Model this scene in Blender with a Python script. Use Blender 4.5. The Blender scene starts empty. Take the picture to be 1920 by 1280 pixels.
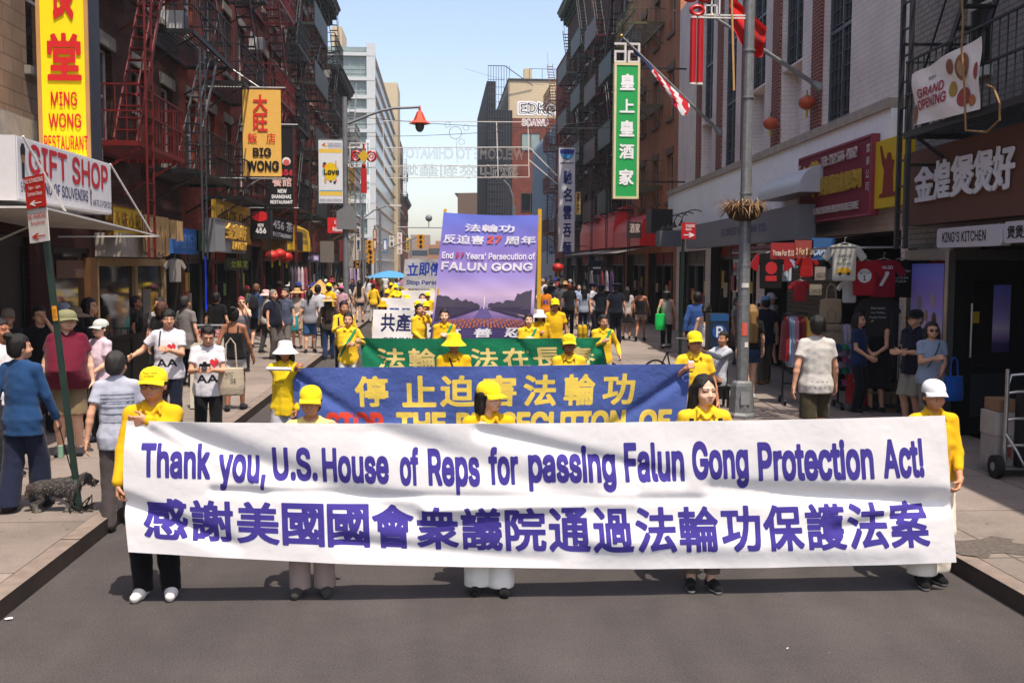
import bpy, bmesh, math, random, os
import numpy as np
from mathutils import Vector, Matrix
from mathutils.bvhtree import BVHTree
random.seed(7); RNG = np.random.RandomState(7)
SC = bpy.context.scene; COL = SC.collection
R = math.radians
# ------------------------------------------------------------------ camera
FPX = 1950.0
PITCH = math.atan(143/FPX); YAW = math.atan(135/FPX*math.cos(PITCH)); ROLL = R(0.25)
cd = bpy.data.cameras.new('camera'); cam = bpy.data.objects.new('camera', cd); COL.objects.link(cam)
cd.sensor_width = 36; cd.lens = FPX/1920*36; cd.clip_start = .1; cd.clip_end = 3000
CAMH = 2.5
MC = Matrix.Rotation(-YAW, 4, 'Z') @ Matrix.Rotation(math.pi/2-PITCH, 4, 'X') @ Matrix.Rotation(ROLL, 4, 'Z')
cam.matrix_world = Matrix.Translation((0, 0, CAMH)) @ MC
SC.camera = cam
def ray(px, py): return (MC.to_3x3() @ Vector(((px-960)/FPX, -(py-640)/FPX, -1)))
def at(px, py, Y):
    d = ray(px, py); return Vector((0, 0, CAMH)) + d*(Y/d.y)
def onx(px, py, X):
    d = ray(px, py); return Vector((0, 0, CAMH)) + d*(X/d.x)
def gnd(px, py, z=0.0):
    d = ray(px, py); return Vector((0, 0, CAMH)) + d*((z-CAMH)/d.z)
HAZE = .0003
KL, KR = -3.08, 4.2          # kerb lines
# ------------------------------------------------------------------ light
SUNV = Vector((.16, -.36, 1.0)).normalized()
EL = math.asin(SUNV.z); AZ = math.atan2(SUNV.x, SUNV.y)
w = bpy.data.worlds.new('World'); SC.world = w; w.use_nodes = True
nt = w.node_tree; sk = nt.nodes.new('ShaderNodeTexSky'); sk.sky_type = 'NISHITA'; sk.sun_disc = False
sk.sun_elevation = EL; sk.sun_rotation = AZ; sk.air_density = .9; sk.dust_density = 2.0; sk.ozone_density = 1.0; sk.altitude = 0
bg = nt.nodes['Background']; bg.inputs[1].default_value = .145; wb = nt.nodes.new('ShaderNodeMix'); wb.data_type = 'RGBA'; wb.blend_type = 'MULTIPLY'; wb.inputs[0].default_value = 1; wb.inputs[7].default_value = (1, .90, .84, 1); nt.links.new(sk.outputs[0], wb.inputs[6]); nt.links.new(wb.outputs[2], bg.inputs[0])
ld = bpy.data.lights.new('sun', 'SUN'); ld.energy = 3.15; ld.angle = R(.5); ld.color = (1, .90, .79)
sun = bpy.data.objects.new('sun', ld); COL.objects.link(sun); sun.rotation_euler = SUNV.to_track_quat('Z', 'Y').to_euler()
sun.location = SUNV*60
SC.view_settings.view_transform = 'Standard'; SC.view_settings.look = 'None'; SC.view_settings.exposure = 1.03; SC.view_settings.gamma = 1
SC.cycles.max_bounces = 6; SC.cycles.diffuse_bounces = 4; SC.cycles.glossy_bounces = 3; SC.cycles.transmission_bounces = 4; SC.cycles.transparent_max_bounces = 6
SC.cycles.caustics_reflective = False; SC.cycles.caustics_refractive = False; SC.cycles.use_denoising = True
# ------------------------------------------------------------------ materials
MATS = {}
def srgb(h):
    if not isinstance(h, str): return h
    h = h.lstrip('#'); h = h if len(h) == 6 else ''.join(c*2 for c in h); v = [int(h[i:i+2], 16)/255 for i in (0, 2, 4)]
    return tuple(c/12.92 if c <= .04045 else ((c+.055)/1.055)**2.4 for c in v)
def mat(name, col, rough=.7, metal=0, var=.12, vs=6, bump=0, bs=40, spec=.35, emit=0, stretch=None, dirt=0):
    """plain procedural surface: colour with noise variation, optional bump"""
    if name in MATS: return MATS[name]
    col = srgb(col)
    m = bpy.data.materials.new(name); m.use_nodes = True; n = m.node_tree; L = n.links
    b = n.nodes['Principled BSDF']; b.inputs['Roughness'].default_value = rough; b.inputs['Metallic'].default_value = metal
    b.inputs['Specular IOR Level'].default_value = spec
    b.inputs['Base Color'].default_value = (*col, 1)
    if var or bump or dirt:
        tc = n.nodes.new('ShaderNodeTexCoord'); src = tc.outputs['Object']
        if stretch:
            mp = n.nodes.new('ShaderNodeMapping'); mp.inputs['Scale'].default_value = stretch; L.new(src, mp.inputs[0]); src = mp.outputs[0]
    if var or dirt:
        no = n.nodes.new('ShaderNodeTexNoise'); no.inputs['Scale'].default_value = vs; no.inputs['Detail'].default_value = 6; L.new(src, no.inputs[0])
        mx = n.nodes.new('ShaderNodeMix'); mx.data_type = 'RGBA'
        mr = n.nodes.new('ShaderNodeMapRange'); mr.inputs[1].default_value = .3; mr.inputs[2].default_value = .7; L.new(no.outputs[0], mr.inputs[0]); L.new(mr.outputs[0], mx.inputs[0])
        mx.inputs[6].default_value = (*[c*(1-var) for c in col], 1); mx.inputs[7].default_value = (*[min(1, c*(1+var*.6)) for c in col], 1)
        out = mx.outputs[2]
        if dirt:
            n2 = n.nodes.new('ShaderNodeTexNoise'); n2.inputs['Scale'].default_value = vs*.22; n2.inputs['Detail'].default_value = 8; n2.inputs['Roughness'].default_value = .7; L.new(src, n2.inputs[0])
            r2 = n.nodes.new('ShaderNodeMapRange'); r2.inputs[1].default_value = .42; r2.inputs[2].default_value = .75; r2.inputs[4].default_value = dirt; L.new(n2.outputs[0], r2.inputs[0])
            m2 = n.nodes.new('ShaderNodeMix'); m2.data_type = 'RGBA'; L.new(r2.outputs[0], m2.inputs[0]); L.new(out, m2.inputs[6]); m2.inputs[7].default_value = (*[c*.35+.004 for c in col], 1); out = m2.outputs[2]
        L.new(out, b.inputs['Base Color'])
    if bump:
        nb = n.nodes.new('ShaderNodeTexNoise'); nb.inputs['Scale'].default_value = bs; nb.inputs['Detail'].default_value = 5; L.new(src, nb.inputs[0])
        bp = n.nodes.new('ShaderNodeBump'); bp.inputs['Strength'].default_value = bump; bp.inputs['Distance'].default_value = .02; L.new(nb.outputs[0], bp.inputs['Height']); L.new(bp.outputs[0], b.inputs['Normal'])
    if emit:
        b.inputs['Emission Color'].default_value = (*col, 1); b.inputs['Emission Strength'].default_value = emit
    MATS[name] = m; return m
def brick(name, c1, c2, mortar, sc=1.0, bw=.21, bh=.075, ms=.010, rough=.85, bump=.3, stain=.4):
    if name in MATS: return MATS[name]
    m = bpy.data.materials.new(name); m.use_nodes = True; n = m.node_tree; L = n.links; b = n.nodes['Principled BSDF']
    tc = n.nodes.new('ShaderNodeTexCoord'); sp = n.nodes.new('ShaderNodeSeparateXYZ'); L.new(tc.outputs['Object'], sp.inputs[0])
    ad = n.nodes.new('ShaderNodeMath'); L.new(sp.outputs[0], ad.inputs[0]); L.new(sp.outputs[1], ad.inputs[1])
    cb = n.nodes.new('ShaderNodeCombineXYZ'); L.new(ad.outputs[0], cb.inputs[0]); L.new(sp.outputs[2], cb.inputs[1])
    bt = n.nodes.new('ShaderNodeTexBrick'); L.new(cb.outputs[0], bt.inputs[0])
    for i, c in ((1, c1), (2, c2), (3, mortar)): bt.inputs[i].default_value = (*srgb(c), 1)
    bt.inputs['Scale'].default_value = 1; bt.inputs['Mortar Size'].default_value = ms; bt.inputs['Brick Width'].default_value = bw*sc; bt.inputs['Row Height'].default_value = bh*sc
    bt.inputs['Bias'].default_value = -.1
    no = n.nodes.new('ShaderNodeTexNoise'); no.inputs['Scale'].default_value = .9; no.inputs['Detail'].default_value = 9; no.inputs['Roughness'].default_value = .65; L.new(tc.outputs['Object'], no.inputs[0])
    mr = n.nodes.new('ShaderNodeMapRange'); mr.inputs[1].default_value = .35; mr.inputs[2].default_value = .7; mr.inputs[3].default_value = 1.0; mr.inputs[4].default_value = 1-stain; L.new(no.outputs[0], mr.inputs[0])
    mx = n.nodes.new('ShaderNodeMix'); mx.data_type = 'RGBA'; mx.blend_type = 'MULTIPLY'; mx.inputs[0].default_value = 1; L.new(bt.outputs[0], mx.inputs[6]); L.new(mr.outputs[0], mx.inputs[7])
    L.new(mx.outputs[2], b.inputs['Base Color']); b.inputs['Roughness'].default_value = rough; b.inputs['Specular IOR Level'].default_value = .2
    bp = n.nodes.new('ShaderNodeBump'); bp.inputs['Strength'].default_value = bump; bp.inputs['Distance'].default_value = .01; bp.invert = True; L.new(bt.outputs[1], bp.inputs['Height']); L.new(bp.outputs[0], b.inputs['Normal'])
    MATS[name] = m; return m
def cloth(name, col, rough=.85, wr=.3, ws=7, var=.05, transl=0):
    """woven cloth with crease bump; transl lets some light through"""
    if name in MATS: return MATS[name]
    col = srgb(col)
    m = bpy.data.materials.new(name); m.use_nodes = True; n = m.node_tree; L = n.links; b = n.nodes['Principled BSDF']
    b.inputs['Roughness'].default_value = rough; b.inputs['Specular IOR Level'].default_value = .145; b.inputs['Base Color'].default_value = (*col, 1)
    b.inputs['Sheen Weight'].default_value = .08
    tc = n.nodes.new('ShaderNodeTexCoord'); no = n.nodes.new('ShaderNodeTexNoise'); no.inputs['Scale'].default_value = ws; no.inputs['Detail'].default_value = 2; no.inputs['Distortion'].default_value = .35
    L.new(tc.outputs['Object'], no.inputs[0]); bp = n.nodes.new('ShaderNodeBump'); bp.inputs['Strength'].default_value = wr; bp.inputs['Distance'].default_value = .035; n2 = n.nodes.new('ShaderNodeTexNoise'); n2.inputs['Scale'].default_value = ws*5; n2.inputs['Detail'].default_value = 4; L.new(tc.outputs['Object'], n2.inputs[0]); ma = n.nodes.new('ShaderNodeMath'); ma.operation = 'MULTIPLY_ADD'; ma.inputs[1].default_value = .22; L.new(n2.outputs[0], ma.inputs[0]); L.new(no.outputs[0], ma.inputs[2])
    L.new(ma.outputs[0], bp.inputs['Height']); L.new(bp.outputs[0], b.inputs['Normal'])
    if transl:
        tr = n.nodes.new('ShaderNodeBsdfTranslucent'); tr.inputs[0].default_value = (*col, 1); ms = n.nodes.new('ShaderNodeMixShader'); ms.inputs[0].default_value = transl
        L.new(b.outputs[0], ms.inputs[1]); L.new(tr.outputs[0], ms.inputs[2]); L.new(ms.outputs[0], n.nodes['Material Output'].inputs[0])
    MATS[name] = m; return m
def cmat(c, kind='paint'):
    """material by colour code"""
    return mat('%s %s' % (kind, c), c, **{'paint': dict(rough=.5, var=.1, vs=3, dirt=.12), 'metal': dict(rough=.45, metal=.6, var=.15), 'plastic': dict(rough=.35, var=.04), 'print': dict(rough=.75, var=.05, vs=8)}[kind])
def ccloth(c): return cloth('fabric %s' % c, c)
# ------------------------------------------------------------------ scene graph helpers
def root(name, label, cat, loc=(0, 0, 0), rz=0, group=None):
    o = bpy.data.objects.new(name, None); o.empty_display_size = .2; COL.objects.link(o); o.location = loc; o.rotation_euler = (0, 0, rz)
    o['label'] = label; o['category'] = cat
    if group: o['group'] = group
    return o
def tag(o, label, cat, group=None):
    o['label'] = label; o['category'] = cat
    if group: o['group'] = group
    return o
def struct(o, kind='structure'): o['kind'] = kind; return o
def link(name, me, parent=None, mats=None, smooth=False):
    o = bpy.data.objects.new(name, me); COL.objects.link(o)
    if parent: o.parent = parent
    if mats:
        for m in mats: me.materials.append(m)
    if smooth: me.polygons.foreach_set('use_smooth', [True]*len(me.polygons))
    return o
class MB:
    """collects shapes into one mesh"""
    def __init__(s): s.v = []; s.f = []; s.m = []; s.n = 0
    def raw(s, v, f, mi=0):
        s.v.extend([tuple(p) for p in v]); s.f.extend([tuple(i+s.n for i in q) for q in f]); s.m.extend([mi]*len(f)); s.n += len(v); return s
    def box(s, x0, x1, y0, y1, z0, z1, mi=0):
        return s.raw([(x0, y0, z0), (x1, y0, z0), (x1, y1, z0), (x0, y1, z0), (x0, y0, z1), (x1, y0, z1), (x1, y1, z1), (x0, y1, z1)],
                     [(0, 3, 2, 1), (4, 5, 6, 7), (0, 1, 5, 4), (1, 2, 6, 5), (2, 3, 7, 6), (3, 0, 4, 7)], mi)
    def bar(s, a, b, w=.03, h=None, mi=0):
        """square bar between two points"""
        a = Vector(a); b = Vector(b); d = (b-a); h = h or w
        if d.length < 1e-6: return s
        d.normalize(); u = d.cross(Vector((0, 0, 1)))
        if u.length < .05: u = Vector((1, 0, 0))
        u.normalize(); t = u.cross(d)
        v = []
        for p in (a, b):
            for i, j in ((-1, -1), (1, -1), (1, 1), (-1, 1)): v.append(p+u*(i*w/2)+t*(j*h/2))
        return s.raw(v, [(3, 2, 1, 0), (4, 5, 6, 7), (0, 1, 5, 4), (1, 2, 6, 5), (2, 3, 7, 6), (3, 0, 4, 7)], mi)
    def tube(s, pts, r, n=8, mi=0, closed=False):
        pts = [Vector(p) for p in pts]; rs = r if hasattr(r, '__len__') else [r]*len(pts); v = []; N = len(pts); up = None
        for i, p in enumerate(pts):
            a = pts[(i-1) % N] if (i or closed) else p; b = pts[(i+1) % N] if (i < N-1 or closed) else p
            d = (b-a).normalized() if (b-a).length > 1e-9 else Vector((0, 0, 1))
            u = d.cross(up if up is not None else (Vector((0, 0, 1)) if abs(d.z) < .9 else Vector((1, 0, 0))))
            if u.length < 1e-4: u = d.orthogonal()
            u.normalize(); t = u.cross(d); up = t if up is not None or True else None; up = d.cross(u)*-1
            up = t
            for k in range(n):
                an = 2*math.pi*k/n; v.append(p+u*(math.cos(an)*rs[i])+t*(math.sin(an)*rs[i]))
        f = []
        for i in range(N if closed else N-1):
            j = (i+1) % N
            for k in range(n): f.append((i*n+k, i*n+(k+1) % n, j*n+(k+1) % n, j*n+k))
        if not closed: f.append(tuple(range(n))[::-1]); f.append(tuple((N-1)*n+k for k in range(n)))
        return s.raw(v, f, mi)
    def lathe(s, prof, n=20, c=(0, 0, 0), mi=0, caps=True, sx=1, sy=1):
        v = []; f = []
        for r, z in prof:
            for k in range(n):
                a = 2*math.pi*k/n; v.append((c[0]+r*sx*math.cos(a), c[1]+r*sy*math.sin(a), c[2]+z))
        for i in range(len(prof)-1):
            for k in range(n): f.append((i*n+k, i*n+(k+1) % n, (i+1)*n+(k+1) % n, (i+1)*n+k))
        if caps: f.append(tuple(range(n))[::-1]); f.append(tuple((len(prof)-1)*n+k for k in range(n)))
        return s.raw(v, f, mi)
    def ball(s, c, r, n=12, m=8, mi=0):
        r = r if hasattr(r, '__len__') else (r, r, r)
        return s.lathe([(max(1e-3, math.sin(math.pi*i/m)), -math.cos(math.pi*i/m)*r[2]) for i in range(m+1)], n, c, mi, True, r[0], r[1])
    def prism(s, poly, y0, y1, mi=0, ax='y'):
        """polygon in (x,z) extruded in y (or in (x,y) extruded in z, or (y,z) in x)"""
        n = len(poly); P = {'y': lambda a, b, t: (a, t, b), 'z': lambda a, b, t: (a, b, t), 'x': lambda a, b, t: (t, a, b)}[ax]
        v = [P(a, b, y0) for a, b in poly]+[P(a, b, y1) for a, b in poly]
        return s.raw(v, [tuple(range(n)), tuple(range(2*n-1, n-1, -1))]+[(i, i+n, (i+1) % n+n, (i+1) % n) for i in range(n)], mi)
    def sheet(s, fn, nu, nv, th=.004, mi=0):
        """grid surface fn(u,v)->Vector with a back side th behind (+y)"""
        v = []
        for k in (0, 1):
            for j in range(nv+1):
                for i in range(nu+1):
                    p = fn(i/nu, j/nv); v.append((p[0], p[1]+k*th, p[2]))
        W = nu+1; K = W*(nv+1); f = []
        for j in range(nv):
            for i in range(nu):
                a = j*W+i; f.append((a, a+W, a+W+1, a+1)); f.append((a+K, a+1+K, a+W+1+K, a+W+K))
        for i in range(nu): f.append((i, i+1, i+1+K, i+K)); b = nv*W+i; f.append((b+1, b, b+K, b+1+K))
        for j in range(nv): a = j*W; f.append((a+W, a, a+K, a+W+K)); b = j*W+nu; f.append((b, b+W, b+W+K, b+K))
        return s.raw(v, f, mi)
    def build(s, name, parent=None, mats=(), smooth=False, bevel=0):
        me = bpy.data.meshes.new(name); me.from_pydata(s.v, [], s.f)
        for m in mats: me.materials.append(m)
        if len(mats) > 1: me.polygons.foreach_set('material_index', s.m)
        me.update(); bm = bmesh.new(); bm.from_mesh(me); bmesh.ops.recalc_face_normals(bm, faces=bm.faces)
        if bevel: bmesh.ops.bevel(bm, geom=bm.edges[:], offset=bevel, segments=2, affect='EDGES', clamp_overlap=True)
        bm.to_mesh(me); bm.free()
        if smooth:
            me.polygons.foreach_set('use_smooth', [True]*len(me.polygons))
            try: me.set_sharp_from_angle(angle=R(45))
            except Exception: pass
        return link(name, me, parent)
def copy_thing(src, loc, rz=None, label=None):
    """a copy of a thing with copies of its parts and sub-parts"""
    def rec(o, par):
        c = o.copy(); COL.objects.link(c)
        if par: c.parent = par
        for k in o.children: rec(k, c)
        return c
    r = rec(src, None); r.location = loc
    if rz is not None: r.rotation_euler = (0, 0, rz)
    if label: r['label'] = label
    return r
# ------------------------------------------------------------------ lettering
FONTS = {}
def font(kind):
    if kind not in FONTS:
        FONTS[kind] = None
        try:
            if kind == 'sans': FONTS[kind] = bpy.data.fonts.load(os.path.join(bpy.utils.system_resource('DATAFILES', path='fonts'), 'Inter.woff2'))
        except Exception: pass
    return FONTS[kind]
GL = {}
def glyphs(body, wt=0.0, res=30, kind='sans'):
    """text as a flat mesh of small cells: (verts Nx2, faces); wt thickens the strokes (in em)"""
    key = (body, wt, res, kind)
    if key in GL: return GL[key]
    c = bpy.data.curves.new('text', 'FONT'); c.body = body; c.resolution_u = 4
    if all(ord(q) < 0x2000 for q in body) and font(kind): c.font = font(kind)
    o = bpy.data.objects.new('text', c); COL.objects.link(o); dg = bpy.context.evaluated_depsgraph_get()
    me = bpy.data.meshes.new_from_object(o.evaluated_get(dg)); bpy.data.objects.remove(o); bpy.data.curves.remove(c)
    n = len(me.vertices); co = np.zeros(n*3); me.vertices.foreach_get('co', co); co = co.reshape(-1, 3)[:, :2]
    cnt = {}
    for p in me.polygons:
        for e in p.edge_keys: cnt[e] = cnt.get(e, 0)+1
    E = np.array([e for e, k in cnt.items() if k == 1]); bpy.data.meshes.remove(me)
    if len(E) == 0: GL[key] = (np.zeros((0, 2)), []); return GL[key]
    A = co[E[:, 0]]; B = co[E[:, 1]]; h = 1.0/res; mn = co.min(0)-wt-2*h; mx = co.max(0)+wt+2*h
    nx = int((mx[0]-mn[0])/h)+2; ny = int((mx[1]-mn[1])/h)+2
    gx = mn[0]+np.arange(nx)*h; gy = mn[1]+np.arange(ny)*h; D = np.full((nx, ny), .5)
    T = 24
    for i0 in range(0, nx, T):
        xs = gx[i0:i0+T]; lo = xs[0]-wt-3*h; hi = xs[-1]+wt+3*h
        k = (np.maximum(A[:, 0], B[:, 0]) > lo) & (np.minimum(A[:, 0], B[:, 0]) < hi)
        if not k.any(): continue
        a = A[k]; b = B[k]; X, Y = np.meshgrid(xs, gy, indexing='ij'); P = np.stack([X.ravel(), Y.ravel()], 1)
        ab = b-a; L2 = (ab**2).sum(1)+1e-12; ap = P[:, None, :]-a[None]; t = np.clip((ap*ab[None]).sum(2)/L2[None], 0, 1)
        dv = ap-t[..., None]*ab[None]; q2 = (dv**2).sum(2); k2 = q2.argmin(1); dv = np.abs(dv[np.arange(len(P)), k2]); d = (dv**6).sum(1)**(1/6.)
        # even-odd along +y (all edges of a column are within the tile)
        x = P[:, 0][:, None]+1e-7; c1 = (a[:, 0][None] > x) != (b[:, 0][None] > x)
        den = np.where(np.abs(ab[:, 0]) < 1e-12, 1e-12, ab[:, 0])
        yc = a[:, 1][None]+(x-a[:, 0][None])/den[None]*ab[:, 1][None]
        ins = ((c1 & (yc > P[:, 1][:, None])).sum(1) % 2) == 1
        D[i0:i0+T] = np.where(ins, -d, d).reshape(len(xs), ny)
    F = D-wt; V = []; FC = []; idx = {}
    neg = F < 0
    def gv(i, j):
        k = (i, j)
        if k not in idx: idx[k] = len(V); V.append((gx[i], gy[j]))
        return idx[k]
    def ev(i, j, i2, j2):
        k = (i, j, i2, j2) if (i, j) < (i2, j2) else (i2, j2, i, j)
        if k not in idx:
            f0 = F[k[0], k[1]]; f1 = F[k[2], k[3]]; t = f0/(f0-f1)
            idx[k] = len(V); V.append((gx[k[0]]+(gx[k[2]]-gx[k[0]])*t, gy[k[1]]+(gy[k[3]]-gy[k[1]])*t))
        return idx[k]
    s4 = neg[:-1, :-1].astype(int)+neg[1:, :-1]+neg[1:, 1:]+neg[:-1, 1:]
    for i, j in zip(*np.nonzero(s4)):
        cs = ((i, j), (i+1, j), (i+1, j+1), (i, j+1))
        if s4[i, j] == 4: FC.append(tuple(gv(*q) for q in cs)); continue
        poly = []
        for q in range(4):
            p0 = cs[q]; p1 = cs[(q+1) % 4]
            if neg[p0]: poly.append(gv(*p0))
            if neg[p0] != neg[p1]: poly.append(ev(*p0, *p1))
        if len(poly) > 2: FC.append(tuple(poly))
    V = np.array(V); V = (V-V.min(0)); V = V/V.max(0) if len(V) else V
    GL[key] = (V, FC); return GL[key]
def lettering(parent, lines, mats, fn=None, name='lettering', eps=.004, thick=0, kind='sans'):
    """lines: (text, x0, x1, z0, z1, material index, weight, res). fn maps (x,z) to a point; default the plane y=-eps"""
    if fn is None: fn = lambda x, z: (x, -eps, z)
    if len(lines) > 1:
        for ln in lines: last = lettering(parent, [ln], mats, fn, name, eps, thick, kind)
        return last
    mb = MB()
    for ln in lines:
        t, x0, x1, z0, z1, mi, wt, res = (list(ln)+[0, .02, 24][len(ln)-5:])[:8]
        V, FC = glyphs(t, wt*.42, res, kind)
        if not len(V): continue
        pts = [fn(x0+(x1-x0)*a, z0+(z1-z0)*b) for a, b in V]
        mb.raw(pts, FC, 0); mats = [mats[mi]]
        if thick:
            n = len(pts); ec = {}
            for f in FC:
                for q in range(len(f)): ec[(f[q], f[(q+1) % len(f)])] = 1
            off = [(p[0], p[1]+thick, p[2]) for p in pts]; base = mb.n-n
            mb.v.extend(off); mb.n += n
            for (a, b) in ec:
                if (b, a) not in ec: mb.f.append((base+b, base+a, base+a+n, base+b+n)); mb.m.append(0)
    if not mb.f: return None
    me = bpy.data.meshes.new(name); me.from_pydata(mb.v, [], mb.f); me.materials.append(mats[0]); me.polygons.foreach_set('use_smooth', [not thick]*len(me.polygons)); me.update(); return link(name, me, parent)
def flat(parent, polys, mats, name='emblem', eps=.004, fn=None):
    """flat printed shapes: (list of (x,z), material index)"""
    if fn is None: fn = lambda x, z: (x, -eps, z)
    mb = MB()
    for k, (poly, mi) in enumerate(polys): mb.raw([Vector(fn(x, z))+Vector((0, -.0006*k, 0)) for x, z in poly], [tuple(range(len(poly)))], mi)
    me = bpy.data.meshes.new(name); me.from_pydata(mb.v, [], mb.f)
    for m in mats: me.materials.append(m)
    if len(mats) > 1: me.polygons.foreach_set('material_index', mb.m)
    me.update(); return link(name, me, parent)
def disc(cx, cz, rx, rz=None, n=20, a0=0): rz = rz or rx; return [(cx+rx*math.cos(a0+2*math.pi*i/n), cz+rz*math.sin(a0+2*math.pi*i/n)) for i in range(n)]
def rect(x0, x1, z0, z1): return [(x0, z0), (x1, z0), (x1, z1), (x0, z1)]
# ================================================================== ground
def ground_mats():
    m = bpy.data.materials.new('asphalt'); m.use_nodes = True; n = m.node_tree; L = n.links; b = n.nodes['Principled BSDF']; tc = n.nodes.new('ShaderNodeTexCoord')
    def noise(s, d=6, r=.6):
        q = n.nodes.new('ShaderNodeTexNoise'); q.inputs['Scale'].default_value = s; q.inputs['Detail'].default_value = d; q.inputs['Roughness'].default_value = r; L.new(tc.outputs['Object'], q.inputs[0]); return q
    def rng(src, a, b_, c, d):
        q = n.nodes.new('ShaderNodeMapRange'); q.inputs[1].default_value = a; q.inputs[2].default_value = b_; q.inputs[3].default_value = c; q.inputs[4].default_value = d; L.new(src, q.inputs[0]); return q.outputs[0]
    def mul(a, b_):
        q = n.nodes.new('ShaderNodeMath'); q.operation = 'MULTIPLY'; L.new(a, q.inputs[0]); L.new(b_, q.inputs[1]); return q.outputs[0]
    big = rng(noise(.45, 8, .68).outputs[0], .3, .7, .74, 1.22); mid = rng(noise(3.5, 8, .7).outputs[0], .3, .7, .9, 1.1); fine = rng(noise(70, 4, .75).outputs[0], .35, .65, .62, 1.42)
    st = n.nodes.new('ShaderNodeMapping'); st.inputs['Scale'].default_value = (1.6, .05, 1); L.new(tc.outputs['Object'], st.inputs[0]); sn = n.nodes.new('ShaderNodeTexNoise'); sn.inputs['Scale'].default_value = 1.2; L.new(st.outputs[0], sn.inputs[0]); tr = rng(sn.outputs[0], .35, .65, .88, 1.1)
    v = mul(mul(mul(big, mid), fine), tr)
    vo = n.nodes.new('ShaderNodeTexVoronoi'); vo.inputs['Scale'].default_value = 2.6; L.new(tc.outputs['Object'], vo.inputs[0]); sp = rng(vo.outputs[0], .02, .035, 2.2, 1.0)
    mx = n.nodes.new('ShaderNodeMix'); mx.data_type = 'RGBA'; mx.blend_type = 'MULTIPLY'; mx.inputs[0].default_value = 1; mx.inputs[6].default_value = (.055, .0485, .0455, 1); L.new(mul(v, sp), mx.inputs[7]); L.new(mx.outputs[2], b.inputs['Base Color'])
    b.inputs['Roughness'].default_value = .88; b.inputs['Specular IOR Level'].default_value = .3
    bp = n.nodes.new('ShaderNodeBump'); bp.inputs['Strength'].default_value = .35; bp.inputs['Distance'].default_value = .006; L.new(noise(220, 2).outputs[0], bp.inputs['Height']); L.new(bp.outputs[0], b.inputs['Normal']); MATS['asphalt'] = m
    m = bpy.data.materials.new('concrete paving'); m.use_nodes = True; n = m.node_tree; L = n.links; b = n.nodes['Principled BSDF']; tc = n.nodes.new('ShaderNodeTexCoord')
    bt = n.nodes.new('ShaderNodeTexBrick'); L.new(tc.outputs['Object'], bt.inputs[0]); bt.offset = 0; bt.inputs['Scale'].default_value = 1; bt.inputs['Brick Width'].default_value = 1.55; bt.inputs['Row Height'].default_value = 1.6; bt.inputs['Mortar Size'].default_value = .012
    for i, c in ((1, (.25, .205, .172, 1)), (2, (.205, .170, .144, 1)), (3, (.09, .072, .06, 1))): bt.inputs[i].default_value = c
    big = rng(noise(.5, 8, .72).outputs[0], .3, .7, .62, 1.15); fine = rng(noise(90, 3).outputs[0], .35, .65, .85, 1.12)
    vo = n.nodes.new('ShaderNodeTexVoronoi'); vo.inputs['Scale'].default_value = 3.2; L.new(tc.outputs['Object'], vo.inputs[0]); sp = rng(vo.outputs[0], .05, .07, .45, 1.0)
    st = rng(noise(1.4, 9, .75).outputs[0], .55, .72, 1.0, .6); vv = mul(mul(mul(big, fine), sp), st)
    mx = n.nodes.new('ShaderNodeMix'); mx.data_type = 'RGBA'; mx.blend_type = 'MULTIPLY'; mx.inputs[0].default_value = 1; L.new(bt.outputs[0], mx.inputs[6]); L.new(vv, mx.inputs[7]); L.new(mx.outputs[2], b.inputs['Base Color']); b.inputs['Roughness'].default_value = .85
    bp = n.nodes.new('ShaderNodeBump'); bp.inputs['Strength'].default_value = .25; bp.inputs['Distance'].default_value = .01; L.new(noise(60, 4).outputs[0], bp.inputs['Height']); L.new(bp.outputs[0], b.inputs['Normal']); MATS['paving'] = m
ground_mats()
g = MB(); g.raw([(-900, -60, -.2), (900, -60, -.2), (900, 1500, -.2), (-900, 1500, -.2)], [(0, 1, 2, 3)]); struct(g.build('ground', None, [mat('far ground', '#6d675f', var=.2)]))
g = MB(); g.raw([(KL, -12, 0), (KR, -12, 0), (KR, 250, 0), (KL, 250, 0)], [(0, 1, 2, 3)]); struct(g.build('road', None, [MATS['asphalt']]))
for nm, x0, x1, kx in (('pavement_left', -16, KL, 1), ('pavement_right', KR, 20, -1)):
    g = MB(); a, b = (x0, x1-.16) if kx > 0 else (x0+.16, x1); g.box(a, b, -12, 250, -.15, .15); struct(g.build(nm, None, [MATS['paving']]))
    g = MB(); a, b = (x1-.16, x1) if kx > 0 else (x0, x0+.16)
    y = -12
    while y < 250: g.box(a, b, y, y+2.99, -.15, .147+random.uniform(-.004, .004)); y += 3
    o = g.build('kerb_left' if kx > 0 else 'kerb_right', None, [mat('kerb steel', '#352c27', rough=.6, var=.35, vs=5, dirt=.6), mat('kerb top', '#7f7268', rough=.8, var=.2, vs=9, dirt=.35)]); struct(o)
    for q in o.data.polygons: q.material_index = 1 if q.normal.z > .5 else 0
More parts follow.
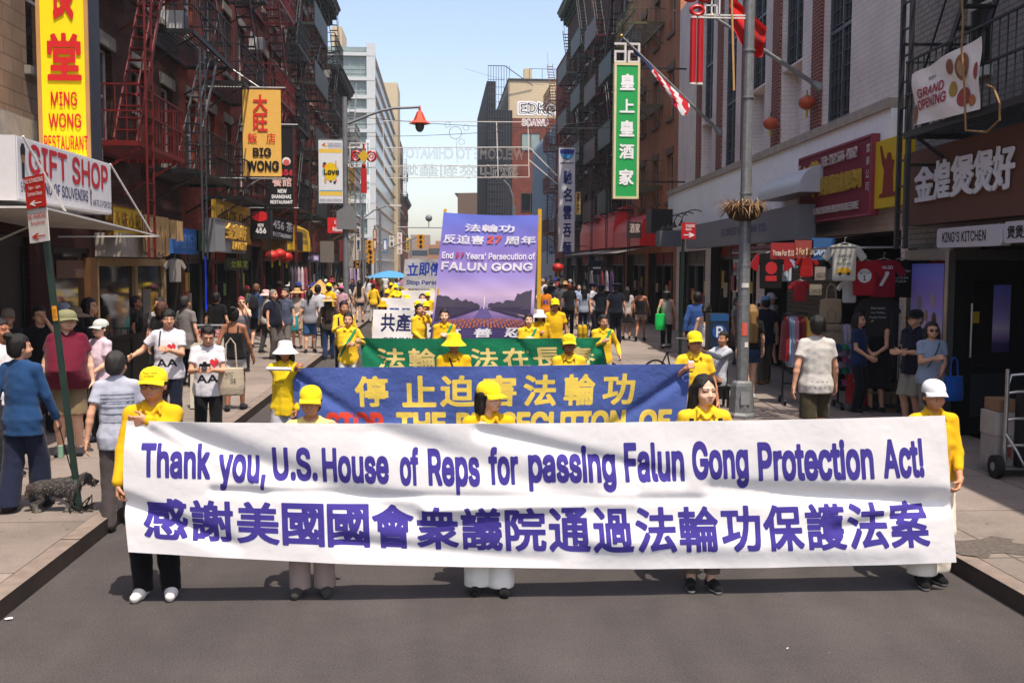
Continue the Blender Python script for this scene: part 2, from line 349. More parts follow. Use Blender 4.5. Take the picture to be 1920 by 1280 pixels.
# worn patches and litter
for k, (px, py, w_, d_, c, z) in enumerate(((1850, 1025, .55, .28, '#3d3936', .15),)):
    p = gnd(px, py, z); po = [(p.x+w_*math.cos(a)*random.uniform(.6, 1.2), p.y+d_*math.sin(a)*random.uniform(.6, 1.3), z+.004) for a in [2*math.pi*q/26 for q in range(26)]]
    mb = MB(); mb.raw(po, [tuple(range(26))]); struct(mb.build('pavement_patch', None, [mat('tar patch', '#5c544d', rough=.9, var=.4, vs=25)]))
for k, (px, py, s_) in enumerate(((16, 1162, .035), (1476, 1218, .012))):
    p = gnd(px, py, 0); mb = MB(); s_ *= .62; G_ = [(p.x+s_*math.cos(a)*random.uniform(.6, 1.4), p.y+s_*math.sin(a)*random.uniform(.5, 1.2), .004+random.uniform(0, .014)) for a in [2*math.pi*q/9 for q in range(9)]]
    mb.raw(G_+[(q[0], q[1], q[2]+.004) for q in G_], [tuple(range(9)), tuple(range(17, 8, -1))]+[(i, (i+1) % 9, (i+1) % 9+9, i+9) for i in range(9)])
    tag(mb.build('paper_scrap', None, [mat('litter paper', '#d8d6d0', var=.1)]), 'tiny pale paper scrap on the asphalt, %s' % ('beside the left kerb', 'in front of the standing banner holders at right', 'below the middle of the white banner', 'behind the leftmost banner holders', 'the smallest at lower right', 'long pale fleck by the kerb', 'nearest the bottom edge')[k], 'litter')
# ================================================================== buildings
GLASS = mat('window glass', '#0c0f12', rough=.06, var=0, spec=.8); GLASSB = mat('window with blind', '#4a4c4c', rough=.15, var=.2, vs=2, spec=.6); GLASSC = mat('window reflecting sky', '#33404a', rough=.05, var=.2, vs=1, spec=1)
def wall_holes(mb, L, H, z0, D, holes, rev=.22, mi=0, rmi=None):
    rmi = mi if rmi is None else rmi
    xs = sorted({0, L, *[h[0] for h in holes], *[h[1] for h in holes]}); zs = sorted({z0, H, *[h[2] for h in holes], *[h[3] for h in holes]})
    for i in range(len(xs)-1):
        for j in range(len(zs)-1):
            cx, cz = (xs[i]+xs[i+1])/2, (zs[j]+zs[j+1])/2
            if any(h[0] < cx < h[1] and h[2] < cz < h[3] for h in holes): continue
            mb.raw([(xs[i], 0, zs[j]), (xs[i+1], 0, zs[j]), (xs[i+1], 0, zs[j+1]), (xs[i], 0, zs[j+1])], [(0, 1, 2, 3)], mi)
    for h in holes:
        a, b, c, d = h[:4]; r_ = h[4] if len(h) > 4 else rev
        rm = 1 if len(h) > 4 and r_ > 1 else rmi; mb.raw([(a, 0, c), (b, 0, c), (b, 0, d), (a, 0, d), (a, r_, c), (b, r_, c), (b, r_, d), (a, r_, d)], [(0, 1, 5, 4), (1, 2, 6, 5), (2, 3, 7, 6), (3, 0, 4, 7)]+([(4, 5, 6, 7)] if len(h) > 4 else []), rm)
    mb.raw([(0, 0, z0), (L, 0, z0), (L, D, z0), (0, D, z0), (0, 0, H), (L, 0, H), (L, D, H), (0, D, H)], [(0, 3, 7, 4), (1, 5, 6, 2), (2, 6, 7, 3), (4, 7, 6, 5)], mi)
WINC = {}
def window(ro, hole, rev, fm, lm, rails=1, mull=0, pane=None, sill=True):
    a, b, c, d = hole[:4]; w, h = round(b-a, 3), round(d-c, 3); key = (w, h, rails, mull, fm.name, lm.name if lm else '')
    if key not in WINC:
        mb = MB(); t = .055; mb.box(0, t, 0, .07, 0, h).box(w-t, w, 0, .07, 0, h).box(t, w-t, 0, .07, 0, t).box(t, w-t, 0, .07, h-t, h)
        for k in range(rails): z = h*(k+1)/(rails+1); mb.box(t, w-t, .004, .066, z-.025, z+.025)
        for k in range(mull): x = w*(k+1)/(mull+1); mb.box(x-.02, x+.02, .008, .062, t, h-t)
        o = mb.build('window', None, [fm]); me = o.data; bpy.data.objects.remove(o)
        mb = MB(); mb.box(t-.01, w-t+.01, .03, .045, t-.01, h-t+.01); o = mb.build('pane', None, [GLASS]); pm = o.data; bpy.data.objects.remove(o)
        ll = None
        if lm:
            mb = MB(); mb.box(-.12, w+.12, -.05, .10, h, h+.26); o = mb.build('lintel', None, [lm], bevel=.012); ll = o.data; bpy.data.objects.remove(o)
        mb = MB(); mb.box(-.10, w+.10, -.09, .10, -.14, 0); o = mb.build('sill', None, [lm or fm], bevel=.01); sl = o.data; bpy.data.objects.remove(o)
        WINC[key] = (me, pm, ll, sl)
    me, pm, ll, sl = WINC[key]; o = link('window', me, ro); o.location = (a, rev-.09, c)
    p = link('pane', pm, o); p.material_slots[0].link = 'OBJECT'; p.material_slots[0].material = pane or random.choice((GLASS, GLASS, GLASSB, GLASSC))
    if ll: q = link('lintel', ll, o); q.location = (0, -rev+.09, 0)
    if sill: q = link('sill', sl, o); q.location = (0, -rev+.09, 0)
    return o
def cornice(ro, L, H, m, out=.75, hh=.9, name='cornice'):
    mb = MB(); pr = [(0, 0), (-.12, 0), (-.12, hh*.25), (-.22, hh*.32), (-.25, hh*.6), (-out*.8, hh*.68), (-out*.86, hh*.85), (-out, hh), (0, hh+.02)]
    mb.prism([(y, H-hh+z) for y, z in pr], -.08, L+.08, ax='x')
    n = max(3, int(L/.75))
    for k in range(n): x = .2+(L-.4)*k/(n-1); mb.box(x-.09, x+.09, -out*.7, -.10, H-hh*.62, H-hh*.3); mb.box(x-.07, x+.07, -.30, -.1, H-hh*.95, H-hh*.6)
    return mb.build(name, ro, [m])
def frame_of(p0, p1): return (p0[0], p0[1], 0), math.atan2(p1[1]-p0[1], p1[0]-p0[0]), math.hypot(p1[0]-p0[0], p1[1]-p0[1])
def building(label, p0, p1, H, wm, D=9, ncol=3, floors=(4.6, 7.9, 11.2, 14.4), wh=1.75, ww=1.0, fm=None, lm=None, cm=None, shop=None, zshop=3.9, base=None, chim=False, rails=1, mull=0, name='tenement', cat='building', par=None):
    loc, rz, L = frame_of(p0, p1); ro = root(name, label, cat, loc, rz); fm = fm or mat('window frame white', '#b9b6ae', var=.15); holes = []
    for f in floors:
        if f+wh > H-.6: continue
        for c in range(ncol):
            x = L*(c+.5)/ncol-ww/2; holes.append((x, x+ww, f, f+wh))
    base_h = [(a, b, c, d, 4.0 if ncol == 3 and wh == 1.9 else 1.6) for a, b, c, d in (shop or [])]
    mb = MB()
    wall_holes(mb, L, H, 0, D, [h for h in holes]+base_h, .22, 0, 0)
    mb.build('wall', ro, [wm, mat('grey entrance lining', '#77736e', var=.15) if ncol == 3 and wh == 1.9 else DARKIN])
    for k_, h in enumerate(shop or []):
        if ncol == 3 and wh == 1.9: break
        glaze(ro, h, k_)
    for h in holes: window(ro, h, .22, fm, lm, rails, mull)
    if cm: cornice(ro, L, H, cm)
    if chim: m2 = MB(); m2.box(L*.75, L*.75+.7, 1, 1.7, H, H+1.6); m2.build('chimney', ro, [wm])
    return ro, L, holes
SHOPG = mat('shop glass', '#3a4048', rough=.05, var=.25, vs=.8, metal=.75)
RS = random.Random(21)
def glaze(ro, h, k):
    a, b, c, d = h[:4]; n = max(2, int((b-a)/1.4)); mb = MB(); fm = mat('shop frame %d' % (k % 3), ('#5a5a58', '#3a2c22', '#7a7468')[k % 3], rough=.4, metal=.3, var=.1); y0 = .28
    mb.box(a, b, y0, y0+.08, d-.5, d-.42).box(a, b, y0, y0+.08, c, c+.35)
    for q in range(n+1): x = a+(b-a-.08)*q/n; mb.box(x, x+.08, y0-.01, y0+.09, c, d)
    o = mb.build('shop_window', ro, [fm])
    for q in range(n):
        if q == n//2 and n > 2: continue
        x = a+(b-a-.08)*q/n+.08; m2 = MB(); m2.box(x, x+(b-a-.08)/n-.08, y0+.03, y0+.045, c+.35, d-.5); m2.build('pane', o, [SHOPG])
    m3 = MB(); m3.box(a, b, y0+.02, y0+.05, d-.42, d); m3.build('transom', o, [mat('shop transom %d' % (k % 4), ('#6a6660', '#8a2a20', '#2c4a3c', '#8a7a3a')[k % 4], var=.15)])
    for q in range(n*2):
        x = RS.uniform(a+.1, b-.6); z = RS.uniform(c+.6, d-1.2); w_, h_ = RS.uniform(.25, .6), RS.uniform(.3, .6); m4 = MB(); m4.box(x, x+w_, y0-.004-.001*q, y0+.002, z, z+h_); m4.build('pane_sheet', o, [cmat(RS.choice(('#b8a898', '#a84038', '#c8b048', '#4a7a9a', '#c8c4bc', '#6a8a5a', '#b0707a')), 'print')])
B_brown = brick('brown brick', '#4a2c24', '#5b3a2e', '#3a2b26'); B_red = brick('red brick', '#7a2c1e', '#8d3f2a', '#5c3a30'); B_orange = brick('orange brick', '#ba7650', '#c08058', '#907060'); B_maroon = brick('maroon brick', '#5a1f1c', '#682a24', '#48302a')
B_dark = brick('dark red brick', '#38140f', '#451a14', '#241310', bump=.4); B_tan = brick('tan stone block', '#9c8570', '#8d7560', '#75604f', sc=3.2); B_grey = brick('grey painted brick', '#969089', '#9c9690', '#726c66', sc=1.15); B_pale = brick('pale painted brick', '#e2d6d0', '#e6dad4', '#d2c7c0', sc=1.3, stain=.25); B_bred = brick('bright red brick', '#74352c', '#824034', '#988278', sc=1.0, stain=.2)
STONE = mat('lintel stone', '#8b857c', rough=.8, var=.25, dirt=.4); IRONB = mat('black iron', '#141416', rough=.5, var=.2); IRONR = mat('red iron', '#601210', rough=.5, var=.25, dirt=.3); IRONG = mat('grey green iron', '#2a332e', rough=.5, var=.2, dirt=.2); IROND = mat('dark green iron', '#12281d', rough=.5, var=.2, dirt=.2); IRONM = mat('dark red iron', '#441010', rough=.5, var=.2); IRONO = mat('olive iron', '#55502e', rough=.5, var=.2); IRONN = mat('rust brown iron', '#6b3a2a', rough=.6, var=.3)
WH = mat('white paint', '#cfcdc8', var=.08, dirt=.15); CORND = mat('dark cornice', '#33312f', rough=.6, var=.2); CORNG = mat('green cornice', '#31463c', rough=.6, var=.2)
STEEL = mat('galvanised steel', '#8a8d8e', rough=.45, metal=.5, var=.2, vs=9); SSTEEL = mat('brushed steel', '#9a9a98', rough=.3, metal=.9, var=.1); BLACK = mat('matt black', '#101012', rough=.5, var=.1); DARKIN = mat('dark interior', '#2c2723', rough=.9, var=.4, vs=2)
XL = -6.3
def XR(y): return 6.67+.051*min(y, 37.5)
def fire_escape(label, p, rz, W, levels, m, dep=1.0, ladder=True, panel=None, group=None, stair=True, lad_side=1, top=None, tread=None):
    """p: left end on the facade at street level; levels: platform heights"""
    ro = root('fire_escape', label, 'fire escape', (p[0], p[1], 0), rz, group); out = -dep
    for li, z in enumerate(levels):
        mb = MB(); mb.box(0, W, out, out+.04, z-.09, z).box(0, W, -.05, -.004, z-.09, z).box(0, .04, out+.04, -.05, z-.09, z).box(W-.04, W, out+.04, -.05, z-.09, z)
        n = int(dep/.085)
        for k in range(1, n): y = out+.04+(dep-.09)*k/n; mb.box(.04, W-.04, y-.012, y+.012, z-.03, z-.006)
        for x in (.3, W-.3): mb.bar((x, out+.05, z-.09), (x, -.01, z-.75), .04)
        pf = mb.build('platform', ro, [m])
        mb = MB()
        for zz in (z+.5, z+.95): mb.box(0, W, out, out+.03, zz-.014, zz+.014).box(0, .03, out+.03, -.005, zz-.014, zz+.014).box(W-.03, W, out+.03, -.005, zz-.014, zz+.014)
        n = int(W/.19)
        for k in range(n+1): x = .015+(W-.03)*k/n; mb.box(x-.007, x+.007, out+.008, out+.022, z, z+.95)
        for x in (.015, W-.015):
            for k in range(1, 6): y = out+dep*k/6; mb.box(x-.009, x+.009, y-.009, y+.009, z, z+.95)
        mb.build('railing', ro, [m])
        if panel:
            mb = MB(); mb.box(.03, W-.03, out-.012, out-.004, z-.05, z+.9); mb.build('sheet_panel', ro, [panel])
        nz = levels[li+1] if li+1 < len(levels) else (top or z+3.0)
        if stair and li+1 < len(levels)+1:
            mb = MB(); s = -1 if li % 2 else 1; xa = .35 if s > 0 else W-.35; xb = xa+s*(W*.62); ya, yb = out+.12, out+.52
            for y in (ya, yb): mb.bar((xa, y, z), (xb, y, nz), .025, .10)
            n = int((nz-z)/.22)
            for k in range(1, n): t = k/n; x = xa+(xb-xa)*t; zz = z+(nz-z)*t; mb.box(x-.08, x+.08, ya, yb, zz-.012, zz+.012)
            mb.bar((xa, ya, z+.8), (xb, ya, nz+.8), .022); mb.build('stair', ro, [tread or m])
    if ladder:
        z = levels[0]; mb = MB(); x = .35 if lad_side < 0 else W-.75; y = out+.02; zl = max(2.6, z-2.7); zt = z+2.6
        for xx in (x, x+.40): mb.bar((xx, y-.06, zl), (xx, y-.06, zt), .035)
        k = zl+.15
        while k < zt: mb.bar((x, y-.06, k), (x+.40, y-.06, k), .02); k += .29
        mb.build('drop_ladder', ro, [tread or m])
    return ro
def rightp(y): return (XR(y), y)
def leftp(y): return (XL, y)
# ---- left row
L0, l0, _ = building('pale stone-faced corner building behind the tall yellow sign, brick shopfront below', leftp(3), leftp(19.2), 11, B_tan, ncol=4, floors=(5.5, 9.0), wh=2.2, ww=1.1, shop=[(12.1, 13.2, .15, 2.9), (14.2, 15.9, 1.0, 2.75)], lm=STONE)
mb = MB(); wall_holes(mb, l0, 4.25, .15, .10, [(12.1, 13.2, .15, 2.9), (14.2, 15.9, 1.0, 2.75)], .1); o = mb.build('brick_shopfront', L0, [B_dark]); o.location = (0, -.12, 0)
mb = MB(); mb.box(0, l0, -.30, 0, 4.25, 4.6).box(0, l0, -.2, 0, 8.2, 8.45); mb.build('stone_band', L0, [STONE])
mb = MB(); 
for x in (12.1, 13.1): mb.box(x, x+.1, -.06, .0, .15, 2.9)
mb.box(12.2, 13.1, -.06, 0, 2.75, 2.9).box(12.2, 13.1, -.03, -.015, .15, 2.75); mb.build('door', L0, [BLACK])
for a, b in ((14.2, 15.9),):
    mb = MB(); mb.box(a, b, -.09, -.02, 1.0, 1.08).box(a, b, -.09, -.02, 2.67, 2.75).box(a, a+.07, -.09, -.02, 1.08, 2.67).box(b-.07, b, -.09, -.02, 1.08, 2.67); o = mb.build('shop_window', L0, [BLACK]); m2 = MB(); m2.box(a+.07, b-.07, -.05, -.04, 1.08, 2.67); m2.build('pane', o, [GLASS])
    m2 = MB(); m2.box(a+.25, b-.15, -.064, -.055, 2.25, 2.55); q = m2.build('menu_board', o, [cmat('#5c4334', 'print')])
L1, l1, _ = building('dark brown brick tenement with the red fire escape, left side', leftp(19.2), leftp(26), 16, B_brown, ncol=3, lm=STONE, shop=[(.2, 4.9, .15, 2.75), (5.3, 6.6, .15, 2.75)], floors=(4.8, 8.0, 11.2))
L2, l2, _ = building('orange red brick tenement with black fire escape and pale lintels', leftp(26), leftp(33), 16, B_red, ncol=3, lm=STONE, shop=[(.3, 3.3, .15, 3.0), (3.7, 6.8, .15, 3.0)], floors=(4.9, 8.1, 11.3))
L3, l3, _ = building('deep maroon brick tenement with a red fire escape, third on the left', leftp(33), leftp(42), 17, B_maroon, ncol=4, lm=STONE, shop=[(.3, 4.2, .15, 3.1), (4.8, 8.6, .15, 3.1)], floors=(4.9, 8.2, 11.5))
L4, l4, _ = building('maroon tenement under a heavy dark cornice, left side before the white block', leftp(42), leftp(51), 15.6, B_maroon, ncol=4, lm=STONE, cm=CORND, shop=[(.3, 4.2, .15, 3.1), (4.8, 8.6, .15, 3.1)], floors=(4.7, 7.5, 10.3, 12.6), wh=1.5)
L5, l5, _ = building('red brick tenement with projecting grey cornice, left side', leftp(51), leftp(60), 16.7, B_red, ncol=4, lm=STONE, cm=CORND, shop=[(.3, 8.5, .15, 3.1)], floors=(4.7, 7.5, 10.3, 13.1), wh=1.5)
L6, l6, _ = building('low brown brick tenement just before the white glass block', leftp(60), leftp(69.5), 13.7, B_brown, ncol=4, lm=STONE, shop=[(.3, 9, .15, 3.1)], floors=(4.7, 7.5, 10.3), wh=1.5, cm=CORND)
L7, l7, _ = building('low grey corner shop building beside the cross street, left', (XL, 76), (XL, 97), 4.3, mat('grey render', '#8a8782', var=.2, dirt=.3), ncol=6, floors=(), shop=[(.5, 6, .1, 2.9), (7, 12, .1, 2.9), (13, 20, .1, 2.9)], name='shop_building')
# ---- white glass block
ro = root('glass_block', 'tall white framed glass block with grey blinds and horizontal louvres', 'building', (XL, 98, 0), 0); GB = mat('pale blind glass', '#7f908d', rough=.3, var=.15, vs=1.2, spec=.6); GB2 = mat('blue sky glass', '#8b9fb2', rough=.2, var=.15, vs=.6, spec=.9); WP = mat('white panel', '#bcc0c0', rough=.5, var=.05)
mb = MB(); mb.box(-14, 0, 0, 46, 0, 22.4); mb.build('curtain_wall', ro, [GB])
mb = MB(); mb.box(0, .02, .5, 46, .5, 22.1); mb.build('street_glazing', ro, [GB2])
mb = MB()
for k, py in enumerate((103, 149, 183, 209, 246, 276, 311, 342, 378, 407, 443, 470)):
    z = at(700, py, 98).z; mb.box(-14.2, .35, -.30, 0, z-.16, z+.16)
mb.box(-.45, .35, -.28, .0, .0, 22.7); mb.build('white_band', ro, [WP])
mb = MB()
for k in range(13): z = 1.2+k*1.72; mb.box(.02, .26, 0, 46, z, z+.09)
mb.build('louvre', ro, [mat('tan louvre', '#c8beb0', var=.1)])
mb = MB()
for k in range(14): x = -14+k; mb.box(x-.04, x+.04, -.06, 0, 0, 22.2)
for k in range(54): z = .3+.41*k; mb.box(-14, -.45, -.035, 0, z, z+.05)
mb.build('mullion', ro, [mat('grey mullion', '#8f9896', var=.1)])
CREAM = mat('cream render', '#bfae90', rough=.85, var=.12, dirt=.15)
mb = MB(); mb.box(0, 1.75, 0, 10, 0, 40); tag(o := mb.build('tower_block', None, [CREAM]), 'cream tower block rising far behind the dark cornice, left', 'tower'); o.location = (at(622, 50, 190).x, 190, 0); o.scale.z = at(640, 50, 190).z/40
mb = MB(); mb.box(0, 2.0, 0, 9, 0, 20); tag(o := mb.build('stair_tower', None, [CREAM]), 'narrow cream tower at the far end of the white glass block', 'tower'); o.location = (at(718, 155, 146).x, 146, 0); o.scale.z = at(720, 155, 146).z/20
building('narrow dark brick building with fire escapes past the white glass block', (-6.2, 150), (-6.2, 176), at(735, 240, 150).z, B_brown, ncol=7, floors=(5, 8, 11, 14, 17), cm=None)
building('brick building with dark green cornice, far left side', (-6.3, 178), (-6.3, 205), at(765, 368, 178).z, B_red, ncol=7, floors=(5, 8, 11), cm=CORNG)
building('far pale building at the end of the left row', (-7, 215), (-7, 260), 8.5, mat('far tan render', '#8f7c6a', var=.2), ncol=8, floors=(4, ), name='far_building')
for x0, x1, y, h_, c, lb in ((-3.2, .2, 262, 7.5, '#a3765a', 'orange brick'), (-8.5, -3.0, 300, 11, '#8a7a70', 'grey brown'), (.5, 5, 290, 7, '#b2aca4', 'white'), (-1.5, 1.2, 330, 10, '#9a6a58', 'dull red')):
    mb = MB(); mb.box(x0, x1, y, y+15, 0, h_)
    for k in range(2): mb.box(x0+.3, x1-.3, y-.05, y, 2.5+k*2.6, 4+k*2.6, 1)
    tag(mb.build('far_building', None, [mat('far '+lb, c, var=.15), GLASSC]), 'small %s building closing the far end of the street' % lb, 'building')
# ---- right row
R0f = rightp(16.3); R0n = rightp(4)
R0, r0, _ = building('grey painted brick building with black fire escape and brown restaurant board', R0f, R0n, 9.2, B_grey, ncol=3, floors=(5.2,), wh=1.9, ww=1.0, lm=None, shop=[(1.15, 11, .15, 3.05)])
loc, rz, r1 = frame_of(rightp(37.5), rightp(16.3)); R1 = root('hall', 'pale painted brick hall with tall gridded windows and red brick strips', 'building', loc, rz); H1 = 11.6
for k_, h_ in enumerate(((.6, 5.2, .15, 3.0), (6.0, 11.6, .15, 3.2))): glaze(R1, h_, k_)
bays = []; x = r1-3.0
while x-3.1 > .3: bays.append(x); x -= 3.1
hs = []
for k, b in enumerate(bays): hs.append((b-1.55, b, 5.35 if k % 3 == 0 else 7.0, 10.9))
rec = [(b-1.55, b, 5.35, 6.95, .35) for k, b in enumerate(bays) if k % 3]
shops = [(.6, 5.2, .15, 3.0, 1.6), (6.0, 11.6, .15, 3.2, 1.6), (12.4, 16.6, .15, 3.1, 1.6), (17.0, r1-.3, .15, 3.1, 1.2)]
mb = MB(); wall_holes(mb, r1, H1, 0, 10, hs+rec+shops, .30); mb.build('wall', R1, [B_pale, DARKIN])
mb = MB()
for b in bays: mb.box(b-2.25, b-1.65, -.06, 0, 5.2, H1)
mb.build('brick_strip', R1, [B_bred])
DKF = mat('dark steel window', '#565b62', rough=.45, metal=.3, var=.15)
for h in hs:
    a, b, c, d = h; mb = MB(); mb.box(a, a+.07, .1, .2, c, d).box(b-.07, b, .1, .2, c, d)
    zc = c
    while zc < d: mb.box(a+.07, b-.07, .1, .19, zc, zc+.07); zc += 1.75
    mb.box((a+b)/2-.035, (a+b)/2+.035, .1, .18, c, d); o = mb.build('window', R1, [DKF])
    m2 = MB(); m2.box(a+.07, b-.07, .15, .17, c, d); m2.build('pane', o, [mat('dull leaded glass', '#1a1d20', rough=.25, var=.5, vs=7, spec=.6)])
    m3 = MB(); zz = c+.15
    while zz < d: 
        m3.box(a+.07, b-.07, .122, .146, zz, zz+.02); zz += .29
    for q in range(1, 6): x_ = a+(b-a)*q/6; m3.box(x_-.01, x_+.01, .12, .148, c, d)
    m3.build('lead_grid', o, [mat('lead came', '#4a4d50', rough=.6, var=.3)])
mb = MB(); n = int(r1/.30)
for k in range(n): mb.box(r1*k/n+.004, r1*(k+1)/n-.004, -.34, -.03, 3.75, 5.02)
mb.build('metal_fascia', R1, [mat('white corrugated fascia', '#f2f2f4', rough=.45, var=.05, dirt=.12)])
mb = MB(); mb.box(0, r1, -.40, 0, 5.02, 5.18); mb.build('ledge', R1, [mat('tan ledge', '#a3978a', var=.2)])
R2, r2, _ = building('orange brown brick tenement beside the pale hall, right side', (8.58, 48), (8.58, 37.5), 16, B_orange, ncol=4, floors=(4.9, 8.0, 11.1), fm=mat('pale frame', '#a9a49c'), lm=mat('brown stone', '#6a5040'), shop=[(.4, 4.8, .15, 3.0), (5.4, 10, .15, 3.0)])
R3, r3, _ = building('dark brown tenement hung with green fire escapes, right side', (8.58, 60), (8.58, 48), 17, B_brown, ncol=4, floors=(4.9, 8.0, 11.1, 14), shop=[(.4, 5.4, .15, 3.0), (6.4, 11.5, .15, 3.0)])
R4, r4, _ = building('tall dark tenement under a bracketed green cornice, right side', (8.58, 71), (8.58, 60), 19.4, B_brown, ncol=4, floors=(4.9, 8.0, 11.1, 14.2), cm=CORNG, shop=[(.4, 5, .15, 3.0), (6, 10.5, .15, 3.0)])
R5, r5, _ = building('plain red brick tenement past the green cornice, right side', (8.58, 78), (8.58, 71), 17.0, B_red, ncol=3, floors=(4.9, 8.0, 11.1), shop=[(.4, 6.5, .15, 3.0)])
loc, rz, r6 = frame_of((8.58, 97), (8.58, 78)); R6 = root('metal_clad_building', 'blue grey corrugated metal building halfway down the right side', 'building', loc, rz)
mb = MB(); mb.box(0, r6, 0, 8, 0, 13); mb.build('wall', R6, [mat('blue grey metal', '#6f8394', rough=.4, metal=.3, var=.1)])
mb = MB()
for k in range(48): x = r6*k/48; mb.box(x, x+.10, -.06, 0, 6.2, 13.05)
mb.build('rib', R6, [mat('blue grey rib', '#7f92a2', rough=.4, metal=.3, var=.1)])
mb = MB(); mb.box(0, r6, -.07, 0, 3.6, 6.1); mb.build('grey_band', R6, [mat('dull band', '#5b626b', var=.25, dirt=.4)])
# ---- cream and brick building with graffiti, scaffold in front
Yb = 131; xa = at(953, 300, Yb).x; zt = at(1000, 152, Yb).z; zb = at(1000, 222, Yb).z; ro = root('brick_block', 'block with cream rendered top, red brick below and graffiti on its end wall', 'building', (xa, Yb, 0), 0)
mb = MB(); mb.box(0, 14, 0, 30, 0, zb); mb.build('brick_wall', ro, [brick('far brick', '#74352a', '#84423a', '#6a4a40')])
mb = MB(); mb.box(0, 14, 0, 30, zb, zt).box(2, 3, 1, 2, zt, zt+1.7); mb.build('cream_wall', ro, [CREAM])
mb = MB(); mb.box(-.1, 14, -.1, 30, zt, zt+.25); mb.build('parapet', ro, [CORND])
mb = MB()
for k in range(7): mb.bar((2.6+k*1.6, .1, zt), (2.6+k*1.6, .1, zt+1.5), .05)
mb.bar((2.6, .1, zt+1.5), (12.2, .1, zt+1.5), .05); mb.build('roof_rail', ro, [IRONB])
a = at(1007, 302, Yb); b = at(980, 250, Yb)
for py0, py1 in ((283, 250), (397, 362)):
    z0_, z1_ = at(990, py0, Yb).z, at(990, py1, Yb).z; x0_ = at(977, 300, Yb).x-xa; x1_ = at(1013, 300, Yb).x-xa; mb = MB(); mb.box(x0_, x0_+.1, -.08, 0, z0_, z1_).box(x1_-.1, x1_, -.08, 0, z0_, z1_).box(x0_+.1, x1_-.1, -.08, 0, z0_, z0_+.1).box(x0_+.1, x1_-.1, -.08, 0, z1_-.1, z1_).box((x0_+x1_)/2-.05, (x0_+x1_)/2+.05, -.07, 0, z0_+.1, z1_-.1)
    o = mb.build('window', ro, [CORND]); m2 = MB(); m2.box(x0_+.1, x1_-.1, -.04, -.02, z0_+.1, z1_-.1); m2.build('pane', o, [GB if py0 < 300 else GLASS])
gx = lambda px: at(px, 200, Yb).x-xa; gz = lambda py: at(1000, py, Yb).z
lettering(ro, [('EDKe', gx(970), gx(1043), gz(217), gz(190), 0, .16, 20), ('EDKe', gx(973), gx(1041), gz(214), gz(193), 1, .09, 20), ('EDKe', gx(974), gx(1041), gz(213), gz(194), 0, -.01, 24), ('SOAWU', gx(978), gx(1028), gz(237), gz(223), 0, .10, 16), ('SOAWU', gx(979), gx(1027), gz(235.5), gz(224.5), 2, .0, 20)], [cmat('#e0e0e0', 'print'), cmat('#3a3a3c', 'print'), cmat('#8a4a40', 'print')], name='graffiti', fn=(lambda st=[0]: (lambda x, z: (st.__setitem__(0, st[0]+1), (x, -.03-st[0]*4e-6, z))[1]))())
ro = root('scaffold', 'tall scaffold wrapped in dark netting against the far brick block', 'scaffold', (at(914, 300, Yb).x, Yb, 0), 0); zs = at(915, 127, Yb).z; wS = xa-at(914, 300, Yb).x
mb = MB(); mb.box(0, wS+.4, -1.3, .0, 0, zs*.80); mb.box(-.1, 1.0, .2, 34, 0, zs*.94); mb.build('netting', ro, [mat('dark netting', '#17181d', rough=.8, var=.45, vs=2.5, stretch=(1, 1, .25))])
mb = MB()
for k in range(9): x = wS*k/8; mb.bar((x, -1.32, 0), (x, -1.32, zs), .06)
for k in range(int(zs/.9)): mb.bar((0, -1.34, .9*k), (wS*.75, -1.34, .9*k), .05)
mb.bar((0, -1.3, zs), (wS*.8, -1.3, zs), .08).bar((wS*.8, -1.3, zs), (wS+3, -.2, zs*.92), .08); mb.build('pole', ro, [mat('scaffold tube', '#3c4250', rough=.5, metal=.3)])
building('ornate brown building with arched cornice at the end of the right row', (at(905, 350, 232).x+6, 262), (at(858, 350, 232).x, 232), at(858, 362, 232).z, mat('brown stone far', '#6a5646', var=.2, dirt=.3), ncol=5, floors=(4, 8, 12, 15), wh=2.2, cm=CORNG, D=12)
# ---- fire escapes
LZ = math.pi/2; RZ = -math.pi/2; rzn = frame_of(rightp(37.5), rightp(16.3))[1]
fire_escape('bright red fire escape with tall red ladder beside the yellow sign', (XL, 18.4), LZ, 3.2, (4.6, 7.8, 11), IRONR, 1.15, lad_side=-1)
fire_escape('black fire escape with steel drop ladder on the orange red brick tenement', (XL, 22.6), LZ, 4.2, (4.5, 7.4, 10.5), IRONB, 1.15, lad_side=-1, tread=mat('worn steel', '#4a4e54', rough=.4, metal=.5))
fire_escape('second black fire escape with sheet panels behind the gold lettered shop', (XL, 28.2), LZ, 4.0, (4.3, 7.3, 10.3), IRONB, 1.15, panel=None)
fire_escape('red fire escape behind the orange hanging sign', (XL, 34.0), LZ, 4.4, (4.7, 7.9, 11.1), IRONR, 1.1)
fire_escape('black fire escape with many rungs behind the black hanging sign', (XL, 39.3), LZ, 3.6, (4.6, 7.6, 10.6), IRONB, 1.1)
fire_escape('grey green fire escape with sheet metal sides near the pole banner', (XL, 44), LZ, 5.0, (4.6, 7.3, 10.0, 12.4), IRONG, 1.15, panel=IRONG, tread=IRONB)
fire_escape('black fire escape on the red tenement with grey cornice', (XL, 53), LZ, 4.5, (4.6, 7.4, 10.2, 13), IRONB, 1.1)
fire_escape('yellowish fire escape on the low brown tenement', (XL, 60.6), LZ, 4.0, (4.6, 7.4), mat('ochre iron', '#80622c', var=.2), 1.1, panel=None)
fire_escape('pale grey fire escape next to the ochre one', (XL, 65), LZ, 3.8, (4.6, 7.4, 10.2), mat('pale iron', '#7d7d7e', var=.2), 1.1)
fire_escape('dark fire escape on the narrow brick building past the glass block', (-6.2, 152), LZ, 6, (6, 9, 12, 15), IRONB, 1.4, ladder=False)
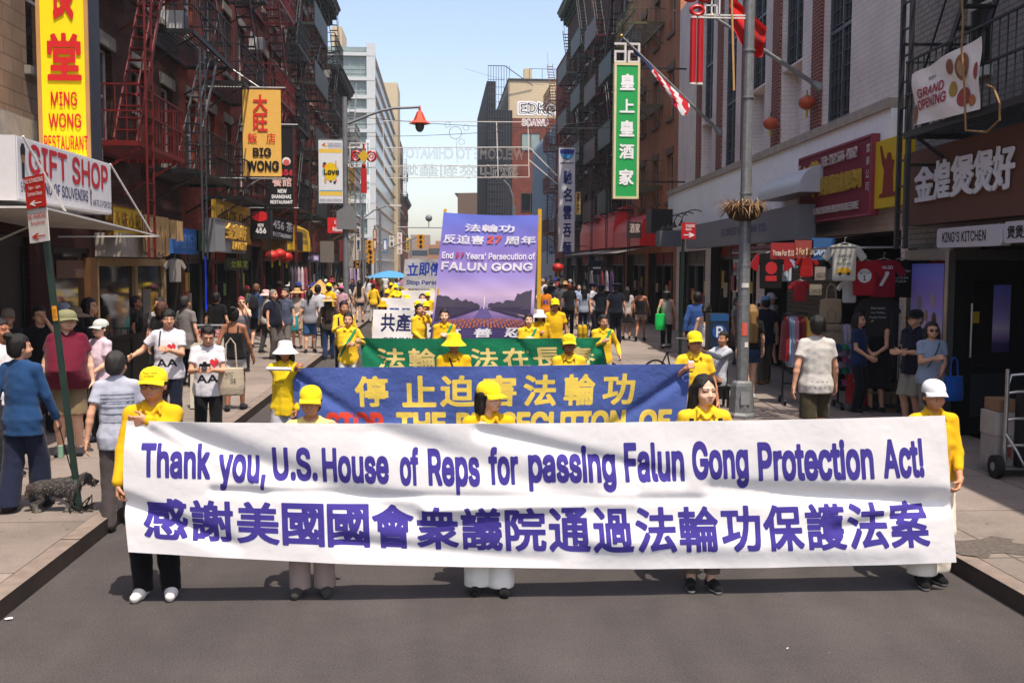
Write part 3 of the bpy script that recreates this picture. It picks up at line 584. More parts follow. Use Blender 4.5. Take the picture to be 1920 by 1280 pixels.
fire_escape('olive grey fire escape on the orange brown tenement', (8.58, 44.5), RZ, 4.4, (5.6, 8.7, 11.8), IRONO, 1.15, tread=IRONB)
fire_escape('dark fire escape between the green sign and the orange brown tenement', (8.58, 49.6), RZ, 3.6, (5.0, 8.0, 11.0), IROND, 1.1, panel=IROND, tread=IRONB)
fire_escape('dark red fire escape on the dark brown tenement, right side', (8.58, 54.6), RZ, 4.0, (4.8, 7.8, 10.8, 13.6), IRONM, 1.1, panel=IRONM, tread=IRONB)
fire_escape('green fire escape above the dark red one, right side', (8.58, 59.5), RZ, 4.0, (5, 8.2, 11.2, 14.2), IROND, 1.2, panel=IROND, tread=IRONB)
fire_escape('green fire escape under the bracketed cornice', (8.58, 66), RZ, 4.5, (4.8, 7.8, 10.8, 13.8), IRONG, 1.2, panel=IRONG, tread=IRONB)
fire_escape('rust brown fire escape on the plain red brick tenement', (8.58, 76.5), RZ, 4.6, (4.8, 7.8, 10.8, 13.8), IRONN, 1.1)
FE0 = fire_escape('black fire escape over the brown restaurant board, banner tied to its rail', (rightp(14.1)[0], 14.1), rzn, 3.8, (4.35, 7.3), mat('charcoal iron', '#222326', rough=.5, var=.2), 1.0, ladder=False)
# ---- city air
if HAZE:
    mb = MB(); mb.box(-70, 70, -30, 420, -1.5, 48); o = mb.build('haze', None, [])
    m = bpy.data.materials.new('city haze'); m.use_nodes = True; n = m.node_tree; n.nodes.remove(n.nodes['Principled BSDF']); pv = n.nodes.new('ShaderNodeVolumePrincipled'); pv.inputs['Color'].default_value = (.85, .92, 1, 1); pv.inputs['Density'].default_value = HAZE; n.links.new(pv.outputs[0], n.nodes['Material Output'].inputs['Volume']); o.data.materials.append(m); struct(o, 'stuff')
# ================================================================== figures
YEL = '#dfb626'
class Grid:
    """signed distance field on a grid, meshed with surface nets"""
    def __init__(s, lo, hi, h):
        s.h = h; s.lo = np.array(lo, float); s.n = np.ceil((np.array(hi)-s.lo)/h).astype(int)+1
        s.ax = [s.lo[i]+np.arange(s.n[i])*h for i in range(3)]; s.F = np.full(tuple(s.n), 1.0)
    def sub(s, lo, hi):
        a = np.clip(np.floor((np.array(lo)-s.lo)/s.h).astype(int), 0, s.n); b = np.clip(np.ceil((np.array(hi)-s.lo)/s.h).astype(int)+1, 0, s.n)
        sl = tuple(slice(i, j) for i, j in zip(a, b))
        return sl, s.ax[0][sl[0]][:, None, None], s.ax[1][sl[1]][None, :, None], s.ax[2][sl[2]][None, None, :]
    def put(s, sl, d, k, op='add'):
        F = s.F[sl]
        if F.size == 0: return s
        if op == 'cut': s.F[sl] = np.maximum(F, -d); return s
        if k <= 0: s.F[sl] = np.minimum(F, d); return s
        hh = np.clip(.5+.5*(F-d)/k, 0, 1); s.F[sl] = F*(1-hh)+d*hh-k*hh*(1-hh); return s
    def cap(s, a, b, ra, rb=None, k=.02, op='add', sy=1.0):
        rb = ra if rb is None else rb; a = np.array(a, float); b = np.array(b, float); m = max(ra, rb)+k+2*s.h
        sl, x, y, z = s.sub(np.minimum(a, b)-m, np.maximum(a, b)+m); ab = b-a; L = (ab**2).sum()+1e-12
        t = np.clip(((x-a[0])*ab[0]+(y-a[1])*ab[1]+(z-a[2])*ab[2])/L, 0, 1)
        d = np.sqrt((x-a[0]-t*ab[0])**2+((y-a[1]-t*ab[1])/sy)**2+(z-a[2]-t*ab[2])**2)-(ra+(rb-ra)*t)
        return s.put(sl, d, k, op)
    def ell(s, c, r, k=.02, op='add'):
        c = np.array(c, float); r = np.array(r, float); m = k+2*s.h
        sl, x, y, z = s.sub(c-r-m, c+r+m); x = x-c[0]; y = y-c[1]; z = z-c[2]
        k0 = np.sqrt((x/r[0])**2+(y/r[1])**2+(z/r[2])**2); k1 = np.sqrt((x/r[0]**2)**2+(y/r[1]**2)**2+(z/r[2]**2)**2)+1e-9
        return s.put(sl, k0*(k0-1)/k1, k, op)
    def loft(s, rings, k=.02, grow=0):
        """rings: (z, half width, half depth, x, y) from low to high"""
        rg = np.array(rings, float); z0, z1 = rg[0, 0], rg[-1, 0]; z = s.ax[2]
        a = np.interp(z, rg[:, 0], rg[:, 1])+grow; b = np.interp(z, rg[:, 0], rg[:, 2])+grow; cx = np.interp(z, rg[:, 0], rg[:, 3]); cy = np.interp(z, rg[:, 0], rg[:, 4])
        x = s.ax[0][:, None, None]-cx[None, None]; y = s.ax[1][None, :, None]-cy[None, None]
        q = np.sqrt((x/a)**2+(y/b)**2); d = (q-1)*np.minimum(a, b)[None, None]
        d = np.maximum(d, np.maximum(z0-z, z-z1)[None, None]); return s.put((slice(None),)*3, d, k)
    def keep(s, fn):
        """intersect with fn(x,y,z) < 0"""
        s.F = np.maximum(s.F, fn(s.ax[0][:, None, None], s.ax[1][None, :, None], s.ax[2][None, None, :])); return s
    def warp(s, fn): s.F = s.F+fn(s.ax[0][:, None, None], s.ax[1][None, :, None], s.ax[2][None, None, :]); return s
    def mesh(s):
        F = np.pad(s.F, 1, constant_values=1.0); lo = s.lo-s.h; N = np.array(F.shape)
        sg = F < 0; c = np.zeros(tuple(N-1)+(3,)); cnt = np.zeros(tuple(N-1))
        for ax in range(3):
            o = [i for i in range(3) if i != ax]
            f0 = np.take(F, range(N[ax]-1), ax); f1 = np.take(F, range(1, N[ax]), ax); cr = (f0 < 0) != (f1 < 0)
            t = np.where(cr, f0/np.where(cr, f0-f1, 1), 0)
            for p in (0, 1):
                for q in (0, 1):
                    sl = [slice(None)]*3; sl[o[0]] = slice(p, N[o[0]]-1+p); sl[o[1]] = slice(q, N[o[1]]-1+q); sl = tuple(sl)
                    m = cr[sl]; cnt += m; tt = t[sl]
                    c[..., ax] += tt*m; c[..., o[0]] += p*m; c[..., o[1]] += q*m
        act = cnt > 0; ids = np.full(act.shape, -1); ids[act] = np.arange(act.sum()); I = np.argwhere(act)
        V = (I+c[act]/cnt[act][:, None])*s.h+lo
        Q = []
        for ax in range(3):
            o = [i for i in range(3) if i != ax]
            f0 = np.take(sg, range(N[ax]-1), ax); f1 = np.take(sg, range(1, N[ax]), ax); e = np.argwhere(f0 != f1)
            e = e[(e[:, o[0]] > 0) & (e[:, o[1]] > 0) & (e[:, o[0]] < N[o[0]]-1) & (e[:, o[1]] < N[o[1]]-1)]
            if not len(e): continue
            def g(p, q): j = e.copy(); j[:, o[0]] -= p; j[:, o[1]] -= q; return ids[j[:, 0], j[:, 1], j[:, 2]]
            q4 = np.stack([g(0, 0), g(1, 0), g(1, 1), g(0, 1)], 1); fl = f0[e[:, 0], e[:, 1], e[:, 2]]
            if ax == 1: fl = ~fl
            q4[~fl] = q4[~fl][:, ::-1]; Q.append(q4)
        return V, (np.concatenate(Q) if Q else np.zeros((0, 4), int))
def npmesh(name, V, Q, mi=None):
    me = bpy.data.meshes.new(name); me.vertices.add(len(V)); me.vertices.foreach_set('co', np.ascontiguousarray(V, np.float32).ravel())
    me.loops.add(len(Q)*4); me.loops.foreach_set('vertex_index', np.ascontiguousarray(Q, np.int32).ravel()); me.polygons.add(len(Q))
    me.polygons.foreach_set('loop_start', np.arange(0, len(Q)*4, 4, dtype=np.int32)); me.polygons.foreach_set('loop_total', np.full(len(Q), 4, np.int32))
    me.polygons.foreach_set('use_smooth', np.ones(len(Q), bool))
    if mi is not None: me.polygons.foreach_set('material_index', np.ascontiguousarray(mi, np.int32))
    me.update(); me.validate(); return me
def joinm(parts):
    Vs = []; Qs = []; n = 0
    for V, Q in parts: Vs.append(V); Qs.append(Q+n); n += len(V)
    return np.concatenate(Vs), np.concatenate(Qs)
def v3(*a): return np.array(a, float)
def ik(a, b, l1, l2, hint):
    d = b-a; L = np.linalg.norm(d); m = l1+l2-.004
    if L > m: b = a+d/L*m; d = b-a; L = m
    x = (l1*l1-l2*l2+L*L)/(2*L); h = math.sqrt(max(0, l1*l1-x*x)); u = d/L; p = hint-u*np.dot(hint, u); p = p/(np.linalg.norm(p)+1e-9)
    return a+u*x+p*h, b
SHX, SHZ = .158, 1.385
def pose_of(S):
    """joints of a 1.70 m figure facing -y"""
    ps = S.get('pose', 'stand'); J = {}; hipz = .90
    wd = S.get('sw', 1.0)
    ft = {'stand': ((-.10, 0), (.10, .02)), 'walk': ((-.085, -.24), (.085, .26)), 'walk2': ((-.085, .26), (.085, -.24)), 'stride': ((-.09, -.13), (.09, .14))}.get(ps, ((-.1, 0), (.1, 0)))
    if 'feet' in S: ft = S['feet']
    if ps == 'sit': hipz = .46
    J['hip'] = [v3(-.09, 0, hipz), v3(.09, 0, hipz)]; J['kn'] = []; J['an'] = []; J['lift'] = []
    for i in (0, 1):
        if ps == 'sit': k = v3(J['hip'][i][0]*1.4, -.40, .47); a = v3(k[0], -.38, .09); J['lift'].append(0)
        else:
            lift = .07 if ft[i][1] > .2 else 0
            a = v3(ft[i][0], ft[i][1], .085+lift); k, a = ik(J['hip'][i], a, .425, .405, v3(0, -1, 0)); J['lift'].append(lift)
        J['kn'].append(k); J['an'].append(a)
    dz = hipz-.90; J['dz'] = dz; lean = S.get('lean', 0); J['lean'] = lean
    J['sh'] = [v3(-SHX*wd, lean*.5, SHZ+dz), v3(SHX*wd, lean*.5, SHZ+dz)]; J['el'] = []; J['wr'] = []; J['hd'] = []
    arms = S.get('arms', ('down', 'down'))
    for i, sg in ((0, -1), (1, 1)):
        a = arms[i]; sh = J['sh'][i]
        if isinstance(a, str):
            sw = {'walk': (.18, -.18), 'walk2': (-.18, .18), 'stride': (.1, -.1)}.get(ps, (0, 0))[i]
            a = {'down': (sg*(.25*wd+.03), -.03-sw, .87+dz), 'fold': (-sg*.02, -.24, 1.12+dz), 'phone': (sg*.06, -.30, 1.20+dz), 'hip': (sg*.20, -.02, .98+dz), 'face': (sg*.06, -.17, 1.50+dz), 'cam': (sg*.09, -.30, 1.16+dz),
                 'front': (sg*.08, -.22, .98+dz), 'rail': (sg*.14, -.30, 1.02+dz), 'out': (sg*.42, -.22, 1.12+dz), 'up': (sg*.2, -.28, 1.52+dz), 'side': (sg*.33, -.02, .92+dz), 'chest': (sg*.04, -.21, 1.22+dz), 'lap': (sg*.1, -.3, .62)}[a]
        a = v3(*a); e, wv = ik(sh, a, .275, .245, v3(sg*.55, .6, -.75)); J['el'].append(e); J['wr'].append(wv)
        J['hd'].append(S.get('hdir', (None, None))[i])
    return J
def hand_field(G, J, i, curl, r=1.0, k=.006):
    wr = J['wr'][i]; d = wr-J['el'][i]; d /= np.linalg.norm(d)
    if J['hd'][i] is not None: d = v3(*J['hd'][i]); d /= np.linalg.norm(d)
    sg = -1 if i == 0 else 1
    n = v3(-sg, 0, 0)-d*np.dot(v3(-sg, 0, 0), d)
    if np.linalg.norm(n) < .35: n = v3(0, 1, 0)-d*d[1]
    n /= np.linalg.norm(n); t = np.cross(d, n)*(1 if i == 0 else -1); t = -t if np.dot(t, v3(0, -1, .3)) < 0 else t
    # palm
    G.cap(wr-d*.02, wr+d*.03, .026*r, .024*r, .012); 
    for q in (-1, -.33, .33, 1): G.cap(wr+d*.02+t*(q*.018), wr+d*.088+t*(q*.031), .0145*r, .0125*r, .01)
    for q, L in ((1, .068), (.33, .078), (-.33, .073), (-1, .056)):
        p = wr+d*.088+t*(q*.030); a = .15; rr = .0098*r
        for s_ in (.42, .32, .26):
            a += curl*(.5 if s_ == .42 else .55); dd = d*math.cos(a)+n*math.sin(a); p2 = p+dd*(L*s_); G.cap(p, p2, rr, rr*.92, k); p = p2; rr *= .92
    p = wr+d*.03+t*.026+n*.006; dd = (d*.62+t*.62+n*.35*(1+curl)); dd /= np.linalg.norm(dd); p2 = p+dd*.04; G.cap(p, p2, .0125*r, .0105*r, .01)
    dd = (d*.8+t*.15+n*.4*(1+curl)); dd /= np.linalg.norm(dd); G.cap(p2, p2+dd*.033, .0105*r, .009*r, k)
TORSO = [(.80, .150, .100, 0, .005), (.90, .172, .118, 0, .008), (1.03, .142, .100, 0, 0), (1.20, .160, .115, 0, -.005), (1.33, .160, .098, 0, .005), (1.40, .125, .075, 0, .012), (1.46, .062, .056, 0, .012)]
def torso(S, g=0, waist=None):
    bw = S.get('build', 1.0); out = []; le = S.get('lean', 0); fem = S.get('fem', 0); belly = S.get('belly', 0)
    for z, a, b, x, y in TORSO:
        m = .965*(bw if z < 1.38 else (1+(bw-1)*.4))
        by = belly*math.exp(-((z-1.03)/.17)**2); a2 = a*m*(1-.06*fem*(1 if z > 1.1 else 0)); b2 = b*m+by*.5
        if fem and abs(z-1.20) < .01: b2 += .012
        out.append((z, a2+g, b2+g, x, y-by*.5+le*max(0, (z-.9))))
    return out
SKIN = {0: '#b98566', 1: '#c9977a', 2: '#96644a', 3: '#5a3a2a', 4: '#d8ab90'}
def skinmat(k):
    if k < 5: return mat('skin tone %d' % k, SKIN[k], rough=.5, var=.08, vs=14, spec=.3)
DARKF = lambda: mat('eye and brow', '#2c1e18', rough=.4, var=0)
LIPM = lambda: mat('lip', '#a56a57', rough=.45, var=.05)
CACHE = {}
def head_verts(S, h, full):
    """head in its own frame: origin at the neck pivot, facing -y"""
    G = Grid((-.11, -.15, -.10), (.11, .13, .27), h); f = S.get('fem', 0)
    G.ell((0, .012, .150), (.074, .094, .098), 0); G.ell((0, -.030, .088), (.058-.004*f, .062, .066), .035); G.ell((0, -.062, .058), (.032-.004*f, .034, .026), .03)
    G.cap((0, .018, -.09), (0, .008, .05), .058-.008*f, .052-.008*f, .02)
    G.ell((-.036, -.055, .093), (.028, .030, .026), .02); G.ell((.036, -.055, .093), (.028, .030, .026), .02)
    if full:
        for sx in (-1, 1):
            G.ell((sx*.031, -.098, .133), (.020, .017, .010), .012, 'cut'); G.ell((sx*.031, -.068, .132), (.019, .016, .012), .006)
            G.ell((sx*.074, .010, .118), (.009, .022, .032), .006); G.cap((sx*.012, -.082, .154), (sx*.048, -.072, .152), .010, .008, .012)
        G.cap((0, -.080, .138), (0, -.103, .103), .009, .013, .012); G.ell((-.013, -.094, .100), (.010, .010, .008), .008); G.ell((.013, -.094, .100), (.010, .010, .008), .008)
        G.ell((0, -.086, .073), (.025, .012, .006), .004); G.ell((0, -.085, .063), (.021, .012, .007), .004)
    else:
        G.cap((0, -.08, .14), (0, -.10, .10), .012, .016, .012)
        for sx in (-1, 1): G.ell((sx*.076, .01, .118), (.012, .024, .034), .006)
    V, Q = G.mesh(); c = V[Q].mean(1); m = np.zeros(len(Q), int); fr = c[:, 1] < -.045
    ax = np.abs(np.abs(c[:, 0])-.031)
    eye = fr & (ax < .017) & (np.abs(c[:, 2]-.132) < (S.get('eye', .0048) if h < .01 else .008)); brow = fr & (ax < .022) & (np.abs(c[:, 2]-.156-(.017-ax)*.1) < (.0032 if h < .01 else .005)); lip = fr & (np.abs(c[:, 0]) < .0195) & (np.abs(c[:, 2]-.0685) < (.0065 if h < .01 else .009)) & (c[:, 1] < -.07)
    m[eye | brow] = 1; m[lip] = 2
    if not S.get('face', 1): m[:] = 0
    return V, Q, m
NECK = v3(0, .008, 1.46); HSC = 1.04
def hsc(S): b = S.get('build', 1.0); return np.array([HSC*(1+(b-1)*.75), HSC*(1+(b-1)*.2), HSC])
def headM(S):
    t, n, r = S.get('head', (0, 0, 0))  # turn (to its left +), nod down, roll
    return np.array((Matrix.Rotation(R(t), 3, 'Z') @ Matrix.Rotation(R(n), 3, 'X') @ Matrix.Rotation(R(r), 3, 'Y')))
def wrinkle(G, amp, f=1.0, sd=0, z0=.8):
    def fn(x, y, z):
        th = np.arctan2(x, -y); k = np.clip(1.25-(z-z0)*1.6, .25, 1)
        return amp*(k*.55*np.sin(9*th+5*z+sd)*np.sin(3*th-4*z+sd*1.7)+.20*np.sin(60*z*f+24*np.abs(x)-14*y+sd)*np.sin(21*x+9*z+1.3*sd)+.16*np.sin(34*x-47*z+11*y+sd*2.1)*np.sin(14*z+8*x))
    G.warp(fn)
def hairG(S, h):
    hs = S['hair']; G = Grid((-.17, -.14, -.45), (.17, .20, .30), h) if hs in ('long', 'xlong') else Grid((-.14, -.14, -.12), (.14, .23, .30), h)
    hat = bool(S.get('hat'))
    G.ell((0, .016, .158), (.086, .104, .104 if not hat else .092), 0)
    G.ell((0, .040, .100), (.078, .075, .075), .03)
    front = lambda x, y, z: np.minimum(np.minimum(-( -.052+ .28*np.maximum(z-.19, 0) - y)*1.0, 9), 9)
    # carve the face: everything in front of a slanted plane and below the hairline
    line = {'bald': .20, 'part': .225, 'fringe': .160}.get(S.get('hairline', ''), .196)
    def face(x, y, z):
        a = y-(-.030+.0*x); b = z-(line-(1.0*np.abs(x) if S.get('hairline') == 'part' else .25*np.abs(x)**1.2)); return np.maximum(a, b)
    side = {'short': .095, 'crop': .11}.get(hs, .0)
    if hs in ('short', 'crop', 'bun', 'pony', 'none'):
        G.keep(lambda x, y, z: -np.maximum(z-.115, y-.012))     # ears and cheeks free
        G.keep(lambda x, y, z: .02-z if hs != 'bun' else .03-z)
    G.keep(lambda x, y, z: -face(x, y, z))
    if hs == 'bob':
        G.cap((-.07, .02, .14), (-.082, .01, .02), .034, .030, .02); G.cap((.07, .02, .14), (.082, .01, .02), .034, .030, .02); G.cap((0, .07, .12), (0, .075, .02), .06, .055, .03)
    if hs in ('long', 'xlong'):
        e = -.14 if hs == 'long' else -.36
        G.cap((-.066, .02, .15), (-.085, .02, -.06), .034, .030, .02); G.cap((.066, .02, .15), (.085, .02, -.06), .034, .030, .02); G.cap((-.085, .02, -.06), (-.095, -.02 if hs == 'long' else .06, e), .030, .022, .02); G.cap((.085, .02, -.06), (.095, -.02 if hs == 'long' else .06, e), .030, .022, .02)
        G.cap((-.03, .085, .12), (-.04, .115, e), .055, .045, .03); G.cap((.03, .085, .12), (.04, .115, e), .055, .045, .03)
    if hs == 'bun': G.ell((0, .10, .235), (.045, .045, .04), .015)
    if hs == 'pony': G.cap((0, .11, .17), (0, .145, .10), .030, .034, .015); G.cap((0, .145, .10), (0, .13, -.09), .034, .018, .015)
    if hs == 'tail': pass
    G.warp(lambda x, y, z: .0025*np.sin(90*x+20*z)*np.sin(60*y+31*z)); return G
def arc_visor(mb, r, y0, L, z, wid=1.1, n=14, th=.006, drop=.012, mi=0, up=0):
    """cap brim: a curved thin tongue in front of the dome"""
    v = []; m = 5
    for k in (0, 1):
        for i in range(n+1):
            a = -wid+2*wid*i/n
            for j in range(m+1):
                q = j/m; ex = L*math.cos(a*.62/wid*1.35)**.7 if abs(a) < wid*1.0001 else 0
                x = math.sin(a)*(r+ex*q*.15); y = y0-math.cos(a)*r*1.13-ex*q*max(.12, math.cos(a))
                zz = z-drop*(2.2*(abs(x)/r)**2*q+q*q*.8)+up*q*L-k*th; v.append((x, y, zz))
    W = m+1; K = (n+1)*W; f = []
    for i in range(n):
        for j in range(m): a = i*W+j; f.append((a, a+1, a+W+1, a+W)); f.append((a+K, a+W+K, a+W+1+K, a+1+K))
    for i in range(n): a = i*W+m; f.append((a, a+K, a+W+K, a+W)); 
    for j in range(m): f.append((j, j+K, j+1+K, j+1)); b = n*W+j; f.append((b, b+1, b+1+K, b+K))
    mb.raw(v, f, mi)
def hatMB(kind):
    mb = MB()
    if kind in ('cap', 'capback'):
        pr = [(.0875, .152), (.0885, .168), (.0865, .193), (.0780, .220), (.0610, .241), (.038, .253), (.012, .257), (.010, .260), (.001, .261)]
        mb.lathe([(.083, .150)]+pr, 24, (0, .012, 0), 0, False, 1.0, 1.19); arc_visor(mb, .088, .012, .078, .164)
    elif kind == 'bucket':
        mb.lathe([(.086, .158), (.105, .140), (.150, .102), (.153, .100), (.107, .146), (.0885, .172), (.084, .215), (.076, .238), (.045, .25), (.001, .252)], 28, (0, .012, 0), 0, False, 1.0, 1.13)
    elif kind == 'sun':
        mb.lathe([(.088, .165), (.12, .158), (.205, .128), (.208, .131), (.12, .168), (.092, .176), (.088, .225), (.072, .252), (.03, .262), (.001, .262)], 30, (0, .012, 0), 0, False, 1.0, 1.12)
        mb.lathe([(.0935, .176), (.0925, .196), (.0895, .196)], 30, (0, .012, 0), 1, False, 1.0, 1.12)
    elif kind == 'police':
        mb.lathe([(.088, .160), (.090, .205), (.128, .222), (.130, .232), (.118, .240), (.06, .252), (.001, .254)], 28, (0, .015, 0), 0, False, 1.0, 1.12); mb.lathe([(.0915, .165), (.0925, .190), (.0905, .19)], 28, (0, .015, 0), 1, False, 1.0, 1.12); arc_visor(mb, .088, .015, .055, .170, drop=.02, mi=1)
    elif kind == 'visor':
        mb.lathe([(.087, .165), (.089, .200), (.0865, .2), (.085, .165)], 26, (0, .012, 0), 0, False, 1.0, 1.16); arc_visor(mb, .088, .012, .10, .172)
    elif kind == 'cone':
        mb.lathe([(.215, .150), (.217, .153), (.12, .215), (.004, .30), (.0005, .301)], 30, (0, .01, 0), 0, False)
    return mb
def shoe_v(S, J, i, h, kind):
    a = J['an'][i]; G = Grid((a[0]-.07, a[1]-.22, -.01), (a[0]+.07, a[1]+.11, .22), h); L = J['lift'][i]
    heel = v3(a[0], a[1]+.035, .045+L*1.2); sgn = -1 if i == 0 else 1; toe = v3(a[0]+sgn*.025, a[1]-.135, .035+L*.1); mid = heel*.45+toe*.55+v3(0, 0, .004)
    G.cap(heel, mid, .040, .046, .02); G.cap(mid, toe, .044, .036, .02)
    G.cap(heel+v3(0, .0, .02), a+v3(0, .005, .03), .036, .038, .03) if kind != 'sandal' else None
    fl = lambda x, y, z: -(z-(L*.1+(y-toe[1])/(heel[1]-toe[1])*L*1.1))+.002
    G.keep(fl)
    top = .115+L if kind != 'slip' else .095+L
    G.keep(lambda x, y, z: z-top); V, Q = G.mesh(); c = V[Q].mean(1); base = L*.1+(c[:, 1]-toe[1])/(heel[1]-toe[1])*L*1.1
    return V, Q, ((c[:, 2]-base) < (.024 if kind != 'slip' else .018)).astype(int)
def collar_caps(G, S, J):
    le = S.get('lean', 0)*.5; P = [(-.012, -.088+le, 1.385), (-.058, -.062+le, 1.445), (-.064, .0+le, 1.470), (-.04, .055+le, 1.485), (0, .066+le, 1.488)]
    P = P+[(-x, y, z) for x, y, z in P[-2::-1]]
    for a, b in zip(P, P[1:]): G.cap(a, b, .014, .014, .008); 
    for sx in (-1, 1): G.cap((sx*.055, -.070+le, 1.440), (sx*.075, -.088+le, 1.392), .016, .010, .008)
def person(label, px=None, Y=None, h=1.68, rz=0, loc=None, zg=None, group=None, **S):
    """build one person. rz: 0 faces the camera, 180 walks away"""
    if loc is None:
        p = at(px, 500, Y); loc = (p.x, p.y)
    if zg is None: zg = .15 if (loc[0] < KL-.02 or loc[0] > KR+.02) else 0.0
    Yd = loc[1]; lod = 0 if Yd < 9 else (1 if Yd < 15.5 else (2 if Yd < 24 else 3))
    if 'lod' in S: lod = S.pop('lod')
    hb = (.011, .014, .019, .028)[lod]; hh = (.0055, .007, .0105, .016)[lod]; hf = (.0048, .0065, .009, .014)[lod]
    S.setdefault('hair', 'short'); sc = h/1.70
    keyS = {k: v for k, v in S.items() if k not in ('top_c', 'bot_c', 'hair_c', 'hat_c', 'skin', 'shoe_c', 'sole_c', 'sash', 'glasses', 'decals', 'strap', 'backpack', 'top_m', 'bot_m')}
    key = (repr(sorted(keyS.items(), key=str)), lod, round(sc, 2) if lod < 2 else round(sc*20)/20)
    top = S.get('top', 'tee'); bot = S.get('bot', 'trousers'); J = pose_of(S); sd = (hash(label) % 100)*.37 if False else len(label)*.37
    if key not in CACHE:
        P = {}; HM = headM(S); nk = NECK+v3(0, S.get('lean', 0)*.57, J['dz']); bw = S.get('build', 1.0); lw = 1+(bw-1)*.7; dz = J['dz']
        bz = lambda rg: [(z+dz, a, b, x, y) for z, a, b, x, y in rg]
        lo = np.min([*J['sh'], *J['el'], *J['wr'], *J['an'], *J['kn']], 0)-.30; hi = np.max([*J['sh'], *J['el'], *J['wr'], *J['an'], *J['kn']], 0)+.26; lo[2] = 0; hi[2] = 1.56+dz
        lo[0] = min(lo[0], -.3*bw); hi[0] = max(hi[0], .3*bw); lo[1] = min(lo[1], -.25); hi[1] = max(hi[1], .25)
        G = Grid(lo, hi, hb); G.loft(bz(torso(S, -.012)), .02)
        for i in (0, 1):
            sg = -1 if i == 0 else 1; sh, el, wr = J['sh'][i], J['el'][i], J['wr'][i]; hp, kn, an = J['hip'][i], J['kn'][i], J['an'][i]
            G.cap((sg*.06, .012+S.get('lean', 0)*.5, 1.425+dz), sh, .045, .050, .03); G.cap(sh, el, .044*lw, .034*lw, .02); G.cap(el, el*.7+wr*.3, .034*lw, .035*lw, .015); G.cap(el*.7+wr*.3, wr, .035*lw, .024, .015)
            G.cap(hp, kn, .084*lw, .054*lw, .03); cf = kn*.68+an*.32+v3(0, .012, 0); G.cap(kn, cf, .050*lw, .051*lw, .02); G.cap(cf, an, .051*lw, .034, .02); G.cap(an, an+v3(sg*.005, -.02, -.03), .034, .030, .02)
            if lod > 1: hand_field(G, J, i, S.get('curl', .45), 1.35, .01)
        G.keep(lambda x, y, z: .012-z); V, Q = G.mesh(); parts = [(V, Q)]; ms = [np.zeros(len(Q), int)]
        if lod <= 1:
            for i in (0, 1):
                w_ = J['wr'][i]; g2 = Grid(w_-.21, w_+.21, hf); hand_field(g2, J, i, S.get('curl', .45)); a, b = g2.mesh(); parts.append((a, b)); ms.append(np.zeros(len(b), int))
        hv, hq, hm = head_verts(S, hh, lod < 2); parts.append((hv*hsc(S) @ HM.T+nk, hq)); ms.append(hm)
        V, Q = joinm(parts); P['body'] = npmesh('body', V*sc, Q, np.concatenate(ms))
        # ---- upper garment
        if top != 'none':
            hem = S.get('hem', {'tank': .86, 'tee': .80, 'polo': .80, 'long': .80, 'longpolo': .80, 'jacket': .78, 'dress': .50, 'tunic': .72, 'crop': 1.0}[top])+dz
            sleeve = {'tank': -1, 'dress': -1, 'tee': .62, 'polo': .62, 'crop': .5}.get(top, 9); sleeve = S.get('sleeve', sleeve)
            lo2 = lo.copy(); lo2[2] = hem-.05; G = Grid(lo2, hi, hb); loose = S.get('loose', .011)
            rg = [(z+dz, (max(a, .150*bw) if z < 1.3 else a)+loose, (max(b, .108*bw) if z < 1.3 else b)+loose, x, y) for z, a, b, x, y in torso(S)]
            if rg[0][0] > hem: rg = [(hem-.01, rg[0][1]+.03*(.8+dz-hem)*5, rg[0][2]+.03*(.8+dz-hem)*4, 0, 0)]+rg
            rg = [(z, a+.020*max(0, min(1, (1.02+dz-z)/.15)), b+.016*max(0, min(1, (1.02+dz-z)/.15)), x, y) for z, a, b, x, y in rg]
            rg[-1] = (1.475+dz, .070, .066, 0, rg[-1][4]); G.loft(rg, .01)
            for i in (0, 1):
                sg = -1 if i == 0 else 1; sh, el, wr = J['sh'][i], J['el'][i], J['wr'][i]; G.cap((sg*.06, .012+S.get('lean', 0)*.5, 1.418+dz), sh, .050, .053, .03) if sleeve > 0 else None
                if sleeve > 1: G.cap(sh, el, .051*lw, .047*lw, .03); e2 = el*(1-min(1, sleeve-1 if sleeve < 2 else .96))+wr*min(1, sleeve-1 if sleeve < 2 else .96); G.cap(el, e2, .047*lw, .041*lw, .02)
                elif sleeve > 0:
                    e2 = sh*(1-sleeve)+el*sleeve; u = (el-sh)/np.linalg.norm(el-sh); g2 = Grid(lo2, hi, hb); g2.cap(sh, sh*.1+el*.9, .051*lw, .064*lw, .01); g2.keep(lambda x, y, z: (x-e2[0])*u[0]+(y-e2[1])*u[1]+(z-e2[2])*u[2])
                    Fm = np.clip(.5+.5*(G.F-g2.F)/.03, 0, 1); G.F = G.F*(1-Fm)+g2.F*Fm-.03*Fm*(1-Fm)
            if lod < 3: wrinkle(G, .008 if lod < 2 else .005, 1.0, sd, hem)
            if top in ('tank', 'dress'):
                zt = 1.30+dz; st = lambda x: np.abs(np.abs(x)-.085)-.013
                G.keep(lambda x, y, z: np.minimum(z-zt+.0*x, np.maximum(st(x), z-1.47-dz)))
            elif top in ('polo', 'longpolo'):
                G.cap((0, -.10+S.get('lean', 0)*.5, 1.40+dz), (0, -.03, 1.55+dz), .018, .075, 0, 'cut'); 
                if not dz: collar_caps(G, S, J)
            else: G.ell((0, -.035+S.get('lean', 0)*.5, 1.50+dz), (.072, .085, .065), 0, 'cut')
            G.keep(lambda x, y, z: hem-z); V, Q = G.mesh(); P['shirt'] = npmesh('shirt', V*sc, Q)
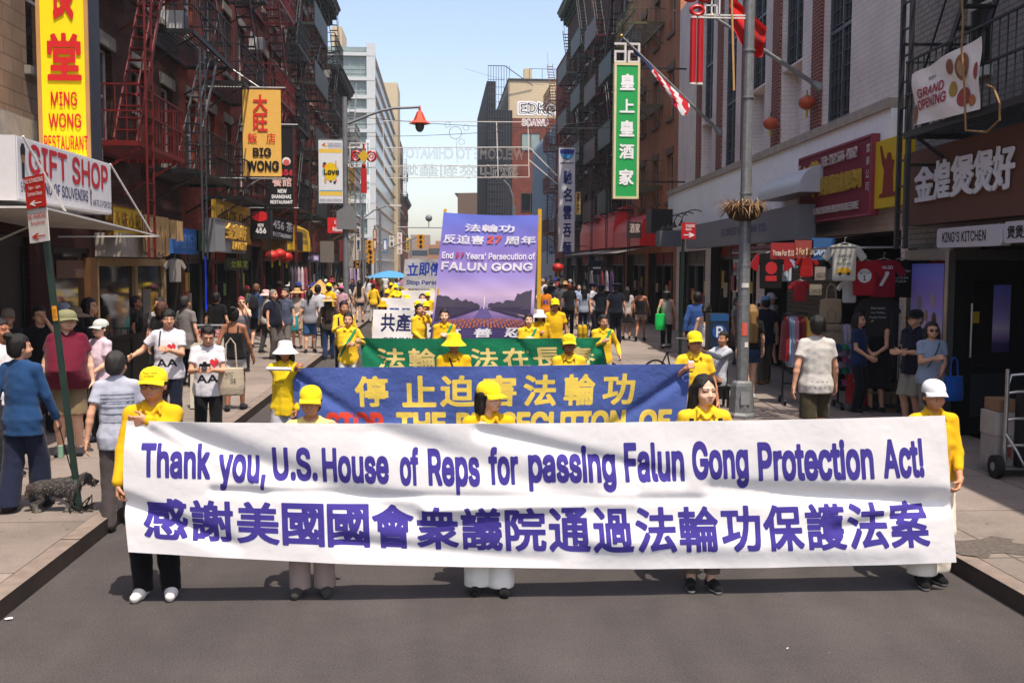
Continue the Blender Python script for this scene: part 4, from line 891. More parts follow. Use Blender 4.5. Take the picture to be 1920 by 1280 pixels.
        # ---- lower garment
        if top != 'dress' and bot != 'none':
            hz = S.get('bhem', {'trousers': .055, 'wide': .06, 'crop': .20, 'shorts': .50, 'mini': .68, 'skirt': .42, 'longskirt': .16}[bot])
            if J['dz'] and bot == 'trousers': hz = .1
            lo3 = lo.copy(); hi3 = hi.copy(); hi3[2] = 1.02+dz; lo3[2] = max(0, hz-.04); G = Grid(lo3, hi3, hb)
            pel = [(z, a+.012, b+.012, x, y) for z, a, b, x, y in bz(torso(S)) if z < 1.05+dz]
            if bot in ('skirt', 'longskirt'): G.loft([(hz-.03, .26, .20, 0, 0), (.75+dz, .20*bw, .15*bw, 0, 0)]+pel[1:], .02)
            else:
                G.loft(pel, .02); r2, r3 = {'wide': (.095, .105), 'shorts': (.098, .092), 'mini': (.105, .10), 'crop': (.072, .062)}.get(bot, (.074, .062)); lw2 = S.get('leg', 1.0)*lw
                for i in (0, 1):
                    hp, kn, an = J['hip'][i], J['kn'][i], J['an'][i]; G.cap(hp, kn, .088*lw2, r2*lw2, .03); G.cap(kn, an+v3(0, .005, -.03), r2*lw2, r3*lw2, .015) if bot in ('trousers', 'wide', 'crop') else None
            if lod < 3: wrinkle(G, .007 if lod < 2 else .004, .8, sd+2, hz)
            zt = min(1.0+dz, (S.get('hem', {'tank': .86, 'tunic': .72, 'crop': 1.0, 'jacket': .78}.get(top, .80))+dz+.09) if top != 'none' else 9)
            G.keep(lambda x, y, z: np.maximum(hz-z, z-zt)); V, Q = G.mesh(); P['shorts' if bot in ('shorts', 'mini') else ('skirt' if 'skirt' in bot else 'trousers')] = npmesh('trousers', V*sc, Q)
        if S['hair'] != 'none':
            V, Q = hairG(S, max(hh*1.15, .007)).mesh(); P['hair'] = npmesh('hair', (V*hsc(S) @ HM.T+nk)*sc, Q)
        for i in (0, 1):
            V, Q, mi = shoe_v(S, J, i, (.008, .01, .014, .02)[lod], S.get('shoe', 'sneaker')); P['shoe%d' % i] = npmesh('shoe', V*sc, Q, mi)
        if S.get('hat'):
            mb = hatMB(S['hat']); A = np.array(mb.v)*hsc(S) @ HM.T+nk; mb.v = [tuple(p*sc) for p in A]; o = mb.build('hat', None, (), True); P['hat'] = o.data; bpy.data.objects.remove(o)
        P['HM'] = HM; P['nk'] = nk; CACHE[key] = P
    P = CACHE[key]; ro = root('person', label, 'person', (loc[0], loc[1], zg), R(rz), group); ro['sc'] = sc
    def put(nm, me, ms):
        if len(me.materials) < len(ms):
            for _ in range(len(ms)-len(me.materials)): me.materials.append(None)
        o = bpy.data.objects.new(nm, me); COL.objects.link(o); o.parent = ro
        for k, m in enumerate(ms): o.material_slots[k].link = 'OBJECT'; o.material_slots[k].material = m
        return o
    tc = S.get('top_m') or ccloth((YEL, '#d9ab16', '#e6bc28', '#d2a512')[len(label) % 4] if S.get('top_c') == YEL else S.get('top_c', '#777777')); bc = S.get('bot_m') or ccloth(S.get('bot_c', '#2a2a30'))
    put('body', P['body'], [skinmat(S.get('skin', 0)), DARKF(), LIPM()])
    sh = put('shirt' if top != 'dress' else 'dress', P['shirt'], [tc]) if 'shirt' in P else None
    for nm in ('trousers', 'shorts', 'skirt'):
        if nm in P: put(nm, P[nm], [bc])
    if 'hair' in P: put('hair', P['hair'], [mat('hair %s' % S.get('hair_c', '#14100e'), S.get('hair_c', '#14100e'), rough=.45, var=.25, vs=30, bump=.5, bs=70, stretch=(3, 3, .6))])
    for i in (0, 1): put('shoe', P['shoe%d' % i], [ccloth(S.get('shoe_c', '#18181a')), ccloth(S.get('sole_c', S.get('shoe_c', '#d8d8d8')))])
    if 'hat' in P: put({'cap': 'cap', 'police': 'police_cap', 'visor': 'visor'}.get(S['hat'], 'hat'), P['hat'], [ccloth(S.get('hat_c', '#f0c818')), ccloth(S.get('hat_c2', '#15151a'))])
    HM, nk = P['HM'], P['nk']; hw = lambda x, y, z: Vector(tuple(((v3(x, y, z)*hsc(S) @ HM.T)+nk)*sc))
    if S.get('glasses'):
        mb = MB(); g = S['glasses']
        for sx in (-1, 1):
            pts = [hw(sx*.033+.023*math.cos(a), -.104+.004*abs(math.cos(a)), .128+.017*math.sin(a)) for a in [2*math.pi*q/14 for q in range(14)]]; mb.tube(pts, .0022*sc, 5, 0, True)
            mb.tube([hw(sx*.056, -.098, .134), hw(sx*.075, -.04, .136), hw(sx*.078, .01, .132)], .002*sc, 5)
            if g == 'sun': mb.raw(pts, [tuple(range(14))], 1)
        mb.tube([hw(-.010, -.108, .131), hw(.010, -.108, .131)], .002*sc, 5); mb.build('glasses', ro, [mat('glasses frame', '#1a1416', rough=.3, var=0), mat('dark lens', '#08080a', rough=.08, var=0)])
    bvh = None
    def front(x, z, sgn=-1, e=.004):
        nonlocal bvh
        if bvh is None:
            me = P['shirt']; bvh = BVHTree.FromPolygons([v.co.copy() for v in me.vertices], [tuple(p.vertices) for p in me.polygons])
        hit = bvh.ray_cast(Vector((x, sgn*.8, z)), Vector((0, -sgn, 0)))
        return Vector((x, (hit[0].y if hit[0] else 0)+sgn*e, z))
    ro_front = front
    if S.get('sash') and sh:
        mb = MB(); c = S['sash']; N = 14; s_ = 1 if S.get('sash_side', 1) > 0 else -1
        A = [front(s_*(.13-.27*q/N)*sc, (1.435-.50*q/N)*sc, -1, .012) for q in range(N+1)]; up = [Vector((.055*s_, 0, .03))*sc]*(N+1)
        v = []; 
        for p in A: v += [p-Vector((.036*s_, 0, .02)), p+Vector((.036*s_, 0, .02))]
        mb.raw(v, [(2*q, 2*q+1, 2*q+3, 2*q+2) for q in range(N)]); mb.build('sash', ro, [ccloth(c)], True)
    for st in S.get('strap', ()):
        c, pts, wd_ = st[0], st[1], st[2]; sg2 = st[3] if len(st) > 3 else -1; A = []
        for (x0, z0), (x1, z1) in zip(pts, pts[1:]):
            for q in range(8): A.append(front((x0+(x1-x0)*q/8)*sc, (z0+(z1-z0)*q/8)*sc, sg2, .008))
        v = []
        for k, p in enumerate(A):
            d = (A[min(k+1, len(A)-1)]-A[max(k-1, 0)]); n_ = Vector((d.z, 0, -d.x)); n_ = n_.normalized() if n_.length > 1e-6 else Vector((1, 0, 0)); v += [p-n_*wd_/2, p+n_*wd_/2]
        mb = MB(); mb.raw(v, [(2*q, 2*q+1, 2*q+3, 2*q+2) for q in range(len(A)-1)]); mb.build('strap', ro, [ccloth(c)], True)
    for d in S.get('decals', ()):
        sg2 = d.get('side', -1); fn = lambda x, z: front(x, z, sg2, .005)
        if d.get('head'):
            bh = BVHTree.FromPolygons([v.co.copy() for v in P['hat'].vertices], [tuple(p.vertices) for p in P['hat'].polygons]); hc = hw(0, .012, .19); fz = hw(0, -1, .19)-hc; fz.normalize(); rx = hw(1, .012, .19)-hc; rx.normalize(); uz = rx.cross(-fz) * 1.0; uz = uz if uz.z > 0 else -uz
            def fn(x, z):
                o_ = hc+rx*x+uz*z+fz*.4; hit = bh.ray_cast(o_, -fz); return (hit[0] if hit[0] else hc+rx*x+uz*z)+fz*.003
        if 'text' in d: lettering(ro, d['text'], [cmat(d.get('c', '#181818'), 'print')], fn, 'lettering', kind=d.get('kind', 'sans'))
        if 'polys' in d: flat(ro, d['polys'], [cmat(c, 'print') for c in d['cs']], 'emblem', fn=fn)
    if S.get('backpack'):
        bk = root('backpack', S['backpack'][1], 'backpack', (loc[0], loc[1], zg), R(rz)); mb = MB(); G = Grid((-.2, .0, .9), (.2, .36, 1.5), .02)
        G.ell((0, .21, 1.20), (.15, .09, .21), 0); G.ell((0, .26, 1.10), (.11, .06, .10), .02); V, Q = G.mesh(); me = npmesh('pack', V*sc, Q); me.materials.append(ccloth(S['backpack'][0])); link('pack', me, bk)
        for sx in (-1, 1): MB().tube([Vector((sx*.10, .14, 1.38))*sc, Vector((sx*.105, .06, 1.47))*sc, Vector((sx*.11, -.05, 1.46))*sc, Vector((sx*.12, -.13, 1.36))*sc, Vector((sx*.15, -.10, 1.15))*sc, Vector((sx*.15, .1, 1.05))*sc], .014, 6).build('strap', bk, [ccloth(S['backpack'][0])], True)
    ro['front'] = 0; del ro['front']; del ro['sc']; FIG[ro.name] = (J, sc, P); return ro
FIG = {}
def hand_at(ro, i, dx=0, dy=0, dz=0):
    """world position just below a person's hand"""
    J, sc, P = FIG[ro.name]; d = J['wr'][i]-J['el'][i]; d = d/np.linalg.norm(d); p = (J['wr'][i]+d*.07)*sc
    return Matrix.Translation(ro.location) @ ro.rotation_euler.to_matrix().to_4x4() @ Vector((p[0]+dx, p[1]+dy, p[2]+dz))
# ================================================================== signs and street furniture
def onr(px, py, off=0.0):
    d = ray(px, py); t = (6.67-off)/(d.x-.051*d.y)
    p = Vector((0, 0, CAMH))+d*t
    return p if p.y < 37.5 else onx(px, py, 8.58-off)
def lsign(px0, px1, pyt, pyb, off):
    a, b = onx(px0, pyt, XL+off), onx(px1, pyt, XL+off); c = onx(px0, pyb, XL+off); return (XL+off, a.y, 0), LZ, b.y-a.y, c.z, a.z
def rsign(px0, px1, pyt, pyb, off):
    a, b = onr(px0, pyt, off), onr(px1, pyt, off); c = onr(px0, pyb, off); return (a.x, a.y, 0), math.atan2(b.y-a.y, b.x-a.x), math.hypot(b.x-a.x, b.y-a.y), c.z, a.z
def psign(px0, px1, pyt, pyb, Y):
    a, b = at(px0, pyt, Y), at(px1, pyb, Y); return (a.x, Y, 0), 0, b.x-a.x, b.z, a.z
def sign(label, geo, face, frame=None, dep=.12, lines=(), cols=('#111111',), fw=.0, name='sign', kind='sans', thick=0, side=None, fm='print', cat='sign', group=None):
    loc, rz, L, z0, z1 = geo; ro = root(name, label, cat, loc, rz, group); mb = MB(); mb.box(0, L, 0, dep, z0, z1); mb.build('panel', ro, [cmat(side or frame or face)])
    mb = MB(); mb.box(fw, L-fw, -.012, -.002, z0+fw, z1-fw); mb.build('face', ro, [cmat(face, fm)])
    if fw and frame: mb = MB(); mb.box(0, L, -.03, -.001, z1-fw, z1).box(0, L, -.03, -.001, z0, z0+fw).box(0, fw, -.03, -.001, z0+fw, z1-fw).box(L-fw, L, -.03, -.001, z0+fw, z1-fw); mb.build('frame', ro, [cmat(frame)])
    W, H = L, z1-z0
    if lines: lettering(ro, [(l[0], l[1]*W, l[2]*W, z0+l[3]*H, z0+l[4]*H)+tuple(l[5:]) for l in lines], [cmat(c, 'print') for c in cols], lambda x, z: (x, -.032-thick, z), kind=kind, thick=thick)
    return ro
def part_box(ro, nm, m, *boxes):
    mb = MB()
    for b in boxes: mb.box(*b)
    return mb.build(nm, ro, [m] if not isinstance(m, (list, tuple)) else m)
def bars(ro, nm, m, segs, w=.03):
    if nm in ('bracket', 'hanger_bar') and len(segs) > 1: return [bars(ro, nm, m, [s], w) for s in segs]
    mb = MB()
    for a, b in segs: mb.bar(a, b, w)
    return mb.build(nm, ro, [m])
# ---- left hanging signs
g = psign(63, 172, -140, 301, 16.0)
S_ = sign('tall yellow hanging restaurant sign with red characters and tan frame', g, '#f0d400', '#b88a52', .5, [
    ('食', .26, .78, .602, .90, 0, .065, 40), ('堂', .20, .86, .342, .545, 0, .065, 40), ('MING', .25, .76, .232, .294, 0, .03, 26), ('WONG', .20, .83, .138, .201, 0, .03, 26), ('RESTAURANT', .10, .95, .042, .106, 0, .02, 26)], ('#c4191c',), .055, side='#2e323c')
# awning sign
a = onx(28, 253, -4.9); b = onx(28, 375, -4.9); c = onx(207, 330, -4.9); L = c.y-a.y
ro = root('awning_sign', 'white gift shop awning with red capitals over the left pavement', 'awning', (-4.9, a.y, 0), LZ); z0, z1 = b.z, a.z
part_box(ro, 'box', mat('white vinyl', '#cfcdcd', rough=.5, var=.05, dirt=.1), (0, L, 0, 1.38, z0, z1))
part_box(ro, 'face', mat('white vinyl face', '#d0cfd2', rough=.5, var=.05), (.02, L-.02, -.012, -.002, z0+.02, z1-.02))
lx = lambda px: onx(px, 330, -4.9).y-a.y
H = z1-z0; lettering(ro, [('GIFT SHOP', lx(52), lx(200), z0+.44*H, z0+.93*H, 0, .045, 26), ('ALL KIND OF SOUVENIRS', lx(48), lx(162), z0+.16*H, z0+.37*H, 1, .025, 22), ('HATS 3 FOR $10', lx(171), lx(206), z0+.09*H, z0+.25*H, 1, .02, 20), ('59B', lx(36), lx(48), z0+.13*H, z0+.29*H, 1, .01, 20)], [cmat('#b02430', 'print'), cmat('#2a2e62', 'print')], lambda x, z: (x, -.018, z))
ts = [(-.5, .35), (-.22, .5), (.22, .5), (.5, .35), (.38, .12), (.27, .2), (.27, -.5), (-.27, -.5), (-.27, .2), (-.38, .12)]
flat(ro, [([(lx(41)+.15*x, z0+.62*H+.55*H*z) for x, z in ts], 0), (disc(lx(41), z0+.66*H, .05), 1), ([(lx(167)+.06*x, z0+.26*H+.3*H*z) for x, z in ts], 0)], [cmat('#1c1c20', 'print'), cmat('#8a6a3a', 'print')], eps=.02)
mb = MB()
for s_, e_ in (((-.1, -.3, z0-.08), (L+1.4, -.32, z0-.28)), ((L*.5, .1, z0-.05), (L*.5+.2, 1.3, z0-.55)), ((.1, -.05, z1), (.9, -.25, z0-.12)), ((L, 0, z1), (L+1.2, -.25, z0-.22)), ((L+1.4, -.3, z0-.28), (L+1.4, 1.3, z0-.3)), ((-.1, -.3, z0-.08), (-.1, 1.3, z0-.1))): mb.bar(s_, e_, .022)
mb.build('awning_strut', ro, [WH]); 
mb = MB(); mb.raw([(-.1, -.3, z0-.05), (L+.1, -.32, z0-.22), (L+.1, 1.3, z0-.16), (-.1, 1.3, z0-.02)], [(0, 1, 2, 3)]); mb.raw([(-.1, -.3, z0-.07), (L+.1, -.32, z0-.24), (L+.1, 1.3, z0-.18), (-.1, 1.3, z0-.04)], [(3, 2, 1, 0)]); mb.build('awning_cloth', ro, [mat('awning canvas', '#c5c3bf', var=.1)])
# orange sign on two bars
g = psign(454, 528, 168, 331, 29.0); L = g[2]
S_ = sign('orange yellow cloth sign between two steel bars, black and red lettering', g, '#dfae52', None, .03, [('大', .28, .66, .745, .945, 0, .07, 26), ('旺', .28, .66, .52, .73, 0, .06, 26), ('飯', .13, .38, .385, .50, 0, .03, 26), ('店', .62, .86, .385, .50, 0, .03, 26), ('BIG', .26, .74, .225, .33, 1, .07, 24), ('WONG', .1, .94, .06, .18, 1, .07, 24)], ('#c92b22', '#0c0c0c'), 0, name='cloth_sign')
xw = XL-g[0][0]
mb = MB()
for z in (g[3]-.06, g[4]+.06): mb.tube([(xw, .02, z), (L+.12, .02, z)], .025, 8)
mb.tube([(xw, .02, g[3]-.9), (L*.45, .02, g[3]-.06)], .018, 6).tube([(xw, .02, g[4]+1.0), (L*.45, .02, g[4]+.06)], .018, 6); mb.build('hanger_bar', S_, [STEEL])
g = psign(503, 551, 236, 387, 34.0); L = g[2]
S_ = sign('black hanging sign with white capitals under the orange one', g, '#0d0d0f', '#1a1a1c', .1, [('456', .3, .98, .26, .40, 0, .06, 22), ('餐館', .14, .92, .245, .36, 1, .05, 24), ('NEW', .36, .72, .165, .215, 0, .06, 20), ('SHANGHAI', .10, .9, .095, .145, 0, .06, 20), ('RESTAURANT', .05, .96, .03, .075, 0, .06, 20)][1:], ('#e8e8e8', '#d8b0a8'), .03)
lettering(S_, [('456', .42*L, .99*L, g[3]+.385*(g[4]-g[3]), g[3]+.46*(g[4]-g[3]), 0, .07, 20)], [cmat('#c42838', 'print')], lambda x, z: (x, -.02, z))
flat(S_, [(disc(.72*L, g[3]+.56*(g[4]-g[3]), .17*L), 0), (disc(.72*L, g[3]+.545*(g[4]-g[3]), .13*L), 1)], [cmat('#e4dcd8', 'print'), cmat('#c85a50', 'print')], eps=.025)
xw = XL-g[0][0]
for z in (g[3]-.05, g[4]+.05): mb = MB(); mb.tube([(xw, .03, z), (L+.15, .03, z)], .02, 6); mb.build('hanger_bar', S_, [STEEL])
g = psign(469, 507, 392, 448, 33.2)
S_ = sign('black box sign with red lantern shape and white number', g, '#101012', '#1c1c1e', .5, [('NEW', .38, .68, .40, .52, 0, .05, 18), ('456', .26, .80, .18, .37, 0, .07, 20)], ('#dedede',), .02)
flat(S_, [(disc(g[2]*.5, g[3]+.76*(g[4]-g[3]), g[2]*.42, .17*(g[4]-g[3])), 0)], [cmat('#c01820', 'print')], eps=.02)
sign('black board with white block letters over the shop past the box sign', lsign(507, 548, 404, 446, .9), '#131315', '#1c1c1e', .4, [('456 茶', .06, .96, .42, .92, 0, .06, 20), ('RESTAURANT', .06, .96, .1, .3, 0, .03, 16)], ('#dcdcdc',), .02)
sign('yellow shop board with dark characters beside the gift awning', lsign(208, 265, 383, 443, .45), '#d8b030', '#6a4a20', .1, [('川 味 小 吃', .06, .92, .3, .85, 0, .05, 22)], ('#8a5a14',), .02)
sign('mustard board with brown letters above the gold lettered shop', lsign(403, 470, 372, 452, .35), '#a8842a', None, .1, [('NICE ONE', .12, .95, .5, .8, 0, .05, 18)], ('#5a3c10',))
sign('silver board with gold raised characters over a left shop', lsign(400, 458, 408, 472, 1.0), '#8b8c8e', '#6a6b6d', .2, [('金寶軒', .30, .98, .42, .92, 0, .06, 22), ('BAKERY', .5, .98, .1, .36, 0, .05, 18)], ('#c99c3c',), .03, thick=.05)
sign('blue shop board behind the hanging cardboard', lsign(322, 371, 425, 475, .5), '#2f68b0', None, .1, [('福記', .2, .8, .2, .8, 0, .02, 16)], ('#5a8ac8',))
sign('striped green and teal shutter board beside the blue board', lsign(367, 399, 430, 470, .5), '#3c6a50', None, .08)
sign('small dark board with yellow green characters over a doorway', lsign(426, 465, 484, 507, .6), '#14180e', None, .08, [('女裝文', .1, .9, .2, .85, 0, .03, 20)], ('#8a9a20',))
g = psign(614, 646, 408, 437, 44.0)
S_ = sign('red pharmacy sign half hidden by the grey lamppost', g, '#c4161c', None, .3, [('U.S. 藥房', .4, .98, .55, .9, 0, .03, 18), ('PHARMACY', .3, 1.0, .08, .4, 0, .05, 18)], ('#e8e0e0',))
# cardboard sheets
for k, (px0, px1, pyt, pyb, lb) in enumerate(((273, 316, 402, 480, 'large sagging tan cardboard sheets hung under the black balcony'), (320, 343, 412, 455, 'smaller tan cardboard sheets right of the large ones'))):
    loc, rz, L, z0, z1 = lsign(px0, px1, pyt, pyb, .75); ro = root('cardboard_sheet', lb, 'cardboard', loc, rz); n = int(L/.16)+1; part_box(ro, 'backing', mat('cardboard', '#a98a5e', var=.15, vs=4, dirt=.15), (0, L, .03, .05, z0+.1, z1))
    for q in range(n):
        mb = MB(); x = L*q/n; jag = random.uniform(0, .12); mb.sheet(lambda u, v, x=x, jag=jag: Vector((x+u*L/n*1.02, -.02*math.sin(u*math.pi)-.012*(q % 2)+.010*math.sin(v*3+q), z0+jag+(z1-z0-jag)*v)), 4, 6, .006); mb.build('strip', ro, [mat('cardboard', '#a98a5e', var=.15, vs=4, dirt=.15)], True)
# pale fascia and cream doors under the tenement
ro = root('shopfront', 'cream framed glass shopfront doors under the cardboard sheets', 'shopfront', (XL+.02, 19.25, 0), LZ)
part_box(ro, 'fascia', mat('grey cream fascia', '#8f887c', var=.1), (0, 2.75, -.55, 0, 2.62, 3.05))
CRF = mat('cream door frame', '#a88f66', var=.12); part_box(ro, 'door_frame', CRF, (.0, .14, -.1, .05, .15, 2.6), (2.4, 2.56, -.1, .05, .15, 2.6), (4.6, 4.76, -.1, .05, .15, 2.6), (.14, 2.4, -.1, .05, 2.45, 2.6), (2.56, 4.6, -.1, .05, 2.45, 2.6), (.14, 4.6, -.1, .0, .15, .45))
part_box(ro, 'pane', GLASS, (.14, 2.4, -.03, -.015, .45, 2.45), (2.56, 4.6, -.03, -.015, .45, 2.45)); part_box(ro, 'notice', cmat('#77736c', 'print'), (3.1, 3.7, -.045, -.035, 1.45, 1.95))
part_box(ro, 'brown_post', mat('brown timber', '#5c3c1e', var=.2), (-.45, -.08, -.14, .02, .15, 2.6))
# yellow and black awning
loc, rz, L, z0, z1 = lsign(541, 585, 414, 468, .95); ro = root('awning', 'yellow and black box awning with tan curved end on the left row', 'awning', loc, rz)
mb = MB(); mb.prism([(0, z0), (1.0, z0), (1.0, z1), (.5, z1+.05), (.15, z1-.15)], 0, L, ax='x'); mb.build('canopy', ro, [mat('yellow vinyl', '#d0a800', rough=.4, var=.08)])
part_box(ro, 'black_stripe', BLACK, (L*.3, L*.55, -.01, .0, z0, z1-.3)); 
mb = MB(); mb.prism([(0.02, z0-.02), (.98, z0-.02), (.98, z1-.02), (.5, z1+.03), (.17, z1-.17)], -.03, -.002, ax='x'); mb.build('end_panel', ro, [mat('tan end', '#9c7448', var=.15)])
for lb, px0, px1, pyt, pyb, c in (('grey flat awning panel above the market stalls, left', 600, 626, 452, 492, '#6a645e'), ('white hanging board behind the grey lamppost', 655, 672, 440, 488, '#b9b4ac'), ('dark red board under the pharmacy sign', 636, 648, 450, 490, '#6a1c1e')):
    sign(lb, psign(px0, px1, pyt, pyb, 46 if px0 < 650 else 70), c, None, .2)
for k, (px0, px1, pyt, pyb, tx, c, tc, lb) in enumerate(((745, 754, 436, 476, '大吉大利', '#d8d4ce', '#a83040', 'narrow white vertical sign with red characters far down the left row'), (730, 739, 442, 462, '中華', '#d0ccc6', '#33333a', 'tiny white vertical sign with dark characters far left row'), (686, 694, 262, 402, '商業中心', '#d9dbdc', '#6a9a96', 'very tall thin white sign on the glass block'))):
    g = psign(px0, px1, pyt, pyb, 110 if k < 2 else 96); n = len(tx); sign(lb, g, c, None, .15, [(t, .2, .8, 1-(q+.9)/n, 1-(q+.1)/n, 0, .03, 14) for q, t in enumerate(tx)], (tc,))
# ---- right hanging signs
g = psign(1152, 1197, 118, 373, 36.0); L = g[2]
S_ = sign('tall green vertical sign with white characters and cream frame', g, '#1fa050', '#d8cca0', .25, [(t, .22, .80, v0, v1, 0, .07, 28) for t, v0, v1 in (('皇', .80, .92), ('上', .635, .735), ('皇', .46, .58), ('酒', .295, .405), ('家', .10, .22))], ('#ececec',), .08)
z1 = g[4]; WW = mat('white sign frame', '#c8c4c0', var=.05)
mb = MB()
for x0 in (.0, L*.53):
    for a_, b_, c_, d_ in ((0, .47, .36, .43), (0, .47, .62, .69), (0, .08, .02, .36), (.39, .47, .02, .36), (.08, .39, .02, .08), (.39, .47, .43, .62)): mb.box(x0+a_*L, x0+b_*L, .02, .12, z1+c_, z1+d_)
mb.build('fret_crown', S_, [WW]); xw = 8.58-g[0][0]; bars(S_, 'hanger_bar', IRONB, [((L, .1, z), (xw, .1, z)) for z in (g[3]+.6, g[4]-.15)], .05)
g = psign(1048, 1077, 276, 472, 55.0); tx = '馳名雲吞麵'
S_ = sign('white vertical sign with blue characters and a bowl emblem', g, '#cfd0d4', '#a9abb0', .2, [(t, .28, .80, .80-.17*(q+.9), .80-.17*(q+.1), 0, .05, 24) for q, t in enumerate(tx)], ('#1e2a6a',), .02)
L = g[2]; H = g[4]-g[3]; zc = g[4]-.02*H; flat(S_, [([(L*.06, zc)]+[(L*.5-L*.44*math.cos(math.pi*q/12), zc-.10*H*math.sin(math.pi*q/12)) for q in range(13)]+[(L*.94, zc)], 0), ([(L*.1, zc-.045*H)]+[(L*.5-L*.38*math.cos(math.pi*q/12), zc-.045*H-.045*H*math.sin(math.pi*q/12)) for q in range(13)]+[(L*.9, zc-.045*H)], 1), (rect(L*.1, L*.9, g[4]-.155*H, g[4]-.145*H), 2)], [cmat('#1c2a80', 'print'), cmat('#3a8ac0', 'print'), cmat('#55565c', 'print')], eps=.03)
bars(S_, 'hanger_bar', IRONB, [((L, .1, z), (8.58-g[0][0], .1, z)) for z in (g[3]+.3, g[4]-.3)], .05)
# ---- white leftover: maroon and yellow boards, kitchen board, lightboxes
g = rsign(1500, 1637, 298, 421, .45); 
S_ = sign('maroon shop board with raised gold characters over the souvenir stall', g, '#741830', '#8a3044', .12, [('富', .06, .17, .42, .84, 0, .10, 26), ('華', .20, .34, .36, .88, 0, .10, 26), ('美術禮品有限公司', .36, .90, .36, .62, 0, .09, 24), ('TEL: 212 334-9162', .38, .84, .76, .90, 1, .03, 22), ('60-A NEW HONG SOUVENIR WHOLESALE', .05, .88, .10, .20, 1, .02, 18)], ('#a98a28', '#b0a4a0'), .04, thick=.03)
lettering(S_, [(t, .01*g[2], .045*g[2], g[3]+v*(g[4]-g[3]), g[3]+(v+.11)*(g[4]-g[3]), 0, .02, 18) for t, v in (('富', .78), ('華', .62), ('公', .46), ('司', .30), ('日', .12))]+[(t, .945*g[2], .985*g[2], g[3]+v*(g[4]-g[3]), g[3]+(v+.11)*(g[4]-g[3]), 0, .02, 18) for t, v in (('富', .78), ('華', .62), ('公', .46), ('司', .30))], [cmat('#b9b0ac', 'print')], lambda x, z: (x, -.035, z))
g = rsign(1642, 1702, 268, 392, .40); S_ = sign('yellow board with a small red torch statue drawing right of the maroon board', g, '#c8a80c', None, .12)
L = g[2]; z0 = g[3]; Hh = g[4]-g[3]; flat(S_, [([(L*x, z0+Hh*z) for x, z in ((.20, .15), (.72, .15), (.72, .2), (.64, .22), (.62, .5), (.66, .66), (.58, .68), (.55, .78), (.44, .80), (.40, .70), (.34, .74), (.24, .92), (.18, .92), (.26, .66), (.34, .55), (.30, .22), (.2, .2))], 0)], [cmat('#7a2410', 'print')], eps=.02)
a = onr(1697, 290, .55); b = onr(1990, 240, .55); c = onr(1697, 424, .55)
geo = ((a.x, a.y, 0), math.atan2(b.y-a.y, b.x-a.x), math.hypot(b.x-a.x, b.y-a.y), c.z, a.z)
lu = lambda px: (onr(px, 330, .55)-Vector((a.x, a.y, onr(px, 330, .55).z))).length/geo[2]
tx = '金煌煲煲好'; pxs = ((1722, 1757), (1758, 1787), (1790, 1832), (1833, 1868), (1869, 1908))
sign('long dark brown restaurant board with big white outlined characters', geo, '#5c392b', '#4a2e22', .3, [(t, lu(p[0]), lu(p[1]), .30, .80, 0, .055, 30) for t, p in zip(tx, pxs)], ('#d2d0d6',), .0, thick=.025)
def lightbox(label, px0, px1, pyt, pyb, lines):
    geo = rsign(px0, px1, pyt, pyb, .62); loc, rz, L, z0, z1 = geo; ro = root('lightbox_sign', label, 'sign', loc, rz)
    pts = [(L*.5+(L*.5-.06)*sx+.06*math.cos(t), (z0+z1)/2+((z1-z0)/2-.06)*sz+.06*math.sin(t)) for sx, sz, t0 in ((1, 1, 0), (-1, 1, math.pi/2), (-1, -1, math.pi), (1, -1, math.pi*1.5)) for t in [t0+q*math.pi/8 for q in range(5)]]
    mb = MB(); mb.prism(pts, 0, .12); mb.build('panel', ro, [mat('white acrylic', '#b9b8c2', rough=.15, var=.03)]); lettering(ro, [(l[0], l[1]*L, l[2]*L, z0+l[3]*(z1-z0), z0+l[4]*(z1-z0))+tuple(l[5:]) for l in lines], [cmat('#141416', 'print')], lambda x, z: (x, -.004, z)); return ro
lightbox('long white lightbox sign with black capitals above the glass door', 1757, 1879, 429, 465, [("KING'S KITCHEN", .10, .78, .26, .78, 0, .025, 26)])
lightbox('white lightbox sign with black characters at the right picture edge', 1883, 1975, 416, 456, [('煲煲好粥麵', .08, .95, .2, .8, 0, .05, 26)])
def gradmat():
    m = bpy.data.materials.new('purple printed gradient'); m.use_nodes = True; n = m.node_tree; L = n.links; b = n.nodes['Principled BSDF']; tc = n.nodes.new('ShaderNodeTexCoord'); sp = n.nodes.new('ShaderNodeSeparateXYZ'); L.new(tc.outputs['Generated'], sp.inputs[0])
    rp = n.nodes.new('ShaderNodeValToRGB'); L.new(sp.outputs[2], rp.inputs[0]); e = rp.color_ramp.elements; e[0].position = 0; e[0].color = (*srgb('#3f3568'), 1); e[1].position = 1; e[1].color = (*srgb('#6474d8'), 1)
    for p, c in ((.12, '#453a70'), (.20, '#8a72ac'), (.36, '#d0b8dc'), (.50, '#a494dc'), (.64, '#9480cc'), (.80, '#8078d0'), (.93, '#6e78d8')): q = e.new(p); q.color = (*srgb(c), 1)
    L.new(rp.outputs[0], b.inputs['Base Color']); b.inputs['Roughness'].default_value = .6; return m
